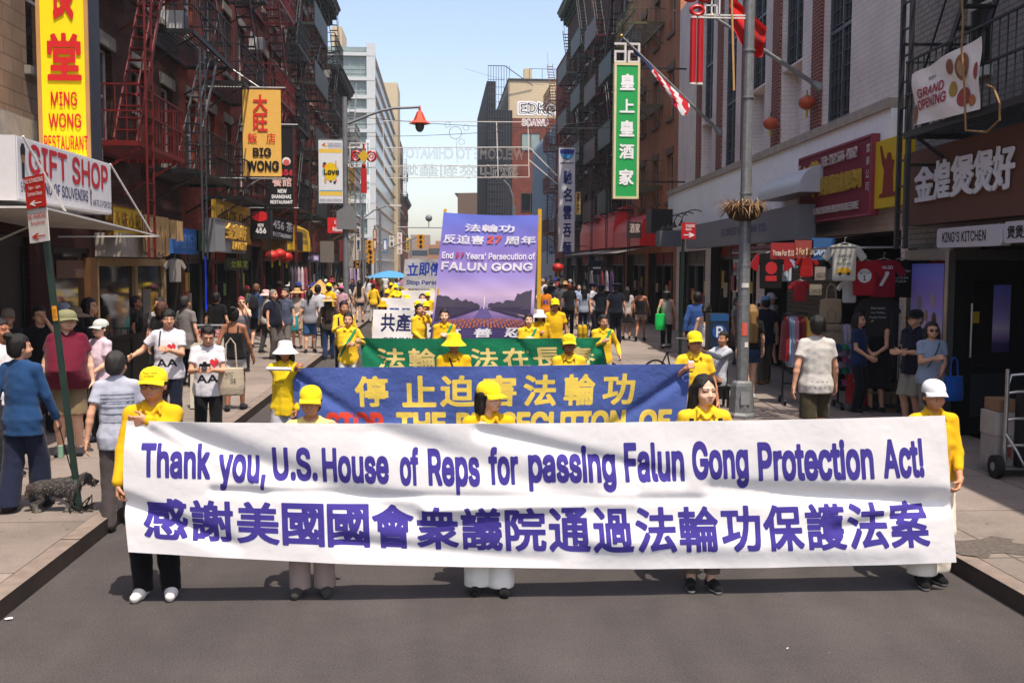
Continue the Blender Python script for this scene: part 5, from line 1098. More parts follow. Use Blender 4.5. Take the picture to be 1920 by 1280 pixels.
# glass corner entrance
cx, cy = 7.0, 13.9; fx, fy = XR(16.3)-.02, 16.25
ro = root('glass_entrance', 'steel framed glass corner entrance under the white lightbox signs', 'entrance', (cx, cy, 0), 0); rz = math.atan2(cy-fy, cx-fx)
def loc2(x, y): return Vector((x-cx, y-cy, 0))
A = loc2(fx, fy); Bc = loc2(cx, cy); Cc = loc2(cx+2.6, cy+.9)
mb = MB()
for p in (A*.97, Bc, Cc): mb.box(p.x-.05, p.x+.05, p.y-.05, p.y+.05, .15, 2.72)
for p, q in ((A, Bc), (Bc, Cc)): mb.bar((p.x, p.y, 2.68), (q.x, q.y, 2.68), .10, .16)
mb.build('steel_frame', ro, [SSTEEL])
def quadp(p, q, t0, t1, z0, z1, off=0, th=.03):
    d = (q-p); nrm = Vector((d.y, -d.x, 0)).normalized(); a_ = p+d*t0+nrm*off; b_ = p+d*t1+nrm*off; mb = MB(); v = []
    for k in (0, 1):
        for w_, z in ((a_, z0), (b_, z0), (b_, z1), (a_, z1)): v.append((w_.x-nrm.x*th*k, w_.y-nrm.y*th*k, z))
    mb.raw(v, [(0, 1, 2, 3), (7, 6, 5, 4), (0, 4, 5, 1), (1, 5, 6, 2), (2, 6, 7, 3), (3, 7, 4, 0)]); return mb
MIR = mat('dark mirror glass', '#4a4a55', rough=.03, var=0, metal=1.0)
quadp(A, Bc, .04, .97, 1.05, 2.6).build('side_pane', ro, [MIR]); quadp(A, Bc, .04, .97, .15, 1.03).build('side_panel', ro, [mat('grey panel', '#55524f', rough=.35, metal=.5, var=.1)])
DF = mat('black door frame', '#131315', rough=.35, var=.05)
quadp(Bc, Cc, .03, .16, .15, 2.6, .01).build('door_stile', ro, [DF]); quadp(Bc, Cc, .16, .66, 2.3, 2.6, .01).build('door_top', ro, [DF]); quadp(Bc, Cc, .16, .66, 1.0, 1.12, .01).build('door_rail', ro, [DF]); quadp(Bc, Cc, .16, .66, .15, .4, .01).build('door_kick', ro, [DF]); quadp(Bc, Cc, .66, 1, .15, 2.6, .01).build('door_stile', ro, [DF])
quadp(Bc, Cc, .16, .66, 1.12, 2.3).build('door_pane', ro, [MIR]); gm = gradmat(); quadp(A, Bc, .12, .88, 1.15, 2.55, .004, .003).build('pane_sheet', ro, [gm]); quadp(Bc, Cc, .30, .42, 1.3, 2.25, .004, .003).build('pane_sheet', ro, [gm])  # purple sheets: banner reflection painted on the panes, side one also a menu
for t_, z_, r_, c_ in ((.3, 1.68, .11, '#7a5240'), (.52, 1.78, .09, '#a08468'), (.7, 1.72, .13, '#6a4a3a'), (.35, 1.95, .12, '#8a7a80'), (.66, 2.02, .10, '#b09a86')):
    d_ = (Bc-A); n_ = Vector((d_.y, -d_.x, 0)).normalized(); p_ = A+d_*t_+n_*.009; mb = MB(); mb.raw([p_+d_.normalized()*(r_*math.cos(q*math.pi/8))+Vector((0, 0, z_+r_*math.sin(q*math.pi/8))) for q in range(16)], [tuple(range(16))]); mb.build('printed_dish', ro, [cmat(c_, 'print')]); quadp(Bc, Cc, .16, .66, .4, 1.0).build('door_panel', ro, [mat('satin grey panel', '#4c4c54', rough=.4, metal=.2, var=.05)])
d = (Cc-Bc); p = Bc+d*.12+Vector((d.y, -d.x, 0)).normalized()*.09; mb = MB(); mb.tube([(p.x, p.y, 1.25), (p.x, p.y, 2.0)], .016, 8); mb.build('handle', ro, [SSTEEL])
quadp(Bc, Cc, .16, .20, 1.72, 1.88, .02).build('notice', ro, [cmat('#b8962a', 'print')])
part_box(ro, 'roof', DF, (A.x, Cc.x, Bc.y+.1, A.y, 2.74, 2.8))
# black awning lights etc. over hall ground floor
ro = root('awning', 'white rounded vinyl awning on the pale hall beside the maroon board', 'awning', *(lambda g: (g[0], g[1]))(rsign(1422, 1500, 332, 378, .9))); g = rsign(1422, 1500, 332, 378, .9); L, z0, z1 = g[2], g[3], g[4]
mb = MB(); mb.prism([(0, z0)]+[(.55-.55*math.cos(q*math.pi/16), z0+.12+(z1-z0-.12)*math.sin(q*math.pi/16)) for q in range(9)]+[(.9, z1), (.9, z0)], 0, L, ax='x'); mb.build('canopy', ro, [mat('grey white vinyl', '#a8aab2', rough=.35, var=.05, dirt=.1)], True)
for lb, px0, px1, pyt, pyb, c, off in (('long grey metal shop fascia under the white corrugated band', 1288, 1500, 438, 480, '#77767a', .75),):
    g = rsign(px0, px1, pyt, pyb, off); sign(lb, (g[0], g[1], g[2], 3.02, 3.7), c, None, .3, [("FLORIST & FRAME CO.", .42, .80, .3, .62, 0, .02, 18)], ('#3a3e66',))
for k, px in enumerate((1290, 1302, 1314, 1330)):
    p = onr(px, 420, .1); r_ = root('gooseneck_lamp', 'black gooseneck lamp over the grey fascia, %s of four in a row' % ('furthest', 'second furthest', 'third', 'nearest')[k], 'lamp', (p.x, p.y, 3.75), rzn, 'gooseneck lamps over the grey fascia'); mb = MB(); mb.tube([(0, -.05, 0)]+[(0, -.45+.4*math.cos(q*math.pi/8), .35*math.sin(q*math.pi/8)+.1) for q in range(9)], .016, 6); mb.build('arm', r_, [IRONB]); mb = MB(); mb.lathe([(.03, .05), (.04, 0), (.12, -.12), (.11, -.12)], 12, (0, -.85, .08)); mb.build('shade', r_, [IRONB])
for lb, px0, px1, pyt, pyb, c, off in (('bright red box awning with white script, right row', 1088, 1150, 408, 470, '#f03236', .9), ('darker red box awning next to the bright one', 1152, 1200, 412, 465, '#d02428', .9)):
    g = rsign(px0, px1, pyt, pyb, off); ro = root('awning', lb, 'awning', g[0], g[1]); L, z0, z1 = g[2], g[3], g[4]; mb = MB(); mb.prism([(0, z0), (0, z0+.5*(z1-z0)), (.12, z0+.8*(z1-z0)), (.45, z1), (.9, z1), (.9, z0)], 0, L, ax='x'); mb.build('canopy', ro, [mat('vinyl '+c, c, rough=.4, var=.06)])
    mb = MB(); mb.raw([(-.2, -.9, z0-.28), (L+.2, -.9, z0-.28), (L+.2, .5, z0-.02), (-.2, .5, z0-.02)], [(0, 1, 2, 3)]); mb.raw([(-.2, -.9, z0-.29), (L+.2, -.9, z0-.29), (L+.2, .5, z0-.03), (-.2, .5, z0-.03)], [(3, 2, 1, 0)]); mb.build('lower_flap', ro, [mat('striped flap', '#a79f92', var=.15)])
sign('small dark stall board with white and red letters below the green sign', psign(1178, 1202, 416, 446, 37), '#241a1a', None, .3, [('酒家', .1, .9, .3, .9, 0, .03, 18)], ('#b8a8a0',))
sign('plain dark grey box projecting from the orange brown tenement', psign(1222, 1262, 392, 436, 36.5), '#17181c', None, 1.0)
g = psign(1237, 1277, 432, 462, 32); sign('grey metal signboard box beside the no standing sign', g, '#50545c', None, .6)
# ---- grand opening banner on the balcony
ro = root('cloth_banner', 'creased white grand opening banner with food pictures on the black balcony', 'banner'); a = onr(1716, 140, 1.03); b = onr(1841, 68, 1.03); c = onr(1841, 205, 1.03); d_ = onr(1716, 236, 1.03); ro.location = (0, 0, 0)
def gof(u, v):
    t = a+(b-a)*u; bo = d_+(c-d_)*u; p = bo+(t-bo)*v; w_ = .03*math.sin(u*9+v*3)*math.sin(v*5)-.05*math.exp(-((u-.1)/.1)**2)*v; return Vector((p.x+w_-.02, p.y, p.z))
mb = MB(); v = []; NU, NV = 40, 20
for j in range(NV+1):
    for i in range(NU+1): v.append(gof(i/NU, j/NV))
mb.raw(v, [(j*(NU+1)+i, j*(NU+1)+i+1, (j+1)*(NU+1)+i+1, (j+1)*(NU+1)+i) for j in range(NV) for i in range(NU)]); mb.build('cloth', ro, [cloth('cream vinyl', '#e6dcd4', rough=.5, wr=.4, ws=6)], True)
gf = lambda u, v: gof(u, v)+Vector((-.012, -.004, 0))
lettering(ro, [('GRAND', .10, .50, .47, .64, 0, .04, 24), ('OPENING', .07, .54, .26, .44, 0, .04, 24), ('煲煲好', .24, .36, .74, .80, 1, .02, 16)], [cmat('#a03040', 'print'), cmat('#5a4a40', 'print')], gf)
gf2 = lambda u, v: gof(u, v)+Vector((-.010, -.003, 0))
flat(ro, [(disc(.76, .70, .09, .20), 0), (disc(.76, .70, .06, .14), 1), (disc(.62, .42, .05, .12), 2), (disc(.76, .25, .09, .14), 3), (disc(.88, .16, .05, .08), 4), (disc(.95, .55, .03, .12), 3), (disc(.60, .78, .05, .12), 0), (disc(.03, .2, .03, .2), 0)], [cmat(c_, 'print') for c_ in ('#8a5a3c', '#b08a6a', '#a8873a', '#9a4038', '#b06a2c')], fn=gf2)
# wall ladder on the near right building
p = onr(1697, 200, .95); ro = root('wall_ladder', 'charcoal steel ladder beside the grand opening banner', 'ladder', (p.x, p.y, 0), rzn); mb = MB()
for x in (-.16, .16): mb.bar((x, 0, 2.75), (x, 0, 8), .06)
z = 2.9
while z < 8: mb.bar((-.16, 0, z), (.16, 0, z), .025); z += .36
mb.build('rail', ro, [mat('charcoal iron', '#222326')]); bars(ro, 'bracket', IRONB, [((.16, 0, 3.9), (.16, .9, 3.9)), ((-.16, 0, 5.6), (-.16, .9, 5.6))], .04)
mb = MB(); p0 = onr(1810, 30, .9); q = [onr(x, y, 1.1) for x, y in ((1802, -20), (1806, 40), (1803, 90), (1808, 160), (1811, 245), (1850, 248), (1874, 225), (1875, 195), (1863, 165), (1850, 160))]; mb.tube(q, .013, 6); tag(mb.build('loose_cable', None, [mat('tan cable', '#8a6a40')]), 'loose tan cable looping below the black balcony', 'cable')
# ---- poles
def signpost(label, base, top, plates, m=IROND):
    ro = root('sign_post', label, 'sign post', base); t = Vector(top)-Vector(base); mb = MB(); mb.bar((0, 0, 0), t, .055, .035); mb.bar(Vector((0, -.012, 0)), t+Vector((0, -.012, 0)), .02, .06); mb.build('pole', ro, [m]); return ro, t
b_ = gnd(150, 957, .15); t_ = at(73, 333, b_.y-.05); GPOLE = mat('dark green pole', '#22352e', rough=.45, metal=.3, var=.2, dirt=.2); SP, tv = signpost('leaning dark green sign post with red and white parking plates', b_, t_, None, GPOLE)
def plate(ro, c, w_, h_, col, lines, tcol, tilt=0, nm='plate', ry=0):
    mb = MB(); mb.box(-w_/2, w_/2, -.004, .004, -h_/2, h_/2); o = mb.build(nm, ro, [cmat(col)], bevel=.003); o.location = c; o.rotation_euler = (0, tilt, ry); k = lettering(o, [(l[0], l[1]*w_, l[2]*w_, l[3]*h_, l[4]*h_)+tuple(l[5:]) for l in lines], [cmat(tcol, 'print')], lambda x, z: (x, -.008, z)); return o
tl = -math.atan2(tv.x, tv.z)*-1; pc = at(67, 384, b_.y-.08)-b_
plate(SP, pc+Vector((0, 0, .12)), .30, .30, '#b02a20', [('NO STANDING', -.46, .46, .28, .42, 0, .02, 18), ('7am - 4pm', -.3, .3, .05, .18, 0, .02, 16), ('School Days', -.36, .36, -.14, 0, 0, .02, 16), ('←', -.3, .3, -.44, -.26, 0, .03, 16)], '#d8d4d0', tl, ry=-.62)
plate(SP, pc+Vector((.02, 0, -.19)), .30, .31, '#c9c5c0', [('NO PARKING', -.44, .44, .2, .36, 0, .03, 18), ('Anytime', -.36, .36, 0, .14, 0, .02, 18), ('←', -.35, .35, -.42, -.22, 0, .05, 16)], '#a82a20', tl, ry=-.62)
plate(SP, tv*.60+Vector((.005, -.035, 0)), .045, .14, '#c8861c', [('311', -.3, .3, -.3, .3, 0, .02, 14)], '#4a2a08', tl, nm='sticker')
mb = MB()
for k in range(9):
    an = k*.7; mb.tube([(.05*math.cos(an), .05*math.sin(an), .01), (.13*math.cos(an+.4), .10*math.sin(an+.4), .06+.05*(k % 3)), (.11*math.cos(an+1.2), .09*math.sin(an+1.2), .02), (.16*math.cos(an+1.6), .12*math.sin(an+1.6), .004)], .007, 5)
o = mb.build('wire_tangle', None, [mat('black cable', '#17150f')]); o.location = b_; tag(o, 'tangle of black wire around the foot of the leaning post', 'wire')
# small red plate post
b_ = (4.62, 19.8, .15); SP2, tv = signpost('slim green post with a red plate and white arrow', b_, (4.66, 19.8, at(1280, 416, 19.8).z), None, GPOLE); c = at(1291, 433, 19.75)-Vector(b_)
plate(SP2, c, .28, .31, '#a8141c', [('STANDING', -.2, .42, .22, .4, 0, .04, 16), ('NO', -.2, .2, .02, .18, 0, .04, 16), ('→', -.35, .42, -.40, -.1, 0, .06, 18)], '#d8d0d0')
# lamp post with basket
lb_ = gnd(1390, 782, .15); LPX, LPY = lb_.x, lb_.y; ro = root('lamp_post', 'thick galvanised lamp post with octagonal base on the right pavement', 'lamp post', (LPX, LPY, .15)); GP = mat('galvanised post', '#7d7f80', rough=.5, metal=.35, var=.22, vs=14, dirt=.15)
mb = MB(); mb.lathe([(.235, 0), (.235, .05), (.205, .09), (.175, .50), (.16, .55), (.12, .58)], 8, (0, 0, 0)); mb.build('base', ro, [GP]); part_box(ro, 'hatch', mat('hatch', '#9a9c9c', rough=.4, metal=.4), (-.07, .07, -.195, -.185, .22, .42))
mb = MB(); mb.lathe([(.098, .55), (.092, 2.2), (.088, 3.0), (.075, 8)], 12, (0, 0, 0)); mb.build('pole', ro, [GP])
for z in (1.75, 2.35, 3.45, 4.9, 5.6): mb = MB(); mb.lathe([(.096, z), (.096, z+.03)], 14, (0, 0, 0)); mb.build('band', ro, [STEEL])
for c_, z0, z1, x0, x1 in (('#c85a48', 1.28, 1.48, -.05, .04), ('#c9c9c2', 2.02, 2.09, -.06, .05), ('#d6d2c6', 1.1, 1.18, .0, .06)):
    mb = MB(); mb.sheet(lambda u, v: Vector((x0+(x1-x0)*u, -math.sqrt(max(0, .1005**2-(x0+(x1-x0)*u)**2)), z0+(z1-z0)*v)), 6, 2, .004); mb.build('sticker', ro, [cmat(c_, 'print')])
bz = at(1385, 390, LPY).z; bk = root('hanging_basket', 'coco basket of dried straw plants strapped round the thick lamp post', 'planter', (LPX-.03, LPY-.02, bz))
mb = MB(); mb.lathe([(.10, -.20), (.22, -.16), (.29, -.02), (.30, .02), (.26, .02)], 20); mb.build('basket', bk, [mat('coco fibre', '#4a3220', rough=.95, var=.5, vs=30, bump=.8, bs=60)])
mb = MB()
for k in range(420):
    an = random.uniform(0, 6.28); r0_ = random.uniform(.16, .31); z = random.uniform(-.02, .08); L_ = random.uniform(.08, .26); dr = random.uniform(-.9, .5); a0 = Vector((r0_*math.cos(an), r0_*math.sin(an), z)); tdir = Vector((math.cos(an+random.uniform(-.8, .8)), math.sin(an+random.uniform(-.8, .8)), dr)).normalized(); s_ = Vector((-math.sin(an), math.cos(an), 0))*random.uniform(.004, .010)
    m1 = a0+tdir*L_*.6+Vector((0, 0, .03)); e = a0+tdir*L_+Vector((0, 0, -.05*random.random())); mb.raw([a0-s_, a0+s_, m1+s_, m1-s_, e], [(0, 1, 2, 3), (3, 2, 4)], k % 3)
mb.build('dry_plant', bk, [mat('straw %d' % k, c_, var=.2) for k, c_ in enumerate(('#8a6a44', '#6b4e30', '#a88a5e'))])
# red knot ornament
zb = at(1306, 160, LPY).z; zt = at(1306, 12, LPY).z; xk = at(1306, 60, LPY).x-LPX
kn = root('knot_ornament', 'large red knot ornament with two red tassel tubes on a white fret bracket', 'ornament', (LPX+xk, LPY-.02, 0)); RED = mat('red lacquer', '#b01c20', rough=.35, var=.1); ztu = at(1306, 36, LPY).z
mb = MB()
for x in (-.055, .055): mb.lathe([(.048, zb+.02), (.048, ztu)], 12, (x, 0, 0))
mb.build('tassel', kn, [RED]); mb = MB()
for x in (-.055, .055): mb.lathe([(.052, zb), (.052, zb+.03)], 12, (x, 0, 0)); mb.lathe([(.052, ztu), (.052, ztu+.03)], 12, (x, 0, 0))
mb.build('end_cap', kn, [WH]); mb = MB()
for r_, cx_, cz_ in ((.09, 0, ztu+.12), (.10, -.11, ztu+.34), (.10, .11, ztu+.34), (.13, -.3, ztu+.5), (.13, .3, ztu+.5), (.2, 0, ztu+.62)): mb.tube([(cx_+r_*math.cos(q*math.pi/8), 0, cz_+r_*.7*math.sin(q*math.pi/8)) for q in range(16)], .035, 8, 0, True)
mb.build('knot', kn, [RED], True)
bars(kn, 'fret_bracket', WH, [((-.1, 0, ztu+.06), (-xk, 0, ztu+.06)), ((-.1, 0, ztu+.02), (-xk, 0, ztu+.02)), ((.12, 0, ztu+.06), (.12, 0, ztu+.2)), ((.12, 0, ztu+.2), (.3, 0, ztu+.2)), ((.3, 0, ztu+.2), (.3, 0, ztu+.06)), ((.34, 0, ztu+.04), (.34, 0, 6.9)), ((.22, 0, ztu+.08), (.22, 0, ztu+.3)), ((.22, 0, ztu+.3), (.4, 0, ztu+.3))], .022)
mb = MB(); a0 = at(1372, 0, LPY-.14); a1 = at(1376, 170, LPY-.14); mb.bar(a0, a1, .028); tag(mb.build('wooden_rod', None, [mat('pale wood', '#b08a58')]), 'thin wooden rod tied upright to the thick lamp post', 'rod')
# flags
def flagpole(label, w0, tip):
    ro = root('flagpole', label, 'flagpole', w0); v_ = Vector(tip)-Vector(w0); mb = MB(); mb.tube([(0, 0, 0), v_], [.05, .03], 10); mb.build('pole', ro, [STEEL]); mb = MB(); mb.tube([(0, 0, 0), v_*.07], [.12, .06], 12); mb.build('socket', ro, [STEEL]); mb = MB(); mb.ball(v_*1.01, .06, 10, 6); mb.build('finial', ro, [mat('brass ball', '#b08a4a', rough=.3, metal=.8)], True); return ro
w1 = onr(1538, 165, .02); t1 = Vector((w1.x-2.3, w1.y-.2, at(1392, 32, w1.y-.2).z)); flagpole('grey flagpole leaning out from the pale hall behind the lamp post', w1, t1)
w2 = onr(1352, 250, .02); t2 = at(1167, 70, w2.y-.3); flagpole('grey flagpole carrying the furled striped flag', w2, t2)
ro = root('flag', 'furled american flag wrapped along its slanted pole', 'flag', (0, 0, 0)); d = (w2-t2); mb = MB(); NU, NV = 40, 14; v = []; seg0, seg1 = .12, .60
for j in range(NU+1):
    t = j/NU; p = t2+d*(seg0+(seg1-seg0)*t); rr = .05+.27*max(0, t-.2)**1.1
    if t > .9: rr *= 1.25
    for k in range(NV): an = 2*math.pi*k/NV; v.append(p+Vector((rr*math.cos(an)*.7, rr*math.sin(an)*.6, rr*math.sin(an)*1.0-rr*.8))+Vector((0, 0, .03*math.sin(9*t+3*an))))
f = [(j*NV+k, j*NV+(k+1) % NV, (j+1)*NV+(k+1) % NV, (j+1)*NV+k) for j in range(NU) for k in range(NV)]; mb.raw(v, f); mb.m = [(2 if (q//NV) < NU*.34 else (1 if ((q % NV)+(q//NV)//3) % 4 < 2 else 0)) for q in range(len(f))]
mb.build('cloth', ro, [cloth('flag white', '#c5c3c6'), cloth('flag red', '#b01c2a'), cloth('flag blue', '#22305e')], True)
ro = root('flag', 'bright red flag hanging behind the top of the lamp post', 'flag', (0, 0, 0)); v0 = at(1372, 0, LPY+.5); mb = MB()
fp = lambda u, v: (lambda px, py: at(px, py, LPY+.55+.16*math.sin(u*7+v*2)+.06*math.sin(v*9)))(1368+70*u-8*v*u, -10+62*u+(30+44*(1-(u-.55)**2*2.2))*v)
v = [fp(i/24, j/14) for j in range(15) for i in range(25)]; mb.raw(v, [(j*25+i, j*25+i+1, (j+1)*25+i+1, (j+1)*25+i) for j in range(14) for i in range(24)]); mb.build('cloth', ro, [cloth('scarlet silk', '#c41e1c', transl=.3)], True)
# lanterns
def lantern(label, c, r, m, group=None, tassel=True):
    ro = root('lantern', label, 'lantern', c, 0, group); mb = MB(); N = 20; v = []
    for j in range(11):
        t = math.pi*(j+.9)/11.8; 
        for k in range(N): rr = r*math.sin(t)*(1+.035*math.cos(k*math.pi)); v.append((rr*math.cos(2*math.pi*k/N), rr*math.sin(2*math.pi*k/N), -r*.82*math.cos(t)))
    mb.raw(v, [(j*N+k, j*N+(k+1) % N, (j+1)*N+(k+1) % N, (j+1)*N+k) for j in range(10) for k in range(N)]); mb.build('shade', ro, [m], True)
    mb = MB(); mb.lathe([(r*.3, r*.76), (r*.3, r*.9)], 12).lathe([(r*.3, -r*.9), (r*.3, -r*.76)], 12); mb.build('rim', ro, [mat('gold trim', '#a8842c', rough=.4, metal=.4)])
    mb = MB(); mb.tube([(0, 0, r*.9), (0, 0, r*1.5)], .012, 5); mb.build('cord', ro, [BLACK])
    if tassel: mb = MB(); mb.lathe([(.02, -r*.9), (r*.14, -r*1.1), (r*.16, -r*1.7), (.01, -r*1.7)], 8); mb.build('tassel', ro, [mat('yellow tassel', '#b8a02c')])
    return ro
LR = mat('red lantern silk', '#a81c14', rough=.5, var=.15); LO = mat('orange lantern silk', '#b04a2a', rough=.5, var=.15)
for k, (px, py) in enumerate(((510, 480), (524, 477), (537, 482))): lantern('red silk lantern under the black boards, %s of three' % ('left', 'middle', 'right')[k], at(px, py, 33.0+k*.8), .21, LR, 'lanterns under the black boards')
lantern('lower orange lantern on the pale hall, nearest the lamp post', onr(1445, 232, .25), .17, LO, 'faded lanterns on the pale hall'); lantern('upper orange lantern on the pale hall beside the steel window', onr(1513, 193, .25), .17, LO, 'faded lanterns on the pale hall')
lantern('tiny red lantern far down the right row', at(1046, 502, 48), .26, LR)
# left lamppost with pagoda lamp
pb = (-3.32, 37.0, .15); ro = root('lamp_post', 'grey steel lamp post on the left kerb with a red pagoda lamp arm', 'lamp post', pb); zA = at(650, 215, 37).z-.15; P2 = mat('painted grey post', '#74777a', rough=.5, metal=.2, var=.15)
mb = MB(); mb.lathe([(.17, 0), (.15, .5), (.11, .55), (.10, zA-.2), (.09, zA+.6)], 12); mb.build('pole', ro, [P2])
pa = [at(x, y, 37)-Vector(pb) for x, y in ((652, 232), (690, 217), (715, 208), (740, 203), (770, 202), (787, 201))]; mb = MB(); mb.tube(pa, .045, 8); mb.build('arm', ro, [P2]); e = pa[-1]
mb = MB(); k_ = at(787, 232, 37)-Vector(pb)
mb.lathe([(.03, .62), (.05, .44), (.10, .40), (.22, .12), (.36, .02), (.40, .0), (.33, -.02)], 6, (k_.x, k_.y, k_.z)); mb.tube([e, (k_.x, k_.y, k_.z+.6)], .03, 6); mb.build('lamp_hood', ro, [mat('coral red enamel', '#c4472c', rough=.4, var=.05)]); mb = MB(); mb.ball((k_.x, k_.y, k_.z-.08), (.16, .16, .22)); mb.build('lamp_globe', ro, [mat('dusty globe', '#5a5a50', rough=.2)], True)
g = psign(597, 643, 263, 381, 36.9); L = g[2]; H = g[4]-g[3]; z0 = g[3]
S_ = sign('white pole banner with a yellow and blue illustration and the word love', g, '#cfd2d4', None, .015, [('CHINATOWN.NYC', .38, .97, .93, .96, 1, .03, 14), ('WWW.CHINATOWN.NYC', .04, .97, .035, .065, 1, .03, 16), ('Love', .22, .86, .455, .545, 0, .06, 24), ('東南亞裔社區', .4, .97, .895, .92, 1, .01, 16)], ('#16181c', '#5a5a80'), 0, name='pole_banner', cat='banner')
U = lambda pts: [(x*L, z0+z*H) for x, z in pts]
flat(S_, [(U(rect(.02, .98, .80, .865)), 0), (U(rect(.02, .98, .12, .185)), 0), (U(rect(.02, .98, .19, .205)), 3), (U(disc(.5, .5, .36, .13, 16)), 4), (U(disc(.5, .5, .30, .15, 14)), 1), (U([(.14, .93), (.3, .97), (.22, .9)]), 2), (U([(.2, .9), (.3, .94), (.35, .9)]), 1), (U(disc(.22, .6, .06, .04)), 2), (U(disc(.66, .33, .05, .025)), 5), (U(disc(.72, .36, .03, .03)), 2), (U(disc(.5, .345, .05, .015)), 5), (U(disc(.25, .63, .07, .02)), 5), (U(disc(.28, .36, .05, .05)), 6), (U(disc(.72, .63, .03, .06)), 6)], [cmat(c_, 'print') for c_ in ('#dcb84a', '#d8b400', '#c43a2a', '#5a9ac0', '#8ab4cc', '#20242c', '#c8945a')], eps=.014)
bars(S_, 'bracket', P2, [((0, .01, z), (at(650, 300, 37).x-g[0][0], .08, z)) for z in (z0-.03, g[4]+.03)], .03)
ro = root('school_sign', 'back of a pentagon school sign in bare grey on the left lamp post', 'sign', (0, 36.8, 0)); mb = MB(); P_ = [at(x, y, 36.8) for x, y in ((631, 430), (668, 430), (668, 396), (655, 383), (631, 396))]; mb.prism([(p.x, p.z) for p in P_], 0, .01); mb.build('plate', ro, [mat('bare aluminium', '#77787a', rough=.5, metal=.2, var=.1)])
ro = root('knot_ornament', 'smaller red knot ornament with yellow diamond and long red tassel', 'ornament', (0, 36.6, 0)); c = at(682, 293, 36.6); mb = MB()
for dx in (-.26, .26): mb.tube([(c.x+dx+.15*math.cos(q*math.pi/8), 0, c.z+.16*math.sin(q*math.pi/8)) for q in range(16)], .045, 6, 0, True); mb.tube([(c.x+dx*1.02+.06*math.cos(q*math.pi/5), 0, c.z+.07*math.sin(q*math.pi/5)) for q in range(10)], .025, 6, 0, True)
mb.tube([(c.x, 0, c.z+.2), (c.x, 0, c.z+.42)], .04, 6).ball((c.x, 0, c.z-.32), .08); mb.build('knot', ro, [RED], True); mb = MB(); mb.prism([(c.x-.2, c.z), (c.x, c.z+.22), (c.x+.2, c.z), (c.x, c.z-.22)], -.09, .05); mb.build('diamond', ro, [cmat('#c8a41c')]); zz = at(682, 362, 36.6).z; part_box(ro, 'tassel', RED, (c.x-.10, c.x+.10, -.05, .05, zz, c.z-.42))
a = at(656, 268, 36.6); b = at(700, 314, 36.6); bars(ro, 'fret_bracket', WH, [((a.x, .06, a.z), (b.x-.2, .06, a.z)), ((a.x, .06, b.z), (b.x, .06, b.z)), ((a.x, .06, a.z), (a.x, .06, b.z)), ((a.x+.1, .06, b.z+.08), (a.x+.35, .06, b.z+.08)), ((a.x+.1, .06, b.z+.08), (a.x+.1, .06, b.z+.3)), ((a.x+.1, .06, a.z-.12), (a.x+.4, .06, a.z-.12))], .03)
# welcome frame over the street
Yw = 60.0; ro = root('street_arch_sign', 'thin white wire welcome frame strung across the street, seen from behind', 'sign', (0, Yw, 0)); W_ = lambda px, py: (lambda p: Vector((p.x, 0, p.z)))(at(px, py, Yw)); FRM = mat('white wire frame', '#d5d0c6', var=.05)
mb = MB()
for a_, b_, w_ in (((718, 227), (990, 229), .045), ((718, 228), (721, 335), .035), ((990, 229), (992, 332), .05), ((720, 277), (990, 276), .05), ((721, 312), (991, 310), .04), ((721, 334), (992, 332), .04), ((931, 229), (934, 332), .05), ((992, 300), (1045, 345), .05), ((992, 276), (1045, 330), .05)): mb.bar(W_(*a_), W_(*b_), w_)
mb.build('frame', ro, [FRM])
def outline_text(tx, px0, px1, py0, py1, r_=.016):
    c = bpy.data.curves.new('t', 'FONT'); c.body = tx; c.fill_mode = 'NONE' if hasattr(c, 'fill_mode') else c.fill_mode; c.bevel_depth = .013; c.bevel_resolution = 0; c.resolution_u = 2; o = bpy.data.objects.new('t', c); COL.objects.link(o); me = bpy.data.meshes.new_from_object(o.evaluated_get(bpy.context.evaluated_depsgraph_get())); bpy.data.objects.remove(o)
    co = np.zeros(len(me.vertices)*3); me.vertices.foreach_get('co', co); co = co.reshape(-1, 3); mn, mx = co.min(0), co.max(0); a_, b_ = W_(px0, py1), W_(px1, py0)
    out = np.stack([b_.x-(co[:, 0]-mn[0])/(mx[0]-mn[0])*(b_.x-a_.x), co[:, 2]*.8, a_.z+(co[:, 1]-mn[1])/(mx[1]-mn[1])*(b_.z-a_.z)], 1); me.vertices.foreach_set('co', out.ravel()); me.update(); me.materials.append(mat('pale tube lettering', '#a9a6a2')); link('tube_lettering', me, ro)
outline_text('WELCOME TO CHINATOWN', 726, 984, 279, 297); outline_text('歡迎來到華埠', 748, 972, 309, 334)
mb = MB(); c = W_(854, 249); mb.tube([(c.x+.35*math.cos(q*math.pi/10), 0, c.z+.35*math.sin(q*math.pi/10)) for q in range(20)], .02, 5, 0, True).tube([(c.x+.04, 0, c.z-.35), (c.x+.1, 0, c.z-1.7)], .012, 5)
for dx, dz in ((-.45, .45), (.6, .3), (.35, -.5)): mb.tube([(c.x+dx+.14*math.cos(q*math.pi/5)*(1+.4*(q % 2)), 0, c.z+dz+.14*math.sin(q*math.pi/5)*(1+.4*(q % 2))) for q in range(10)], .014, 4, 0, True)
mb.build('drum_figure', ro, [mat('pale tube lettering', '#a9a6a2')])
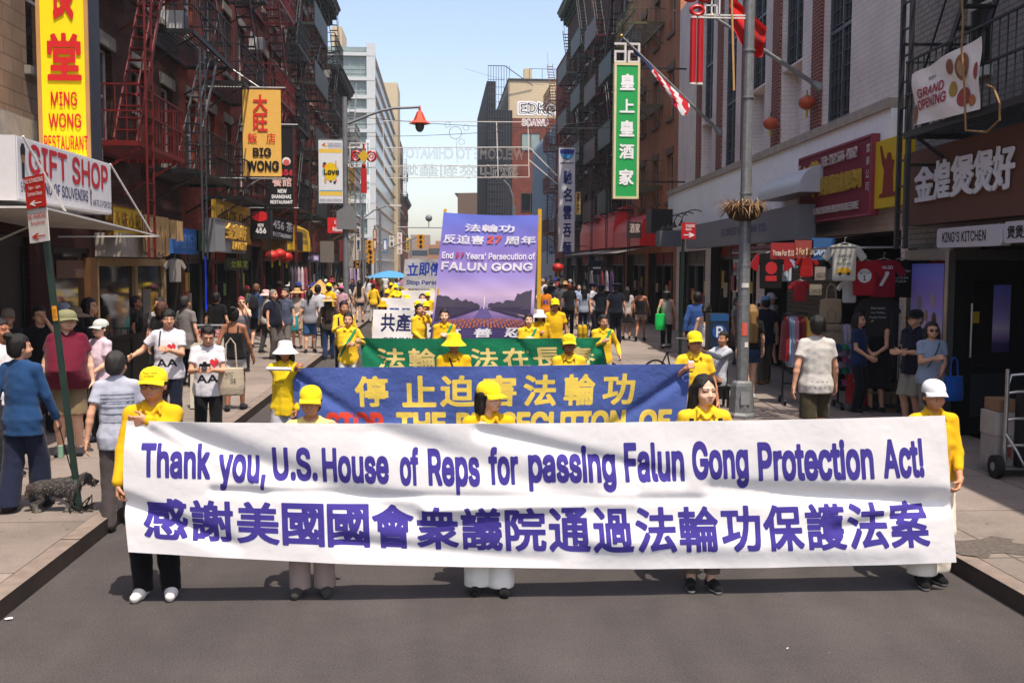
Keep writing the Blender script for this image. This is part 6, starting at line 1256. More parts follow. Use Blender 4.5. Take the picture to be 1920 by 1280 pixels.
for k, (a_, b_, ya, yb) in enumerate((((520, 200), (1150, 240), 45, 45), ((440, 195), (720, 232), 40, 58), ((620, 255), (1150, 222), 52, 52), ((1020, 160), (870, 128), 120, 125), ((560, 0), (640, 180), 46, 52))):
    p, q = at(*a_, ya), at(*b_, yb); mb = MB(); mb.tube([p+(q-p)*t+Vector((0, 0, -.5*4*t*(1-t)*.6)) for t in [i/12 for i in range(13)]], .012, 4); tag(mb.build('overhead_cable', None, [BLACK]), ('cable crossing the street at the level of the pagoda lamp', 'cable running from the orange sign to the wire frame', 'cable running from the pole banner side to the green sign', 'thin far cable above the cream rendered block', 'steep cable in front of the dark cornice')[k], 'cable')
# ---- far street furniture
def traffic_light(label, px, py, Y, arm_to=None):
    p = at(px, py, Y); ro = root('traffic_light', label, 'traffic light', p, 0, 'yellow traffic lights'); YL = mat('signal yellow', '#c98a14', rough=.5); mb = MB(); mb.box(-.18, .18, -.12, .12, -.5, .5)
    for s in (-1, 1):
        for k in (-1, 0, 1): mb.box(s*.16-.12+.04*s, s*.16+.12+.04*s, -.10, .10, k*.33-.05, k*.33+.10)
    mb.build('housing', ro, [YL]); mb = MB()
    for k in (-1, 0, 1): mb.tube([(0, -.15, k*.33), (0, -.125, k*.33)], .10, 12)
    mb.build('lens', ro, [BLACK]); return ro
traffic_light('yellow traffic light on a slanted arm left of the purple banner', 789, 453, 74); traffic_light('upper yellow traffic light on the far left pole', 693, 462, 80); traffic_light('lower yellow traffic light on the far left pole', 695, 482, 80); traffic_light('tiny yellow traffic light low behind the grey lamp post', 664, 492, 80)
ro = root('signal_pole', 'thin signal mast with a long slanted arm before the glass block', 'pole', (at(713, 500, 76).x, 76, .15)); b_ = Vector(ro.location); mb = MB(); mb.tube([(0, 0, 0), (0, 0, at(713, 402, 76).z)], .09, 8).tube([at(714, 472, 76)-b_, at(790, 441, 76)-b_], .05, 6); mb.build('mast', ro, [P2])
ro = root('signal_pole', 'far lamp post with horizontal arm left of the purple banner', 'pole', (at(780, 500, 90).x-3.5, 90, .15)); b_ = Vector(ro.location); mb = MB(); mb.tube([(0, 0, 0), (0, 0, at(745, 426, 90).z)], .09, 8).tube([at(745, 426, 90)-b_, at(832, 427, 90)-b_], .06, 6).tube([at(804, 427, 90)-b_, at(804, 410, 90)-b_], .04, 6); mb.ball(at(804, 409, 90)-b_, .3); mb.build('mast', ro, [P2])
ro = root('lamp_post', 'far grey lamp post with curved arm in front of the glass block', 'lamp post', (at(681, 500, 58).x, 58, .15)); b_ = Vector(ro.location); mb = MB(); mb.tube([(0, 0, 0), (0, 0, at(683, 400, 58).z)], .07, 8).tube([at(x, y, 58)-b_ for x, y in ((683, 408), (700, 395), (725, 386), (745, 385))], .04, 6); mb.build('pole', ro, [P2]); part_box(ro, 'lamp_head', WH, *[(q.x-.3, q.x+.3, -.1, .1, q.z-.06, q.z+.04) for q in [at(742, 385, 58)-b_]])
ro = root('lamp_post', 'curved grey lamp post rising right of the purple banner', 'lamp post', (at(964, 500, 75).x, 75, 0)); b_ = Vector(ro.location); mb = MB(); mb.tube([(0, 0, 0)]+[at(x, y, 75)-b_ for x, y in ((964, 395), (962, 370), (955, 350), (944, 338))], .07, 8).tube([at(x, y, 75)-b_ for x, y in ((964, 430), (964, 386))], .16, 8); mb.build('pole', ro, [P2])
p = at(731, 516, 52); ro = root('umbrella', 'sky blue market umbrella above the far left crowd', 'umbrella', (p.x, 52, 0)); mb = MB(); n = 8; zc = at(731, 507, 52).z; ze = at(731, 520, 52).z; R_ = .58*2
mb.lathe([(R_, ze), (R_*.8, ze+.10), (R_*.4, ze+.26), (.02, zc)], 16, (0, 0, 0), 0, False); mb.build('canopy', ro, [cloth('sky blue canvas', '#4a8ab8')], True); mb = MB(); mb.tube([(0, 0, .15), (0, 0, zc)], .025, 6); mb.build('pole', ro, [STEEL])
# parking kiosk
p = (4.9, 18.0, .15); ro = root('parking_kiosk', 'dark parking pay station with a white letter P behind the lamp post', 'parking meter', p); z1 = at(1355, 588, 18).z-.15
part_box(ro, 'cabinet', mat('kiosk body', '#1c1f24', rough=.4, var=.1), (-.17, .17, 0, .3, 0, z1)); part_box(ro, 'header', cmat('#1c4a78'), (-.165, .165, -.02, -.002, z1-.13, z1)); f = part_box(ro, 'face', cmat('#14283e'), (-.165, .165, -.02, -.002, z1-.6, z1-.14)); flat(ro, [(disc(0, z1-.32, .13), 0), (rect(-.08, .08, z1-.72, z1-.68), 2), (rect(-.07, .07, z1-.79, z1-.75), 1), (rect(-.12, .12, z1-.92, z1-.82), 3)], [cmat(c_, 'print') for c_ in ('#1c4a90', '#3a5ab0', '#b87a3a', '#1c2c8a')], eps=.03)
lettering(ro, [('P', -.06, .06, z1-.41, z1-.22, 0, .05, 30), ('107641', -.08, .08, z1-.89, z1-.85, 0, .01, 16)], [cmat('#d0d4d8', 'print')], lambda x, z: (x, -.036, z))
for k, px in enumerate((1087.5, 1096.5)):
    b_ = (at(px, 600, 25).x, 25, .15 if at(px, 600, 25).x > KR else 0); ro = root('bollard', 'yellow bollard beside the kerb, %s of the pair' % ('left', 'right')[k], 'bollard', b_, 0, 'pair of yellow bollards'); mb = MB(); mb.lathe([(.06, 0), (.06, 1.0), (.045, 1.05), (.01, 1.07)], 12); mb.build('post', ro, [cmat('#c8a414')]); mb = MB(); mb.lathe([(.064, .78), (.064, .86)], 12); mb.build('band', ro, [cmat('#8a6c0c')])
# ================================================================== procession banners
def banner(label, TL, TR, BL, BR, m, lines=(), cols=(), sag=(0, 0), folds=(), amp=.02, sd=0, nu=120, nv=30, polys=None, pcols=(), shear=0, hem=None, kind='sans', bulge=0):
    """cloth held at its upper corners; folds: (u0,v0,u1,v1,width,depth)"""
    TL, TR, BL, BR = [Vector(p) for p in (TL, TR, BL, BR)]; W = (TR-TL).length; H = (TL-BL).length
    def fn(u, v):
        t = TL+(TR-TL)*u; b = BL+(BR-BL)*u; t = t+Vector((0, 0, -sag[0]*4*u*(1-u))); b = b+Vector((0, 0, -sag[1]*4*u*(1-u))); p = b+(t-b)*v
        x, z = u*W, v*H; y = amp*(math.sin(2.1*x+1.3*z+sd)*math.sin(1.7*z+.6*x+sd)+.5*math.sin(5.3*x-3.1*z+2*sd)*math.sin(1.1*x+4*z)+.25*math.sin(11*x+6*z+sd)*math.sin(9*z-3*x))
        for (u0, v0, u1, v1, w_, d_) in folds:
            ax_, az_, bx_, bz_ = u0*W, v0*H, u1*W, v1*H; L2 = (bx_-ax_)**2+(bz_-az_)**2; tt = min(1, max(0, ((x-ax_)*(bx_-ax_)+(z-az_)*(bz_-az_))/L2)); q = math.hypot(x-ax_-tt*(bx_-ax_), z-az_-tt*(bz_-az_)); y += d_*math.exp(-(q/w_)**2)*(1-.55*tt)
        if bulge: p.x -= bulge*math.exp(-u*18)*math.sin(v*math.pi)
        return p+Vector((0, y, 0))
    o = root('banner', label, 'banner', (TL.x, TL.y, 0)); off = Vector((TL.x, TL.y, 0)); mb = MB(); mb.sheet(lambda u, v: fn(u, v)-off, nu, nv, .005); mb.build('cloth', o, [m], True)
    e = lambda k: (lambda u, v: fn(u, v)-off+Vector((0, -k, 0)))
    if polys: 
        mats_ = [cmat(c, 'print') for c in pcols]
        mb = MB()
        for k, (po, mi) in enumerate(polys): mb.raw([e(.004+.00005*k)(x, z) for x, z in po], [tuple(range(len(po)))], mi)
        me = bpy.data.meshes.new('printed_picture'); me.from_pydata(mb.v, [], mb.f); [me.materials.append(q) for q in mats_]; me.polygons.foreach_set('material_index', mb.m); link('printed_picture', me, o)
    if lines: lettering(o, lines, [cloth('printed '+c, c, wr=.25, ws=7) for c in cols], e(.0014 if not polys else .016), kind=kind)
    return o, fn
WB = cloth('white banner cloth', '#f0eeec', rough=.8, wr=.22, ws=4, transl=.07)
Y1 = 7.54; f1 = (at(236, 790, Y1), at(1772, 779, Y1), at(240, 1035, Y1+.04), at(1792, 1053, Y1+.06))
U1 = lambda px: (px-232)/1550
B1, fb1 = banner('front white banner with purple blue english line over chinese line', *f1, WB, [
    (t, a, b, c, d, 0, .074, 48) for t, a, b, c, d in (('Thank', 0.019, 0.097, 0.578, 0.84), ('you,', 0.107, 0.161, 0.5, 0.765), ('U.S.', 0.169, 0.222, 0.58, 0.83), ('House', 0.228, 0.307, 0.575, 0.83), ('of', 0.320, 0.343, 0.565, 0.835), ('Reps', 0.354, 0.416, 0.505, 0.826), ('for', 0.427, 0.463, 0.576, 0.843), ('passing', 0.475, 0.582, 0.53, 0.85), ('Falun', 0.593, 0.667, 0.592, 0.864), ('Gong', 0.677, 0.747, 0.54, 0.868), ('Protection', 0.759, 0.904, 0.585, 0.862), ('Act!', 0.916, 0.968, 0.588, 0.855))]+
    [(c, .020+.0529*k, .020+.0529*k+.0495, .115, .428, 0, .066, 56) for k, c in enumerate('感謝美國國會衆議院通過法輪功保護法案')],
    ('#463c92',), sag=(.035, .085), folds=((.02, .97, .33, .35, .10, .06), (.03, .97, .16, .55, .05, -.03), (.0, .38, .12, .10, .06, .05), (.30, .95, .55, .45, .09, .03), (.42, .95, .66, .62, .05, .035), (.35, .40, .60, .48, .05, -.04), (.99, .42, .70, .55, .06, .06), (.99, .40, .85, .25, .04, .03), (.1, .5, .9, .47, .03, .018), (.55, .2, .95, .1, .08, -.03), (.25, .15, .5, .05, .06, .03)), amp=.010, sd=1.2, nu=520, nv=90, bulge=.03)
Y2 = 12.0
B2, fb2 = banner('long blue banner with yellow characters behind the white one', at(546, 690, Y2), at(1296, 682, Y2), at(560, 835, Y2), at(1280, 830, Y2), cloth('blue banner cloth', '#4a5e9e', wr=.5, ws=5, transl=.05),
    [(c, x0, x1, .50, .89, 0, .07, 40) for c, x0, x1 in (('停', .152, .235), ('止', .269, .355), ('迫', .365, .452), ('害', .472, .558), ('法', .576, .659), ('輪', .679, .759), ('功', .779, .861))]+[('STOP', .075, .219, .14, .435, 1, .09, 26), ('THE', .252, .379, .14, .435, 0, .09, 26), ('PERSECUTION', .405, .845, .14, .435, 0, .09, 26), ('OF', .879, .963, .14, .435, 0, .09, 26)],
    ('#e0c455', '#d0402c'), sag=(.0, .03), folds=((.0, .9, .2, .2, .06, .05), (.0, .1, .3, .3, .04, -.04), (1, .9, .8, .2, .06, .05)), amp=.02, sd=2.2, nu=150, nv=30)
mb = MB(); mb.tube([at(500, 691, Y2-.03), at(546, 692, Y2-.03)], .022, 8).tube([at(1290, 679, Y2-.03), at(1300, 680, Y2-.03)], .022, 8); tag(mb.build('banner_pole', None, [mat('white plastic pipe', '#cfd2d8', rough=.3)]), 'white plastic pipe ends carrying the long blue banner', 'pole')
Y3 = 18.0
B3, fb3 = banner('green banner with pale gold characters, third in the procession', at(676, 634, Y3), at(1128, 633, Y3), at(680, 700, Y3), at(1140, 690, Y3), cloth('green banner cloth', '#12714e', wr=.5, ws=5, transl=.05),
    [(c, x0, x1, .10, .72, 0, .05, 30) for c, x0, x1 in (('法', .06, .175), ('輪', .19, .30), ('大', .335, .44), ('法', .445, .555), ('在', .575, .685), ('長', .70, .82), ('春', .835, .955))], ('#d8c07a',), sag=(.01, .03), folds=((0, .95, .1, .2, .06, .06), (1, .95, .9, .1, .06, .08), (.35, .9, .3, .1, .05, .04), (.65, .9, .7, .1, .05, .04)), amp=.03, sd=.4, nu=90, nv=16)
# tall purple picture banner
Y4 = 21.0
def hill(x0, x1, z0, hs): n = len(hs); return [([(x0+(x1-x0)*k/(n-1), z0), (x0+(x1-x0)*(k+1)/(n-1), z0), (x0+(x1-x0)*(k+1)/(n-1), z0+hs[k+1]), (x0+(x1-x0)*k/(n-1), z0+hs[k])], 0) for k in range(n-1)]
rr = random.Random(3)
po = [*hill(.02, .46, .245, [.10+.015*rr.random()*2-.075*(k/15)**1.2 for k in range(16)]), *hill(.54, .97, .245, [.025+.015*rr.random()*2+.075*(k/15)**1.1+(.03 if k > 9 else 0) for k in range(16)]),
      ([(.02, .15), (.46, .25), (.46, .262), (.02, .265)], 1), ([(.54, .262), (.54, .25), (.97, .14), (.97, .265)], 1), ([(.40, .17), (.475, .262), (.525, .262), (.60, .17)], 2),
      ([(.03, .18), (.46, .255), (.46, .258), (.03, .190)], 3), ([(.54, .255), (.96, .175), (.96, .185), (.54, .259)], 3), ([(.497, .262), (.494, .34), (.500, .355), (.506, .34), (.503, .262)], 4), ([(.498, .19), (.496, .262), (.504, .262), (.502, .19)], 4)]
for k in range(7):
    z = .165-k*.011
    for j in range(26): x = .5+(j-12.5)*.0345*(.86+.03*k)+rr.uniform(-.004, .004); dz_ = -.014*abs((j-12.5)/12.5)**2; po.append(([(x-.010, z+dz_), (x+.010, z+dz_), (x+.008, z+dz_+.008), (x-.008, z+dz_+.008)], 5 if (j+k) % 3 else 6))
po.append((disc(.5, .095, .035, .012), 7))
B4, fb4 = banner('tall purple picture banner of a lit obelisk and water with white lettering', at(832, 398, Y4), at(1010, 403, Y4), at(806, 638, Y4), at(998, 636, Y4), gradmat(), [('法輪功', .235, .755, .865, .925, 0, .06, 24), ('反迫害', .025, .445, .765, .835, 0, .06, 24), ('27', .475, .625, .775, .835, 1, .07, 24), ('周年', .66, .985, .765, .835, 0, .06, 24), ('End', .03, .145, .645, .695, 0, .05, 20), ('27', .165, .255, .655, .695, 2, .04, 20), ("Years' Persecution of", .27, .985, .645, .70, 0, .05, 20), ('FALUN GONG', .035, .965, .555, .620, 0, .06, 24), ('真', .10, .30, .015, .095, 0, .05, 22), ('善', .42, .60, .02, .095, 0, .05, 22), ('忍', .72, .92, .02, .095, 0, .05, 22)], ('#e2e0ea', '#d8604c', '#c4304c'), sag=(.03, 0), amp=.012, nu=60, nv=60, polys=po, pcols=('#4a4458', '#3c3450', '#6a5c98', '#b8a0a8', '#f0e6ee', '#b8603c', '#d08a5a', '#3a4a9a'))
for k, (px0, py0, px1, py1) in enumerate(((833, 392, 806, 700), (1012, 392, 1009, 700))):
    mb = MB(); a0, a1 = at(px0+(0 if k else 2), py0, Y4+.05), at(px1, py1, Y4+.05); mb.bar(a1, a0, .075, .06); tag(mb.build('banner_pole', None, [cmat('#d0a01c')]), 'yellow timber pole on the %s side of the tall purple banner' % ('left', 'right')[k], 'pole')
Y5 = 23.0; PB = '#2c3060'
banner('white banner with dark blue characters and capitals behind the purple one', at(700, 580, Y5), at(1030, 588, Y5), at(697, 645, Y5), at(1030, 645, Y5), WB, [(c, x0, x1, .36, .90, 0, .05, 26) for c, x0, x1 in (('共', .045, .125), ('產', .13, .215), ('邪', .225, .305), ('靈', .315, .395))]+[("COMMUNISM'S DEMONIC IDEOLOGY SEEKS", .06, 1.02, .05, .20, 0, .03, 20)], (PB,), amp=.02, nu=60, nv=14)
banner('raised white banner with blue characters left of the purple one', at(759, 486, 31), at(905, 484, 31), at(755, 541, 31), at(905, 541, 31), cloth('grey white cloth', '#a7a6aa', wr=.4), [(c, x0, x1, .44, .88, 0, .07, 26) for c, x0, x1 in (('立', .04, .18), ('即', .19, .32), ('停', .33, .46), ('止', .48, .6))]+[('Stop Persecuting', .04, .66, .10, .30, 1, .05, 20)], ('#24409a', '#2a3a7a'), amp=.03, nu=40, nv=12, sag=(0, .02))
banner('white banner with two small blue characters below the raised one', at(715, 558, 27), at(800, 560, 27), at(712, 600, 27), at(800, 600, 27), WB, [('闡', .20, .40, .25, .55, 0, .06, 18), ('惡', .45, .65, .25, .55, 0, .06, 18)], ('#3a4f92',), amp=.02, nu=24, nv=8)
banner('bright white banner behind the yellow group left of the purple one', at(752, 544, 33), at(830, 544, 33), at(752, 580, 33), at(830, 580, 33), WB, amp=.02, nu=24, nv=8)
# ================================================================== people
YC = '#e8cc1c'
def loc_arm(px, py, Y, P, h):
    """hand target in figure space for a figure at P facing the camera"""
    w_ = at(px, py, Y); s = h/1.70; return ((w_.x-P[0])/s, (w_.y-P[1])/s, w_.z/s)
YF = 7.83
def front(px, h): p = at(px, 900, YF); return (p.x, YF)
P = front(290, 1.71)
person('man in yellow polo, cap and glasses at the left end of the front banner', loc=P, h=1.71, top='longpolo', top_c=YEL, bot_c='#0b0b0d', hat='cap', hat_c=YC, hair='crop', glasses='clear', build=1.14, belly=.05, skin=0, head=(-2, -2, 0), curl=.9, leg=1.05,
       arms=(loc_arm(222, 905, 7.64, P, 1.71), loc_arm(278, 786, 7.62, P, 1.71)), hdir=((0, 0, -1), (-1, -.4, -.1)), shoe='slip', shoe_c='#d8d5d1', sole_c='#e4e2df', decals=[dict(head=1, c='#3a3210', text=[('Falun Dafa', -.05, .05, .022, .038), ('is Good', -.034, .034, .0, .017)]), dict(c='#a08000', text=[('FALUN DAFA', .06, .13, 1.30, 1.312)])])
for sx, px in ((-1, 272), (1, 321)):
    b_ = gnd(px, 1112, 0); mb = MB(); mb.tube([(b_.x+.058*math.cos(math.pi*q/8), b_.y-.03-.0*q, .02+.075*math.sin(math.pi*q/8)) for q in range(9)], .0055, 6)
P = front(584, 1.57)
person('woman with yellow cap, pale yellow tee and navy strap, second in the front row', loc=P, h=1.57, fem=1, top='tee', top_c='#dccb78', bot='wide', leg=.85, bot_c='#a8948a', hat='cap', hat_c=YC, hair='short', hair_c='#2a2320', skin=0, head=(0, 4, 0), arms=('down', loc_arm(634, 818, 7.68, P, 1.57)), hdir=(None, (-.1, -.35, 1)), curl=.9, strap=[('#1c2338', [(-.09, 1.36), (-.06, 1.25)], .035)], shoe_c='#3c3b38', sole_c='#4a4a46')
P = front(916, 1.60)
person('woman in yellow cap looking aside, white wide trousers, middle of the front row', loc=P, h=1.60, fem=1, top='longpolo', top_c=YEL, bot='wide', bot_c='#f0ebe0', hat='cap', hat_c=YC, hair='bob', skin=4, head=(48, 3, 0), arms=(loc_arm(893, 818, 7.68, P, 1.60), 'down'), hdir=((.1, -.35, 1), None), curl=.9, shoe_c='#101012', leg=1.05, feet=((-.09, 0), (.10, -.05)))
P = front(1318, 1.645)
person('woman with long black hair, closed eyes and backpack straps, fourth in the front row', loc=P, h=1.645, fem=1, top='polo', top_c=YEL, bot='crop', bhem=.135, bot_c='#6e6158', hair='long', hairline='part', skin=4, head=(14, 2, 0), arms=('down', loc_arm(1366, 818, 7.68, P, 1.645)), hdir=(None, (-.1, -.35, 1)), curl=.9, strap=[('#20242a', [(-.115, 1.385), (-.12, 1.25)], .035), ('#20242a', [(.115, 1.385), (.12, 1.25)], .035)], shoe_c='#111112', sole_c='#cfcfcb', feet=((-.085, 0), (.07, -.04)))
P = front(1746, 1.60)
person('older woman in white cap and yellow jacket at the right end of the front banner', loc=P, h=1.60, fem=1, top='longpolo', top_c=YEL, bot='wide', bot_c='#e6dccb', bhem=.11, hat='cap', hat_c='#d8d8d8', hair='crop', hair_c='#3a3430', skin=0, head=(-4, 3, 0), build=1.03, arms=('down', loc_arm(1800, 900, 7.64, P, 1.60)), hdir=(None, (-.5, -.45, -.8)), curl=1.0, sleeve=1.55, leg=1.15, shoe_c='#0f0f10', sole_c='#b8b8b4', feet=((-.08, -.05), (.08, .06)))
# slip-on bands with letters
for px in (272, 321):
    b_ = gnd(px, 1104, 0); ro = root('shoe_band', 'black band with white letters across the %s slip-on shoe' % ('left' if px < 300 else 'right'), 'shoe band', (b_.x, b_.y, 0)); pr = lambda t: (.060*math.cos(math.pi*(1-t)), .01+.092*math.sin(math.pi*t)**.8); mb = MB()
    mb.sheet(lambda u, v: Vector((pr(u)[0], -.005-.05*(1-v), pr(u)[1]-.015*(1-v))), 14, 4, .006); mb.build('band', ro, [mat('black rubber', '#0c0c0d')], True)
    lettering(ro, [('adidas', .14, .86, .25, .85, 0, .06, 18)], [cmat('#d8d8d8', 'print')], lambda x, z: (pr(x)[0], -.010-.05*(1-z), pr(x)[1]-.015*(1-z)+.004))
# second row
P = (at(535, 700, 12.15).x, 12.15)
person('woman in white bucket hat holding the left end of the blue banner', loc=P, zg=0, h=1.60, fem=1, top='longpolo', top_c='#d8b81a', bot='wide', bot_c='#a9a9ad', hat='bucket', hat_c='#d5d5d8', hair='bob', skin=2, arms=(loc_arm(552, 694, 11.98, P, 1.60), loc_arm(556, 778, 12.0, P, 1.60)), curl=1.1, face=1, decals=[dict(c='#20180c', text=[('FALUN', -.13, .0, 1.14, 1.165)])])
P = (at(1302, 700, 12.2).x, 12.2)
person('man in yellow cap and glasses holding the right end of the blue banner', loc=P, zg=0, h=1.70, top='polo', top_c=YEL, bot_c='#1a1a1e', hat='cap', hat_c=YC, hair='crop', glasses='clear', skin=0, arms=(loc_arm(1283, 693, 11.98, P, 1.70), 'down'), curl=1.1)
person('person in yellow bucket hat standing behind the blue banner, centre', px=851, Y=12.6, zg=0, h=1.66, fem=1, top='polo', top_c=YEL, bot_c='#2a2a2e', hat='bucket', hat_c=YC, hair='none', skin=0, arms=('chest', 'chest'), strap=[('#20242a', [(-.06, 1.42), (.03, 1.2)], .02)])
person('smiling person in yellow cap behind the blue banner, right of centre', px=1068, Y=12.6, zg=0, h=1.64, top='polo', top_c=YEL, bot_c='#2a2a2e', hat='cap', hat_c=YC, hair='short', skin=2, arms=('chest', 'chest'), decals=[dict(head=1, c='#3a3210', text=[('Falun Dafa', -.05, .05, .022, .036), ('is Good', -.034, .034, .0, .015)])])
# third row, green sashes
P = (at(653, 640, 18.2).x, 18.2); person('woman with green sash holding the left end of the green banner', loc=P, zg=0, h=1.64, fem=1, top='longpolo', top_c=YEL, bot_c='#c9c7c4', hair='bun', hairline='bald', skin=1, sash='#0c7a54', sash_side=1, arms=((.02, -.2, 1.16), loc_arm(676, 640, 17.95, P, 1.64)), curl=1.1)
person('woman with green sash left of the purple banner, hair tied back', px=833, Y=18.9, zg=0, h=1.68, fem=1, top='longpolo', top_c=YEL, bot_c='#c9c7c4', hair='pony', skin=4, sash='#0c7a54', sash_side=1, arms=('chest', 'chest'))
person('young woman with green sash right of the purple banner', px=992, Y=18.9, zg=0, h=1.60, fem=1, top='longpolo', top_c=YEL, bot_c='#c9c7c4', hair='pony', skin=4, sash='#0c7a54', sash_side=1, arms=('chest', 'chest'))
P = (at(1130, 640, 18.2).x, 18.2); person('woman with green sash and glasses at the right end of the green banner', loc=P, zg=0, h=1.62, fem=1, top='longpolo', top_c=YEL, bot_c='#c9c7c4', hair='pony', skin=1, sash='#0c7a54', sash_side=1, glasses='clear', head=(15, 10, 0), arms=('chest', (.30, -.12, .98)))
P5 = dict(top='longpolo', top_c=YEL, bot_c='#b9b7b4', zg=0)
person('woman with black ponytail in yellow top, seen in profile before the white banner', px=787, Y=22.0, h=1.66, fem=1, hair='pony', skin=1, rz=30, arms=('front', 'face'), **P5)
person('woman in white bucket hat and yellow top right of the purple banner', px=1013, Y=20.6, h=1.60, fem=1, hat='bucket', hat_c='#d5d5d8', hair='bob', skin=0, arms=('chest', 'down'), **P5)
person('tall man in yellow tee and cap right of the purple banner', px=1041, Y=21.8, h=1.78, hat='cap', hat_c=YC, hair='crop', skin=0, top='tee', top_c=YEL, bot_c='#a99a80', zg=0, decals=[dict(c='#b89a20', text=[('FALUN DAFA', -.1, .1, 1.28, 1.30)])])
person('young man in yellow jacket with black strap walking beside the left kerb', px=644, Y=21.3, h=1.74, hair='short', skin=0, head=(25, 5, 0), arms=('phone', 'down'), top='jacket', top_c=YEL, bot_c='#1a1a1e', zg=0, strap=[('#15161a', [(-.10, 1.40), (-.08, 1.1)], .03)])
person('woman in dark yellow bucket hat behind the white banner, left', px=717, Y=26.2, h=1.58, fem=1, hat='bucket', hat_c='#d09a00', hair='bob', skin=0, **P5)
person('woman in yellow cap with long dark hair behind the white banners', px=763, Y=28.5, h=1.66, fem=1, hat='bucket', hat_c=YC, hair='long', skin=1, **P5)
person('person in yellow cap beside the purple banner edge, dark face', px=783, Y=25.0, h=1.62, hat='cap', hat_c=YC, hair='crop', skin=2, **P5)
person('man shading his eyes in yellow cap, next to the purple banner', px=799, Y=23.6, h=1.66, hat='cap', hat_c=YC, hair='crop', skin=0, arms=('face', 'down'), **P5)
person('bareheaded woman in yellow behind the shading man', px=792, Y=28.2, h=1.70, fem=1, hair='bob', hair_c='#1c1216', skin=4, **P5)
for k, (px, Y, hat) in enumerate(((725, 36, 'cap'), (739, 34, 'bucket'), (752, 39, 'cap'), (768, 41, 'cap'), (802, 33, 'cap'), (810, 36, 'bucket'), (741, 44, 'bucket'), (760, 47, 'cap'), (733, 50, 'cap'), (777, 37, None), (748, 31.5, 'bucket'))):
    person('yellow dressed marcher %s' % ('in cap at the far left of the marching group', 'in tall bucket hat left of the raised banner', 'in cap half behind the bucket hat wearer', 'in cap far back under the raised banner', 'in cap at the purple banner edge, farther back', 'in bucket hat touching the purple banner edge', 'in bucket hat near the sky blue umbrella', 'in cap in the last rows under the raised banner', 'in cap last in line toward the umbrella', 'bareheaded below the raised banner', 'in bucket hat just left of the raised banner corner')[k], px=px, Y=Y, h=1.62+.03*(k % 4), hat=hat, hat_c=YC, hair='short', skin=(0, 1, 2)[k % 3], fem=k % 2, pose='stride', group='marchers in yellow beyond the banners', **P5)
# ---- left pavement, near
person('woman in blue denim shirt with bun and white hair clip walking the grey dog', px=34, Y=10.1, h=1.66, fem=1, rz=168, hair='bun', skin=1, top='long', top_c='#1f4068', bot='wide', bot_c='#1c2236', pose='stride', hem=.74, arms=('down', 'down'), shoe_c='#2a2320', lod=1, head=(-38, 0, 0), build=1.05)
person('man at the left picture edge in white shirt with short dark hair', px=-2, Y=11.6, h=1.73, rz=70, hair='short', skin=2, top='tee', top_c='#c9c7c8', bot_c='#2a2a30', lod=1)
person('elderly man in pale striped polo seen from behind, dark grey trousers', px=214, Y=9.95, h=1.66, rz=196, hair='short', hair_c='#2e2b2a', skin=1, top='polo', top_m=None, top_c='#a4a8b6', bot_c='#433d3c', hem=.78, pose='stride', arms=('down', 'down'), shoe_c='#1a1614', shoe='sandal', lod=1, head=(-30, 0, 0), build=1.04, decals=[dict(side=1, polys=[([(-.15+.3*q/14, z) for q in range(15)]+[(.15-.3*q/14, z+w_) for q in range(15)], 0) for z, w_ in ((1.10, .006), (1.16, .01), (1.20, .02), (1.24, .01), (1.28, .006), (1.02, .006))], cs=('#6a6e80',))])
person('heavy man in maroon polo and khaki cap with khaki shorts', px=122, Y=13.0, h=1.76, rz=10, hair='crop', hair_c='#55504a', skin=4, hat='cap', hat_c='#7a7a5c', top='polo', top_c='#5c1228', bot='shorts', bot_c='#75654c', build=1.38, belly=.22, arms=('down', 'down'), head=(25, 0, 0), shoe_c='#2a2a2e', loose=.02)
person('woman in pale pink tee, glasses and floral cap looking left', px=184, Y=13.9, h=1.60, rz=-35, fem=1, hair='short', hair_c='#2a1a14', skin=4, hat='cap', hat_c='#b9bcb4', glasses='clear', top='tee', top_c='#cbb6c2', bot_c='#1c1c22', arms=('down', 'front'), shoe_c='#20202a', build=1.08)
AA = lambda o: [dict(c='#16181c', text=[('AA', -.13, .13, .985, 1.085, 0, .035, 30)]), dict(polys=[([(.06+o+.055*s*math.sin(t)**3, 1.235+.0042*s*(13*math.cos(t)-5*math.cos(2*t)-2*math.cos(3*t)-math.cos(4*t))) for s in (1,) for t in [2*math.pi*q/24 for q in range(24)]], 0), ([(.06+o, 1.285), (.09+o, 1.30), (.08+o, 1.282)], 1)], cs=('#b8222a', '#2a4a30'))]
person('young man in white printed tee with round glasses and fringe, left of the camera holder', px=313, Y=14.2, h=1.72, rz=4, hair='short', hairline='fringe', skin=1, glasses='clear', top='tee', top_c='#c6c6cc', bot_c='#141a2c', head=(18, 4, 0), arms=('out', 'phone'), build=1.1, sw=1.04, decals=AA(.0), strap=[('#20304a', [(-.09, 1.44), (-.10, 1.2)], .02)])
CP = person('young man in white printed tee looking down at a black camera', px=387, Y=13.6, h=1.70, rz=6, hair='short', skin=1, glasses='clear', top='tee', top_c='#c6c6cc', bot_c='#101013', head=(10, 24, 0), arms=('cam', 'cam'), build=1.06, decals=AA(.03))
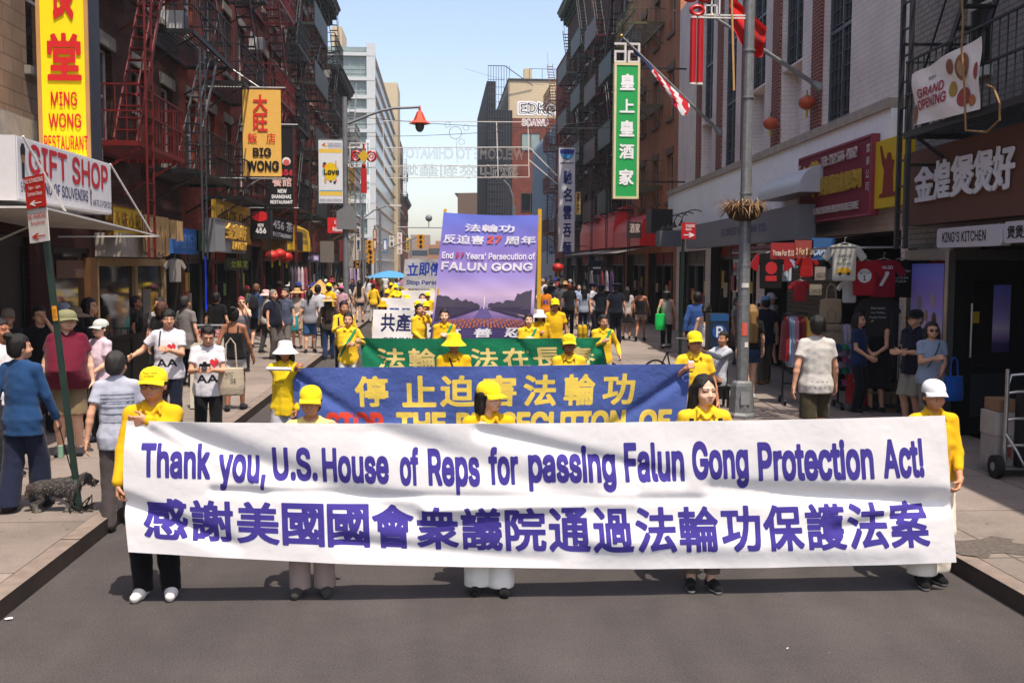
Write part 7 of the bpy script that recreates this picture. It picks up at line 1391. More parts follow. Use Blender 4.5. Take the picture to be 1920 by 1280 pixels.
ro = root('camera', 'black camera held by the young man in white printed tee', 'camera', CP.location, CP.rotation_euler.z); mb = MB(); mb.box(-.068, .068, -.375, -.335, 1.165, 1.25).box(-.025, .025, -.375, -.34, 1.25, 1.275); mb.build('camera_body', ro, [BLACK], bevel=.006); mb = MB(); mb.tube([(0, -.375, 1.205), (0, -.43, 1.20)], .032, 14); mb.build('lens', ro, [mat('lens black', '#141416', rough=.2)]); mb = MB(); mb.tube([(0, -.4305, 1.20), (0, -.432, 1.20)], .024, 14); mb.build('front_glass', ro, [mat('lens glass', '#4a5868', rough=.05)])
def tote(label, loc, rz, w_, h_, d_, c, m=None, handle=.25, lines=None, tc='#20242a', z0=.6):
    ro = root('bag', label, 'bag', loc, rz); G = Grid((-w_*.65, -d_, z0-.03), (w_*.65, d_, z0+h_+.05), .016); G.loft([(z0, w_*.46, d_*.42, 0, 0), (z0+h_*.3, w_*.5, d_*.5, 0, 0), (z0+h_, w_*.47, d_*.3, 0, 0)], .01); V, Q = G.mesh(); me = npmesh('pouch', V, Q); me.materials.append(ccloth(c)); link('pouch', me, ro)
    mb = MB(); mb.tube([(-w_*.22, 0, z0+h_-.02), (-w_*.16, 0, z0+h_+handle*.8), (0, 0, z0+h_+handle), (w_*.16, 0, z0+h_+handle*.8), (w_*.22, 0, z0+h_-.02)], .012, 6); mb.build('strap', ro, [ccloth(c)], True)
    if lines: lettering(ro, [(l[0], l[1]*w_, l[2]*w_, z0+l[3]*h_, z0+l[4]*h_) for l in lines], [cmat(tc, 'print')], lambda x, z: (x, -d_*.52, z))
    return ro
tote('cream tote bag with small print hanging beside the camera holder', (CP.location.x+.30, CP.location.y-.05, .15), .1, .34, .36, .14, '#a89c88', lines=[('日本', .0, .2, .45, .65), ('NYC', -.2, .1, .7, .85)], z0=.66, handle=.38)
person('woman in black camisole and white shorts walking away by the sandwich board', px=437, Y=16.9, h=1.64, fem=1, rz=176, hair='bun', skin=2, top='tank', top_c='#121214', bot='mini', bot_c='#b9b5b2', pose='stride', build=1.06, shoe_c='#26242a')
# ---- left pavement, in the shade by the brick shop
person('person in beige cap in the shade by the brick shop door', px=12, Y=14.8, h=1.70, rz=20, hair='short', skin=1, hat='cap', hat_c='#8a7a68', top='tee', top_c='#2c2a2c', bot_c='#1c1c20')
person('man in black tee drinking from a can in the shade', px=72, Y=14.6, h=1.74, rz=35, hair='short', skin=1, top='tee', top_c='#101012', bot_c='#18181c', arms=('down', 'face'))
person('person in tan felt hat behind the maroon polo man', px=140, Y=15.2, h=1.70, rz=170, hair='bob', skin=1, hat='sun', hat_c='#7a6650', top='tee', top_c='#111114', bot_c='#18181c')
person('tall person with black hair in profile by the shop window', px=168, Y=16.4, h=1.80, rz=90, hair='bob', skin=1, top='tee', top_c='#0e0e10', bot_c='#18181c')
person('person in white cap half hidden behind the khaki cap', px=119, Y=15.9, h=1.74, rz=60, hair='short', skin=1, hat='cap', hat_c='#9a9cae', top='tee', top_c='#24242a', bot_c='#18181c')
person('curly brown haired person in black tee seen from behind at the cream doors', px=303, Y=19.0, h=1.66, rz=170, fem=1, hair='bob', hair_c='#4a2c1c', skin=4, top='tee', top_c='#0d0d0f', bot_c='#16161a', build=1.2)
person('woman in white blouse with black hair facing the curly haired person', px=297, Y=19.8, h=1.70, rz=-20, fem=1, hair='bob', skin=1, top='tee', top_c='#a9a9ac', bot_c='#16161a')
person('person with grey hair and grey tee standing by the cream doors', px=347, Y=20.2, h=1.72, rz=150, hair='short', hair_c='#2a2624', skin=1, top='tee', top_c='#6f6a68', bot_c='#16161a', hem=.72)
person('shaded person with black hair beside the leaning cup, at the cream doors', px=255, Y=20.6, h=1.70, rz=90, hair='short', skin=2, top='tee', top_c='#0e0e10', bot_c='#16161a')
person('dark haired person in black by the blue lit doorway', px=405, Y=23.5, h=1.68, rz=170, hair='short', skin=1, top='tee', top_c='#0d0d10', bot_c='#16161a')
# ---- left pavement, mid distance
person('woman with pink hair and sunglasses in grey tank top, hand at her ear', px=452, Y=23.0, h=1.62, rz=15, fem=1, hair='short', hair_c='#a04a58', glasses='sun', skin=4, top='tank', top_c='#65666c', bot_c='#25262c', arms=('down', 'face'))
person('man in blue tee with dark backpack seen from behind', px=481, Y=29.6, h=1.78, rz=165, hair='short', hair_c='#6a4a30', skin=4, top='tee', top_c='#2c4468', bot='shorts', bot_c='#18181c', pose='stride', backpack=('#1c1d22', 'dark backpack on the man in blue tee'))
person('person in white shirt and striped trousers with pale pink hat', px=499, Y=27.8, h=1.66, rz=130, fem=1, hat='bucket', hat_c='#c9a8a4', hair='short', skin=4, top='long', top_c='#c4c0bd', bot_c='#3c3c40', pose='stride')
person('older man in navy tee with backpack turned to the right', px=513, Y=26.0, h=1.70, rz=60, hair='crop', hair_c='#7a7672', skin=1, top='tee', top_c='#171a2a', bot_c='#55504c', build=1.12, belly=.08, backpack=('#15161c', 'black backpack on the older man in navy tee'))
person('smiling older man in grey blue shirt with grey trousers', px=533, Y=26.6, h=1.72, rz=-20, hair='short', hair_c='#3a3634', skin=1, top='polo', top_c='#474d60', bot_c='#6a6560', build=1.1)
person('woman with long black hair, straw hat and beige blouse', px=556, Y=29.3, h=1.66, rz=-10, fem=1, hat='sun', hat_c='#b09060', hair='long', skin=4, top='tee', top_c='#a4968a', bot='shorts', bot_c='#a08c70', arms=('down', 'front'), bhem=.55)
p = at(549, 600, 29.0); tote('teal shopping bag beside the straw hat woman', (p.x, 29.0, .15), .2, .32, .42, .18, '#1c8a92', z0=.52, handle=.18)
person('person in grey tee and denim shorts walking away, dark ponytail', px=580, Y=27.9, h=1.66, rz=178, fem=1, hair='pony', skin=1, top='tee', top_c='#85858c', bot='shorts', bot_c='#33507a', pose='stride', build=1.06)
person('man in white tee seen from behind next to the denim shorts', px=596, Y=29.4, h=1.76, rz=170, hair='short', skin=1, top='tee', top_c='#b9bac0', bot_c='#20283c', pose='stride')
person('person with beige sun hat and long brown hair walking away in jeans', px=615, Y=27.6, h=1.64, rz=182, fem=1, hat='sun', hat_c='#b89868', hat_c2='#4a3420', hair='xlong', hair_c='#2a1c18', skin=1, top='long', top_c='#3a342c', bot_c='#1f3050', pose='stride')
person('man in yellow cap and yellow tee behind the beige sun hat', px=617, Y=33.0, h=1.74, rz=160, hat='cap', hat_c=YC, hair='short', skin=2, top='tee', top_c=YEL, bot_c='#26262c')
person('person in pink cap and pink tee beside the lamp post', px=640, Y=34.5, h=1.64, rz=170, fem=1, hat='cap', hat_c='#b05a80', hair='short', skin=1, top='tee', top_c='#b08a96', bot_c='#3a3a44')
person('woman in tan top and denim shorts with long dark plait walking away', px=674, Y=42.5, h=1.70, rz=176, fem=1, hair='xlong', skin=4, top='long', top_c='#b39a86', bot='mini', bot_c='#2c4260', pose='stride')
person('person in yellow jacket with black backpack past the plaited woman', px=700, Y=45, h=1.68, rz=160, hair='short', skin=1, top='jacket', top_c=YEL, bot_c='#9a9894', pose='stride')
TOPS = [('white', '#b9b9bc'), ('black', '#121215'), ('navy', '#1c2438'), ('grey', '#6a6b70'), ('pale blue', '#8a9ab4'), ('red', '#8a2028'), ('beige', '#a89880'), ('olive', '#55583c'), ('pink', '#b07a88'), ('dark green', '#1f3a2c'), ('plain white', '#c4c4c6'), ('cream', '#b9b09c'), ('light grey', '#9a9a9e')]
BOTS = [('dark trousers', 'trousers', '#1a1b20'), ('blue jeans', 'trousers', '#253a5c'), ('khaki shorts', 'shorts', '#75664c'), ('denim shorts', 'mini', '#33507a'), ('grey trousers', 'trousers', '#55565a')]
HATS = [None, None, None, 'cap', 'sun', None, 'bucket', 'cap']
rr = random.Random(11); used = set()
def extra(px, Y, where, grp, away=None, zg=None):
    for _ in range(60):
        t = rr.choice(TOPS); b = rr.choice(BOTS); h = rr.choice(HATS); hr = rr.choice(('short', 'bob', 'long', 'pony', 'short'))
        lb = 'person in %s top and %s%s, %s' % (t[0], b[0], {None: '', 'cap': ' with cap', 'sun': ' with straw hat', 'bucket': ' with bucket hat'}[h], where)
        if lb not in used: break
    used.add(lb); aw = rr.random() < .55 if away is None else away
    person(lb, px=px, Y=Y, h=rr.choice((1.60, 1.66, 1.70, 1.76)), rz=(180 if aw else 0)+rr.uniform(-50, 50), fem=hr != 'short', hair=hr, hair_c=rr.choice(('#14100e', '#14100e', '#2a1c14', '#4a3524')), skin=rr.choice((0, 1, 1, 2, 4, 3)), top='tee', top_c=t[1], bot=b[1], bot_c=b[2], hat=h, hat_c=rr.choice(('#b9b9b9', '#2a3a78', '#a88a60', '#1a1a1e', '#8a3038')), pose=rr.choice(('stand', 'stride', 'walk')), group=grp, lod=3, zg=zg)
for px, Y in ((462, 33), (470, 38), (505, 36), (524, 39), (545, 37), (566, 40), (588, 36), (604, 41), (622, 44), (630, 40), (650, 42), (560, 34), (480, 42), (530, 46), (575, 48), (610, 52), (660, 50), (640, 56)): extra(px, Y, 'in the left pavement crowd', 'crowd on the left pavement')
for px, Y in ((690, 50), (706, 54), (684, 60), (698, 66), (712, 60), (722, 68), (705, 74), (716, 80), (735, 72), (744, 62), (728, 86), (752, 70), (690, 84), (740, 95), (757, 88), (748, 105), (668, 66), (676, 74), (764, 98)): extra(px, Y, 'far down the street', 'far crowd in the street')
# ---- right pavement
person('man in white patterned tee and olive shorts walking away on the right pavement', px=1535, Y=12.3, h=1.74, rz=176, hair='short', skin=1, top='tee', top_c='#b9b6b0', bot='shorts', bot_c='#3c3526', pose='stride', arms=('down', 'down'), build=1.1, decals=[dict(side=1, polys=[(disc(x+(.03 if r_ % 2 else 0), z, .014, .005, 6), 0) for r_, z in enumerate([.90+.065*q for q in range(8)]) for x in (-.13, -.07, -.01, .05, .11)], cs=('#55555c',))])
person('blonde woman in black top and denim shorts behind the lamp post', px=1411, Y=17.8, h=1.66, rz=184, fem=1, hair='xlong', hair_c='#8a6a3c', skin=4, top='tee', top_c='#141416', bot='mini', bot_c='#1f3a5c', pose='stride', shoe_c='#b9b9b9', hem=.92)
person('man in navy shirt and pale blue cap walking away past the lamp post', px=1437, Y=20.3, h=1.74, rz=176, hair='crop', skin=1, hat='cap', hat_c='#6f8cb8', top='tee', top_c='#171c2c', bot_c='#4a443e', pose='stride', shoe_c='#8a6030', build=1.08)
WP_ = person('woman in pale blue tee and sunglasses holding a phone by the glass door', px=1752, Y=13.85, h=1.58, rz=-8, fem=1, hair='bob', hair_c='#1c1614', glasses='sun', skin=1, top='tee', top_c='#8592a6', bot_c='#6a6660', build=1.15, arms=('phone', 'front'), strap=[('#14141a', [(.10, 1.42), (-.12, 1.0)], .014)])
tote('bright blue shopping bag on the arm of the woman in sunglasses', (WP_.location.x+.28, WP_.location.y-.1, .15), .3, .32, .34, .2, '#1450a0', z0=.52, handle=.26)
person('older man in navy polo, black cap and pale shorts with folded arms', px=1719, Y=14.5, h=1.72, rz=-65, hair='crop', hair_c='#55504c', skin=1, hat='cap', hat_c='#101014', top='polo', top_c='#141826', bot='shorts', bot_c='#8a8478', arms=('fold', 'fold'), build=1.1)
person('woman in dark blue tee behind the black fence, short hair', px=1615, Y=16.2, h=1.60, rz=40, fem=1, hair='bob', hair_c='#1c1412', skin=1, top='tee', top_c='#1c2a50', bot_c='#15151a', arms=('front', 'front'))
person('woman in black sleeveless top resting chin on hand behind the fence', px=1650, Y=16.3, h=1.62, rz=-50, fem=1, hair='bun', skin=1, top='tank', top_c='#0e0e10', bot='skirt', bot_c='#121214', arms=('face', 'rail'))
person('seated person in white shirt bent forward behind the lamp post base', px=1347, Y=17.0, h=1.68, rz=-60, hair='short', skin=0, top='long', top_c='#a9acb4', bot_c='#121216', pose='sit', lean=.25, arms=((-.1, -.35, .95), (.1, -.35, .95)))
part_box(root('stool', 'low dark stool under the seated person in white shirt', 'stool', (at(1347, 700, 17).x, 17.0, .15)), 'seat', BLACK, (-.18, .18, -.15, .2, .30, .36), (-.16, -.12, -.13, -.09, 0, .30), (.12, .16, -.13, -.09, 0, .30), (-.16, -.12, .14, .18, 0, .30), (.12, .16, .14, .18, 0, .30))
person('woman in white tank top half hidden by the parking station', px=1327, Y=19.2, h=1.64, rz=150, fem=1, hair='pony', skin=4, top='tank', top_c='#b5b5ba', bot_c='#15151a')
person('man in blue long sleeved shirt walking away near the dark doorway', px=1309, Y=22.5, h=1.76, rz=172, hair='short', skin=2, top='long', top_c='#2c4a80', bot_c='#111116', pose='stride', build=1.12)
GW = person('woman in grey vest and white visor cap carrying a green bag', px=1251, Y=29.0, h=1.66, rz=168, fem=1, hat='visor', hat_c='#c9c9c9', hair='bob', skin=1, top='tunic', top_c='#8f8880', bot_c='#0e0e12', pose='stride', sleeve=-1)
p = at(1238, 600, 28.8); tote('bright green shopping bag carried by the woman in grey vest', (p.x, 28.8, .15), .3, .34, .46, .2, '#12a84c', z0=.55, handle=.2)
person('woman in black top and pale lace shorts stepping into the shade', px=1202, Y=32.0, h=1.66, rz=160, fem=1, hair='bun', skin=2, top='tank', top_c='#101012', bot='mini', bot_c='#9a8a7c', pose='walk', shoe_c='#101012')
COP = dict(hat='police', hat_c='#141a2c', hat_c2='#0c0c12', hair='crop', skin=1, top='polo', top_c='#0f1422', bot_c='#0d1120', hem=.86, group='police officers on the right pavement')
person('police officer with peaked cap seen from behind, nearest of three', px=1156, Y=31.0, h=1.80, rz=178, arms=('down', 'down'), build=1.16, **COP)
person('stocky police officer with folded arms left of the nearest one', px=1128, Y=32.5, h=1.72, rz=150, arms=('hip', 'hip'), build=1.2, **COP)
person('police officer in white shirt with gold braided cap, turned sideways', px=1113, Y=33.8, h=1.76, rz=60, arms=('down', 'front'), **{**COP, 'top_c': '#a9abb2', 'hat_c2': '#a08028'})
person('person with white backpack and black skirt beside the police', px=1176, Y=33.0, h=1.66, rz=175, fem=1, hair='long', skin=1, top='tee', top_c='#a9a5a2', bot='skirt', bot_c='#101012', bhem=.55)
person('woman in pale blue top with long black hair, right crowd', px=1095, Y=34.5, h=1.66, rz=190, fem=1, hair='long', skin=1, top='tee', top_c='#8a93a4', bot_c='#1c2436')
person('auburn haired person in black tee and trousers walking away', px=1068, Y=34.8, h=1.74, rz=176, hair='short', hair_c='#6a2c18', skin=2, top='tee', top_c='#131316', bot_c='#0e0e11', pose='stride')
person('man in dark grey tee with camera left of the auburn haired person', px=1052, Y=37.5, h=1.72, rz=160, hair='short', skin=1, top='tee', top_c='#4a4c52', bot_c='#15151a')
person('person in orange and black sports jersey with number 26', px=1023, Y=37.0, h=1.72, rz=180, hair='short', skin=3, top='tee', top_c='#c87418', bot_c='#1a1416', decals=[dict(side=1, c='#2a2c8a', text=[('26', -.1, .1, 1.12, 1.27, 0, .08, 24)])])
for px, Y in ((1034, 42), (1046, 46), (1060, 44), (1078, 42), (1086, 40), (1040, 52), (1055, 56), (1070, 50), (1024, 60), (1032, 66), (1048, 64), (1018, 48)): extra(px, Y, 'in the right pavement crowd', 'crowd on the right pavement', zg=.15 if px > 1036 else None)
for px, Y in ((1385, 24), (1430, 24.5), (1448, 24)): extra(px, Y, 'inside the souvenir stall shade', 'shoppers in the stall shade')
# ================================================================== dog and leash
def dog(loc, rz):
    ro = root('dog', 'small shaggy grey dog with docked bushy tail sniffing beside the leaning post', 'dog', loc, rz)
    G = Grid((-.48, -.17, 0), (.52, .17, .58), .011)
    G.loft([], .02) if False else None
    G.cap((-.20, 0, .31), (.0, 0, .315), .098, .105, .03); G.cap((0, 0, .315), (.17, 0, .33), .108, .112, .04); G.cap((.05, 0, .27), (.17, 0, .28), .09, .10, .04)
    for sy in (-1, 1):
        G.cap((-.22, sy*.055, .29), (-.20, sy*.06, .17), .070, .046, .03); G.cap((-.20, sy*.06, .17), (-.265, sy*.06, .115), .042, .032, .02); G.cap((-.265, sy*.06, .115), (-.25, sy*.06, .02), .034, .034, .02); G.cap((-.25, sy*.06, .022), (-.215, sy*.06, .018), .030, .026, .01)
        G.cap((.17, sy*.06, .28), (.18+sy*.02, sy*.062, .14), .056, .040, .03); G.cap((.18+sy*.02, sy*.062, .14), (.175+sy*.05, sy*.062, .022), .038, .034, .02); G.cap((.175+sy*.05, sy*.062, .022), (.21+sy*.05, sy*.062, .016), .03, .024, .01)
    G.cap((.18, 0, .36), (.30, 0, .41), .075, .062, .04); G.ell((.345, 0, .42), (.078, .066, .066), .03); G.cap((.38, 0, .395), (.455, 0, .365), .045, .034, .02); G.cap((.40, 0, .37), (.44, 0, .33), .035, .022, .02)
    for sy in (-1, 1): G.cap((.325, sy*.06, .465), (.315, sy*.085, .37), .022, .032, .015)
    G.cap((-.27, 0, .335), (-.33, 0, .31), .045, .05, .03); G.cap((-.33, 0, .31), (-.37, 0, .21), .052, .04, .02)
    G.warp(lambda x, y, z: .004*np.sin(70*x+30*z)*np.sin(55*z+40*y)+.003*np.sin(120*x-50*z)*np.sin(90*y+60*x)); G.keep(lambda x, y, z: .004-z); V, Q = G.mesh()
    c = V[Q].mean(1); mi = np.zeros(len(Q), int); mi[(c[:, 2] < .12)] = 1; mi[(c[:, 0] < -.30)] = 2; me = npmesh('body', V, Q, mi); FUR = lambda n_, c_: mat(n_, c_, rough=.9, var=.5, vs=26, bump=1.0, bs=80, stretch=(1, 1, .5))
    for m in (FUR('dark grey fur', '#46423f'), FUR('silver fur', '#8a847c'), FUR('brown grey fur', '#4a3c34')): me.materials.append(m)
    link('body', me, ro); mb = MB(); rg = random.Random(5); n_ = len(V); idx = rg.sample(range(n_), min(n_, 5200)); C_ = V.mean(0)
    me.update(); nrm = [v.normal.copy() for v in me.vertices]
    for i in idx:
        p = Vector(V[i]); nn = nrm[i]; d = (nn*.5+Vector((-.35, rg.uniform(-.3, .3), -.75))).normalized(); L_ = rg.uniform(.012, .03); s_ = d.cross(nn); s_ = (s_.normalized() if s_.length > 1e-3 else Vector((1, 0, 0)))*.0035
        mb.raw([p-s_, p+s_, p+d*L_+nn*.004], [(0, 1, 2)], 1 if p.z < .13 or rg.random() < .18 else (2 if p.x < -.3 else 0))
    mb.build('coat', ro, [MATS['dark grey fur'], MATS['silver fur'], MATS['brown grey fur']]); mb = MB(); mb.ball((.487, 0, .372), .017, 8, 6); mb.build('nose', ro, [BLACK], True)
    for sy in (-1, 1): mb = MB(); mb.ball((.385, sy*.048, .432), .010, 8, 6); mb.build('eye', ro, [BLACK], True)
    mb = MB(); mb.tube([(.235+.0*q, .078*math.cos(q*math.pi/8), .375+.078*math.sin(q*math.pi/8)) for q in range(16)], .010, 6, 0, True); mb.build('collar', ro, [mat('teal collar', '#2c5c58')]); return ro
db = gnd(97, 962, .15); DG = dog(Vector((db.x+.03, db.y+.10, .15)), R(6)); DG.scale = (.74,)*3
hs_ = [o for o in SC.objects if o.get('label', '').startswith('woman in blue denim')][0]; h_ = hand_at(hs_, 0 if True else 1); h2_ = hand_at(hs_, 1); hh_ = h_ if h_.x > h2_.x else h2_; e_ = DG.location+Vector((.16, -.02, .33))
ro = root('leash', 'thin black leash with pale green bag holder from the blue shirt woman to the dog', 'leash', hh_); mb = MB(); mb.tube([(e_-hh_)*t+Vector((.03*math.sin(t*3.1), 0, -.16*math.sin(t*math.pi))) for t in [q/14 for q in range(15)]], .006, 5); mb.build('cord', ro, [BLACK]); mb = MB(); q_ = (e_-hh_)*.25+Vector((-.02, 0, -.14)); mb.lathe([(.005, -.06), (.03, -.055), (.03, .055), (.005, .06)], 10, tuple(q_)); mb.build('bag_holder', ro, [mat('pale green plastic', '#7fa08a')])
# ================================================================== goods, barriers, carts
TS = [(-.20, -.32), (.20, -.32), (.205, .14), (.30, .02), (.40, .10), (.26, .30), (.10, .34), (0, .315), (-.10, .34), (-.26, .30), (-.40, .10), (-.30, .02), (-.205, .14)]
def tshirt(label, p, rz, s, c, sleeve=None, lines=(), polys=(), cols=('#d8d8d8',), group=None):
    ro = root('tshirt', label, 't-shirt', p, rz, group); mb = MB(); mb.prism([(x*s, z*s) for x, z in TS], -.02, .02); o = mb.build('cloth', ro, [ccloth(c)], bevel=.012)
    if sleeve:
        for k in (1, -1): q = MB(); q.prism([(k*x*s, z*s) for x, z in ((.235, .0), (.30, .015), (.405, .10), (.27, .305), (.22, .30))], -.024, .024); q.build('sleeve', ro, [ccloth(sleeve)])
    if lines: lettering(ro, [(l[0], l[1]*s, l[2]*s, l[3]*s, l[4]*s)+tuple(l[5:]) for l in lines], [cmat(k, 'print') for k in cols], lambda x, z: (x, -.027, z))
    if polys: flat(ro, [([(x*s, z*s) for x, z in po_], mi) for po_, mi in polys], [cmat(k, 'print') for k in cols], eps=.026)
    mb = MB(); mb.tube([(-.16*s, 0, .315*s), (0, 0, .36*s), (.16*s, 0, .315*s)], .008, 5).tube([(0, 0, .36*s), (0, 0, .44*s), (.03, 0, .46*s)], .006, 5); mb.build('hanger', ro, [mat('hanger wire', '#8a8a8c', metal=.5)]); return ro
def ts_at(label, px0, px1, py0, py1, Y, c, rz=-.12, **k): p = at((px0+px1)/2, (py0+py1)/2, Y); s = (at(px1, 0, Y).x-at(px0, 0, Y).x)/.8; return tshirt(label, p, rz, max(s, (at(0, py0, Y).z-at(0, py1, Y).z)/.68), c, **k)
ts_at('white hanging tee with yellow taxi print, tallest at the stall front', 1556, 1610, 455, 531, 15.6, '#a9a8a0', lines=[('I SURVIVED', -.14, .12, .10, .15, 0, .02, 16), ('MY', -.04, .04, .03, .08, 0, .02, 16), ('TRIP TO NYC', -.14, .12, -.04, .01, 0, .02, 16)], polys=[([(-.14, -.15), (-.09, -.08), (.06, -.08), (.12, -.14), (.12, -.19), (-.14, -.19)], 1), (disc(-.08, -.19, .03), 0), (disc(.07, -.19, .03), 0)], cols=('#2a2a2a', '#b08a1c'))
ts_at('red hanging tee with a white round emblem', 1597, 1643, 486, 558, 15.75, '#8a1420', lines=[('BITCH', -.09, .09, .08, .14, 1, .03, 16), ('1', -.03, .03, -.04, .06, 1, .04, 16)], polys=[(disc(0, .05, .13), 0)], cols=('#c0c0c0', '#1a1a1a'))
ts_at('crimson hanging jersey with white number seven', 1640, 1672, 484, 562, 15.95, '#7a1024', lines=[('RONALDO', -.15, .15, .17, .23, 0, .03, 16), ('7', -.09, .09, -.12, .13, 0, .06, 20)], cols=('#c4c4c4',))
ts_at('black hanging tee with four lines of white capitals', 1671, 1706, 484, 562, 16.1, '#0d0d0f', lines=[('FUCK YOU', -.15, .15, .12, .16, 0, .02, 16), ('YOU', -.07, .07, .06, .10, 0, .02, 16), ("FUCKIN'", -.13, .13, 0, .04, 0, .02, 16), ('FUCK', -.09, .09, -.06, -.02, 0, .02, 16)], cols=('#b8b8b8',))
ts_at('black hanging tee with red sleeves and red print at the stall corner', 1424, 1467, 472, 545, 17.2, '#0f0e10', sleeve='#8a1420', polys=[(disc(0, .06, .11, .12, 9), 0), (rect(-.10, .10, -.18, -.08), 0)], cols=('#a81c24',))
ts_at('pale blue and white striped football shirt on the stall front', 1460, 1482, 484, 530, 17.3, '#8aa4bc', lines=[('10', -.12, .12, -.05, .15, 0, .05, 18)], polys=[(rect(x, x+.05, -.3, .3), 1) for x in (-.17, -.07, .03, .12)], cols=('#1a1c24', '#b9bcc0'))
ts_at('charcoal hanging tee with small white print low on the stall', 1628, 1662, 555, 635, 16.2, '#2a292b', lines=[('Sarcasm', -.12, .12, .14, .18, 0, .02, 14), ('my Hobby', -.12, .12, .06, .10, 0, .02, 14), ('People Person', -.14, .14, -.02, .02, 0, .02, 14)], cols=('#b0b0b0',))
ts_at('plain white hanging tee behind the red one', 1577, 1608, 525, 570, 16.0, '#a9a9a8'); tshirt('grey long tee hung on the cream doors', at(328, 508, 22.6), .9, .75, '#7f7a74')
for k, (px0, px1, py0, py1, t_, c, tc, tl_) in enumerate(((1445, 1490, 455, 486, 'Three For $10', '#8a2024', '#c4b8a8', 'red price pennant at the left of the stall awning edge'), (1490, 1524, 450, 484, '2 For $10', '#8a3a34', '#c8b890', 'red and yellow price pennant in the middle of the awning edge'), (1522, 1565, 446, 487, 'CAPS $5', '#2a5484', '#c0ccd8', 'blue price pennant right of the red ones'), (1528, 1547, 500, 525, 'HOODIE $25', '#8a8078', '#2a2420', 'small tan price board for hoodies in the stall'), (1518, 1540, 533, 553, 'CAPS $5', '#7a7464', '#1a1a10', 'small yellow and black price board on the shutter'))):
    sign(tl_, psign(px0, px1, py0, py1, 16.7), c, None, .02, [(t_, .06, .94, .15, .6, 0, .04, 16)], (tc,))
ro = root('stall_awning', 'dark red sloping awning over the souvenir stall', 'awning', *(lambda g: (g[0], g[1]))(rsign(1460, 1590, 430, 450, .5))); g = rsign(1460, 1590, 430, 450, .5); mb = MB(); L = g[2]; mb.raw([(0, -1.0, 2.85), (L, -1.0, 2.85), (L, .4, 3.08), (0, .4, 3.08), (0, -1.0, 2.80), (L, -1.0, 2.80), (L, .4, 3.03), (0, .4, 3.03)], [(0, 1, 2, 3), (7, 6, 5, 4), (0, 4, 5, 1)]); mb.build('canopy', ro, [ccloth('#4a1018')]); bars(ro, 'rail', STEEL, [((0, -1, 2.78), (L+2.6, -1, 2.78)), ((L+2.6, -1, 2.78), (L+2.6, .4, 2.8))], .03)
g = rsign(1480, 1575, 480, 640, .12); ro = root('shutter', 'grey ribbed roller shutter at the back of the souvenir stall', 'shutter', g[0], g[1]); mb = MB(); z = .2
while z < 2.75: mb.box(0, g[2], -.03, .02, z, z+.085); z += .095
mb.build('slat', ro, [mat('shutter steel', '#3c3733', rough=.5, metal=.3, var=.2)])
def rack(label, px0, px1, Y, ztop, rz, cols, gl):
    a_ = at(px0, 600, Y); b_ = at(px1, 600, Y); w_ = b_.x-a_.x; ro = root('clothes_rack', label, 'rack', (a_.x, Y, .15), rz); bars(ro, 'frame', mat('dark rack tube', '#2a2b2e', metal=.4), [((0, 0, .1), (0, 0, ztop)), ((w_, 0, .1), (w_, 0, ztop)), ((0, 0, ztop), (w_, 0, ztop)), ((0, 0, .35), (w_, 0, .35)), ((0, -.25, .1), (0, .25, .1)), ((w_, -.25, .1), (w_, .25, .1))], .03)
    for x in (0, w_):
        for y in (-.25, .25): mb = MB(); mb.tube([(x-.02, y, .05), (x+.02, y, .05)], .05, 10); mb.build('castor', ro, [BLACK])
    M_ = Matrix.Translation((a_.x, Y, .15)) @ Matrix.Rotation(rz, 4, 'Z')
    for k, (c, nm) in enumerate(cols):
        x = w_*(k+.5)/len(cols); hl = .75+.15*((k*7) % 3)/3; mb = MB(); n = 10; v = []
        for j in range(7):
            t = j/6; 
            for q in range(n): an = 2*math.pi*q/n; rr_ = (.10 if j == 0 else .20+.05*t)*(1+.12*math.sin(3*an+k)); v.append((rr_*.22*math.cos(an)*(1+t*.6), rr_*math.sin(an), -t*hl))
        mb.raw(v, [(j*n+q, j*n+(q+1) % n, (j+1)*n+(q+1) % n, (j+1)*n+q) for j in range(6) for q in range(n)]); o = mb.build('garment', None, [ccloth(c)], True); o.matrix_world = M_ @ Matrix.Translation((x, 0, ztop-.05)); tag(o, '%s garment on %s' % (nm, gl), 'garment', 'garments on the racks')
rack('wheeled dress rack of bright dresses beside the man in patterned tee', 1470, 1512, 17.4, 1.55, -.15, (('#7a1420', 'dark red'), ('#8aa0bc', 'pale blue'), ('#a9b4c8', 'second pale blue, next to pink,'), ('#b07a8c', 'pink'), ('#5a1018', 'wine red'), ('#8a1c24', 'bright red'), ('#a89028', 'yellow edged')), 'the wheeled rack beside the patterned tee man')
rack('dark rack with scarves and magnets at the stall front', 1575, 1612, 16.8, 1.45, -.1, (('#8a88a4', 'lilac'), ('#a9a8b0', 'pale grey'), ('#7a6a8c', 'mauve'), ('#b0a49a', 'cream')), 'the scarf rack at the stall front')
tote('beige printed tote hanging at the stall with city skyline print', (at(1559, 600, 16.6).x, 16.6, .15), -.1, .40, .46, .06, '#75695a', z0=.95, lines=[('New York', -.36, .36, .7, .85)], tc='#3a3428'); tote('upper beige tote bag hanging at the stall', (at(1558, 560, 16.8).x, 16.8, .15), -.1, .38, .4, .08, '#8a7c68', z0=1.42)
rack('left market rack with dark dresses under the yellow awning', 545, 577, 36, 2.3, .1, (('#2c2430', 'black'), ('#3a3040', 'dark plum'), ('#a08a98', 'pale mauve'), ('#b0a4a4', 'pale'), ('#8a3a44', 'rose')), 'the left market rack'); rack('lower left market rack of pale dresses', 545, 575, 35.5, 1.35, .1, (('#a88f94', 'blush'), ('#6a5a68', 'grey plum'), ('#b4a098', 'cream'), ('#4a3c48', 'dusk')), 'the lower left rack')
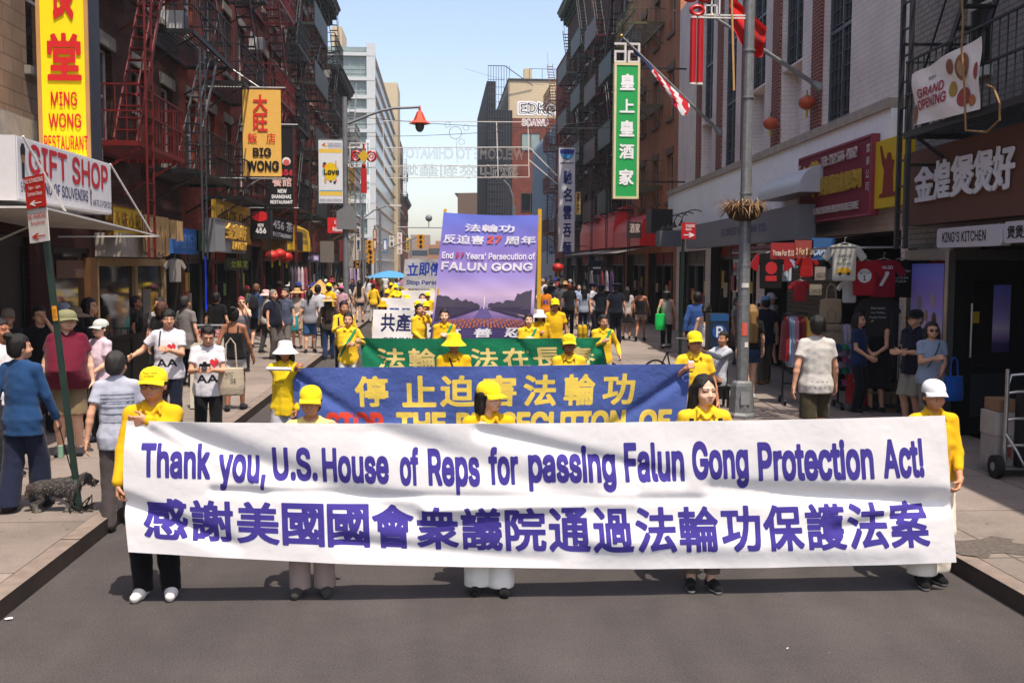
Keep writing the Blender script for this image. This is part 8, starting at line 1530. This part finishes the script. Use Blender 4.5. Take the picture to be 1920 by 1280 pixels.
rack('far left rack of lilac tops near the lamp post', 655, 682, 58, 2.2, 0, (('#a890b0', 'lilac'), ('#8a70a0', 'violet'), ('#b8a8b8', 'light lilac'), ('#2c2a34', 'charcoal')), 'the far left rack'); rack('right row rack with striped and purple clothes below the red awning', 1104, 1150, 39, 2.2, 0, (('#a0a0a4', 'white'), ('#1a2030', 'navy'), ('#7a1c28', 'red'), ('#8a8a92', 'grey'), ('#4a2a5c', 'purple')), 'the right row rack')
ts_at('navy and white football shirt hung below the red awning', 1106, 1132, 487, 516, 38, '#171c2c', polys=[(rect(-.18, .18, -.05, .02), 0)], cols=('#b8b8bc',))
p = at(600, 523, 34.5); ro = root('market_stand', 'small market stand with white cloth under a straw cone roof', 'stall', (p.x, 34.5, .15)); mb = MB(); mb.lathe([(.30, 0), (.30, .75), (.52, 1.0), (.50, 1.02), (.02, 1.05)], 10, (0, 0, .95-.6)); mb.build('cloth', ro, [ccloth('#b0b2b8')]); mb = MB(); mb.lathe([(.45, 1.42), (.02, 1.85)], 18, (0, 0, 0)); mb.build('cone_roof', ro, [mat('straw', '#b08a50', var=.2)]); bars(ro, 'leg', STEEL, [((-.25, 0, 0), (-.25, 0, 1.4)), ((.25, 0, 0), (.25, 0, 1.4))], .03)
# black dining enclosure, left
a_ = gnd(182, 742, .15); b_ = gnd(362, 706, .15); rz = math.atan2(b_.y-a_.y, b_.x-a_.x); L = math.hypot(b_.x-a_.x, b_.y-a_.y); ro = root('barrier', 'black slatted dining barrier behind the men in printed tees', 'barrier', (a_.x, a_.y, .15), rz); part_box(ro, 'frame', BLACK, (0, L, -.03, .03, .98, 1.04), (0, L, -.03, .03, .1, .16), *[(x-.03, x+.03, -.035, .035, 0, 1.1) for x in (0, L/3, 2*L/3, L)]); part_box(ro, 'panel', mat('black panel', '#0d0d0f', rough=.35), (.03, L-.03, -.01, .01, .16, .98))
ro2 = root('barrier', 'short side of the black dining barrier with thin wires', 'barrier', (b_.x, b_.y, .15), rz+math.pi/2); bars(ro2, 'frame', BLACK, [((0, 0, 1.0), (1.8, 0, 1.0)), ((0, 0, .1), (1.8, 0, .1)), ((1.8, 0, 0), (1.8, 0, 1.1))]+[((.12*k, 0, .1), (.12*k, 0, 1.0)) for k in range(1, 15)], .02)
p = gnd(392, 700, .15); p = Vector((p.x, 17.2, .15)); ro = root('sandwich_board', 'cream and yellow sandwich board behind the camera holder', 'signboard', (at(393, 650, 17.2).x, 17.2, .15), .1)
for s in (-1, 1):
    mb = MB(); mb.prism([(-.3, .02), (.3, .02), (.3, 1.02), (.24, 1.08), (-.24, 1.08), (-.3, 1.02)], -.012, .012); o = mb.build('board', ro, [mat('cream plastic', '#b3ad9c', var=.05)]); o.location = (0, s*.16, 0); o.rotation_euler = (s*-.15*-1, 0, 0) if s > 0 else (-.15, 0, 0)
    if s < 0: flat(o, [(rect(-.24, -.05, .72, .80), 0), (rect(-.2, .2, .46, .52), 0), (rect(-.24, .2, .24, .32), 0), (rect(-.2, .1, .85, .88), 1)], [cmat('#c8a030', 'print'), cmat('#3a3a34', 'print')], eps=.02)
p = (at(392, 600, 21.5).x, 21.5, .15); ro = root('crowd_barrier', 'steel crowd barrier with red and white notices', 'barrier', (p[0]-.55, 21.5, .15), .05); mb = MB(); mb.tube([(0, 0, .1), (0, 0, 1.0), (.08, 0, 1.1), (1.0, 0, 1.1), (1.08, 0, 1.0), (1.08, 0, .1)], .022, 8).tube([(0, 0, .3), (1.08, 0, .3)], .018, 6)
for k in range(1, 9): mb.tube([(.12*k, 0, .3), (.12*k, 0, 1.1)], .008, 5)
mb.build('frame', ro, [STEEL]); f = part_box(ro, 'notice', cmat('#b9b4b0'), (.32, .86, -.04, -.02, .6, 1.02)); flat(ro, [(rect(.33, .85, .86, 1.01), 0), (disc(.48, .72, .07), 0), (disc(.48, .72, .05), 1), (disc(.72, .72, .07), 0), (disc(.72, .72, .05), 1)], [cmat('#a82028', 'print'), cmat('#b9b4b0', 'print')], eps=.045)
lettering(ro, [('小心路面', .42, .76, .95, .995, 1, .02, 14), ('DO NOT CROSS', .36, .82, .88, .93, 1, .02, 14)], [cmat('#a82028', 'print'), cmat('#d8d0cc', 'print')], lambda x, z: (x, -.049, z))
# right black fence, bench, trolley, hand cart
a_ = gnd(1592, 775, .15); pf = (6.55, 15.2)
ro = root('fence', 'black dining fence of thin bars beside the souvenir stall', 'fence', (at(1593, 700, 16.6).x, 16.6, .15), -.62); L = 2.0
bars(ro, 'frame', BLACK, [((0, 0, 1.05), (L, 0, 1.05)), ((0, 0, .12), (L, 0, .12))]+[((x, 0, 0), (x, 0, 1.12)) for x in (0, L*.5, L)], .055); bars(ro, 'bar', BLACK, [((.11*k, 0, .12), (.11*k, 0, 1.05)) for k in range(1, 18)], .016); part_box(ro, 'planter_panel', mat('black panel', '#0d0d0f', rough=.35), (0, L, .06, .4, 0, .5))
p = gnd(1668, 772, .15); ro = root('bench', 'low rough wooden bench with a box under it by the black fence', 'bench', (p.x, p.y+.1, .15), -.3); WD = mat('grey wood', '#6a5c4e', var=.25, dirt=.2); part_box(ro, 'seat', WD, (-.45, .45, -.2, .2, .30, .335)); part_box(ro, 'box', mat('tan carton', '#6f553c', var=.15), (-.15, .40, -.16, .18, 0, .295)); bars(ro, 'leg', WD, [((-.4, 0, 0), (-.4, 0, .3))], .05)
p = gnd(1606, 770, .15); ro = root('trolley', 'red and white shopping trolley bag beside the black fence', 'trolley', (p.x, p.y, .15), .1); mb = MB(); mb.prism([(-.14, .1), (.14, .1), (.16, .55), (.12, .66), (-.06, .68), (-.17, .58)], -.12, .12); mb.build('bag', ro, [ccloth('#9a141c')], bevel=.02); flat(ro, [([(-.15, .5), (.15, .58), (.12, .65), (-.05, .67)], 0)], [cmat('#c0bcb8', 'print')], eps=.135); bars(ro, 'handle', STEEL, [((-.1, .13, .1), (-.1, .13, 1.0)), ((.1, .13, .1), (.1, .13, 1.0)), ((-.1, .13, 1.0), (.1, .13, 1.0))], .02)
for x in (-.12, .12): mb = MB(); mb.tube([(x-.02, .05, .06), (x+.02, .05, .06)], .06, 12); mb.build('wheel', ro, [STEEL])
p = gnd(1893, 899, .15); ro = root('hand_truck', 'steel hand truck loaded with cartons at the right picture edge', 'hand truck', (p.x-.02, p.y+.12, .15), -.05); AL = mat('worn aluminium', '#a4a4a4', rough=.35, metal=.8, var=.15); mb = MB(); mb.tube([(.02, 0, .1), (.02, 0, 1.22)], .024, 10).tube([(.42, 0, .1), (.42, 0, 1.22)], .024, 10)
for z in (.35, .65, .95): mb.tube([(.02, 0, z), (.12, -.03, z+.02), (.42, -.03, z+.02)], .016, 8)
mb.tube([(.02, 0, 1.0), (.06, 0, 1.15), (.42, 0, 1.18)], .018, 8).tube([(.02, 0, .5), (.05, -.22, .33), (.12, -.26, .16), (.42, -.26, .16)], .016, 8); mb.build('frame', ro, [AL], True); part_box(ro, 'toe_plate', AL, (0, .5, .0, .3, .09, .11))
for x in (-.08, .50): mb = MB(); mb.tube([(x-.04, -.02, .13), (x+.04, -.02, .13)], .13, 20); w_ = mb.build('wheel', ro, [mat('rubber tyre', '#121213', rough=.8)]); mb = MB(); mb.tube([(x-.045, -.02, .13), (x+.045, -.02, .13)], .05, 12); mb.build('hub', w_, [AL])
def carton(label, x0, x1, z0, z1, c, lines=(), tc='#8a2a24', y=.1, d=.34):
    q = root('carton', label, 'carton', (ro.location.x, ro.location.y, .15), -.05); part_box(q, 'box', mat('carton '+c, c, var=.12), (x0, x1, y, y+d, z0, z1))
    if lines: lettering(q, [(l[0], x0+l[1]*(x1-x0), x0+l[2]*(x1-x0), z0+l[3]*(z1-z0), z0+l[4]*(z1-z0), 0, .03, 18) for l in lines], [cmat(tc, 'print')], lambda x, z: (x, y-.006, z))
carton('lower white carton with red print on the hand truck', -.05, .5, .115, .45, '#8f8884', [('果汁', .25, .5, .2, .7)]); carton('upper white carton on the hand truck', -.06, .5, .455, .72, '#98908a'); carton('brown paper pack on top of the cartons', -.02, .2, .725, .86, '#7a5c40'); carton('black sack with red lettering on the hand truck', .16, .56, .12, .98, '#111113', [('28', .2, .9, .55, .8)], '#a02c1c', y=-.02, d=.1)
# bicycle behind the man with the blue banner
p = (at(1268, 690, 18.5).x, 18.5, .15 if at(1268, 690, 18.5).x > KR else 0); ro = root('bicycle', 'black bicycle parked behind the man at the blue banner right end', 'bicycle', p, .5); mb = MB()
for x in (-.5, .5): w_ = MB(); w_.tube([(x+.33*math.cos(q*math.pi/14), 0, .34+.33*math.sin(q*math.pi/14)) for q in range(28)], .018, 6, 0, True); o = w_.build('wheel', ro, [BLACK]); s_ = MB(); [s_.bar((x, 0, .34), (x+.32*math.cos(q*math.pi/8), 0, .34+.32*math.sin(q*math.pi/8)), .004) for q in range(16)]; s_.build('spoke', o, [STEEL])
mb.tube([(-.5, 0, .34), (-.1, 0, .32), (.32, 0, .78), (-.22, 0, .80), (-.1, 0, .32)], .018, 6).tube([(-.22, 0, .80), (-.5, 0, .34)], .014, 6).tube([(.5, 0, .34), (.32, 0, .82), (.30, 0, 1.0)], .018, 6); mb.build('frame', ro, [mat('bike frame', '#1c1c20', rough=.3)]); h_ = MB(); h_.tube([(.25, -.3, 1.02), (.32, -.1, 1.02), (.32, .1, 1.02), (.25, .3, 1.02)], .014, 6); h_.build('handlebar', ro, [STEEL]); s_ = MB(); s_.ball((-.25, 0, .92), (.14, .07, .04)); s_.build('saddle', ro, [BLACK], True)
# air conditioners in upper windows
for k, (px, py, side) in enumerate(((324, 42, 0), (610, 140, 0), (478, 85, 0), (1195, 72, 1))):
    q = onx(px, py, XL+.15) if not side else onx(px, py, 8.45); ro = root('air_conditioner', ('white window air conditioner high behind the black fire escape', 'small white air conditioner on the low brown tenement', 'pale air conditioner above the orange sign', 'pale air conditioner on the orange brown tenement')[k], 'air conditioner', q, LZ if not side else RZ); part_box(ro, 'case', mat('ac white', '#a9a9a6', var=.06), (-.3, .3, -.3, .2, -.2, .2)); mb = MB(); [mb.box(-.26, .26, -.31, -.302, -.16+.05*i, -.135+.05*i) for i in range(7)]; mb.build('grille', ro, [mat('ac grille', '#6a6a68')])

# ---- more goods on the souvenir stall
for k, (px, py, c, nm) in enumerate(((1500, 545, '#8a1c28', 'wine red'), (1512, 500, '#a01c1c', 'bright red'), (1535, 505, '#101012', 'black'), (1622, 520, '#16161a', 'jet black'), (1548, 505, '#8a8884', 'ash grey'))): ts_at('%s plain tee folded among the goods at the back of the stall' % nm, px-14, px+14, py-20, py+22, 17.0, c, rz=-.5, group='plain tees at the back of the stall')
CAPC = ('#1c2c50', '#8a1c24', '#c4c0b8', '#24583c', '#101012', '#b08a3a', '#5a6a9a', '#7a3a5a')
for k in range(16):
    p = at(1570+(k % 4)*13, 655+(k//4)*22, 16.55); ro = root('display_cap', 'small %s cap pegged on the stall rack, row %d from the top' % (('navy', 'red', 'cream', 'green', 'black', 'tan', 'slate', 'plum')[(k*3) % 8], k//4+1), 'cap', p, rr.uniform(-.3, .3), 'caps pegged on the stall'); mb = MB(); mb.lathe([(.085, 0), (.08, .05), (.05, .085), (.005, .095)], 12, (0, 0, 0)); mb.build('crown', ro, [ccloth(CAPC[(k*3) % 8])], True); mb = MB(); mb.prism([(-.07, -.06), (.07, -.06), (.05, -.15), (0, -.17), (-.05, -.15)], 0, .008, ax='z'); mb.build('peak', ro, [ccloth(CAPC[(k*3) % 8])])
for k, (px0, px1, py0, py1, c, nm) in enumerate(((1700, 1712, 560, 700, '#2a2a2c', 'charcoal'), (1622, 1636, 560, 640, '#b0aca4', 'ivory'), (1512, 1522, 600, 690, '#c0a040', 'mustard'), (1666, 1680, 565, 690, '#3a3a40', 'slate grey'))):
    p = at((px0+px1)/2, py1, 16.6); w_ = (at(px1, 0, 16.6).x-at(px0, 0, 16.6).x)/2; hh_ = at(0, py0, 16.6).z-p.z; mb = MB(); mb.sheet(lambda u, v: Vector(((u-.5)*2*w_*(.7+.3*(1-v)), .03*math.sin(u*9+v*2), hh_*v)), 8, 10, .006); o = mb.build('scarf', None, [ccloth(c)], True); o.location = p; tag(o, 'long %s scarf hanging in the stall' % nm, 'scarf', 'scarves in the stall')
# ---- small signs further along both rows
for k, (px0, px1, py0, py1, Y, c, tc, tx, lb) in enumerate(((668, 676, 425, 470, 66, '#c8c4be', '#22304a', '珠寶', 'pale vertical sign with two dark characters behind the lamp post'), (699, 706, 430, 468, 84, '#8a2a28', '#d8c8a0', '酒樓', 'dark red vertical sign before the glass block base'), (718, 726, 448, 474, 96, '#2c5a8a', '#d0d4d8', '藥', 'blue vertical sign low on the glass block'), (762, 768, 446, 470, 130, '#c8b040', '#3a2410', '金', 'yellow vertical sign far on the left row'), (1022, 1036, 440, 452, 88, '#c9c5be', '#2a2a30', '飯店', 'white horizontal sign under the blue grey metal front'), (1030, 1040, 462, 476, 70, '#244a8a', '#d0d4dc', '行', 'blue square sign low on the right row'), (1080, 1088, 360, 402, 50, '#b8a060', '#5a1c18', '茶莊', 'tan vertical sign between fire escapes on the right row'), (1012, 1019, 452, 478, 105, '#a8302c', '#e0d0b0', '麵', 'small red sign at the end of the metal front'), (577, 598, 478, 490, 44, '#6a5a8a', '#c8c0d8', '時裝', 'purple board over the left market racks'))):
    g = psign(px0, px1, py0, py1, Y); n = len(tx); vert = (py1-py0) > (px1-px0)*1.4; sign(lb, g, c, None, .15, [(t, .15, .85, 1-(q+.92)/n, 1-(q+.08)/n, 0, .04, 14) if vert else (t, (q+.08)/n, (q+.92)/n, .15, .85, 0, .04, 14) for q, t in enumerate(tx)], (tc,))

p = onx(385, 480, XL+.12); q = onx(385, 585, XL+.12); mb = MB(); mb.box(-.012, .012, -.012, .012, q.z-p.z, 0); o = mb.build('light_strip', None, [mat('blue light strip', '#1040ff', emit=.22, var=0)]); o.location = p; tag(o, 'vertical blue light strip at a doorway on the left row', 'light')
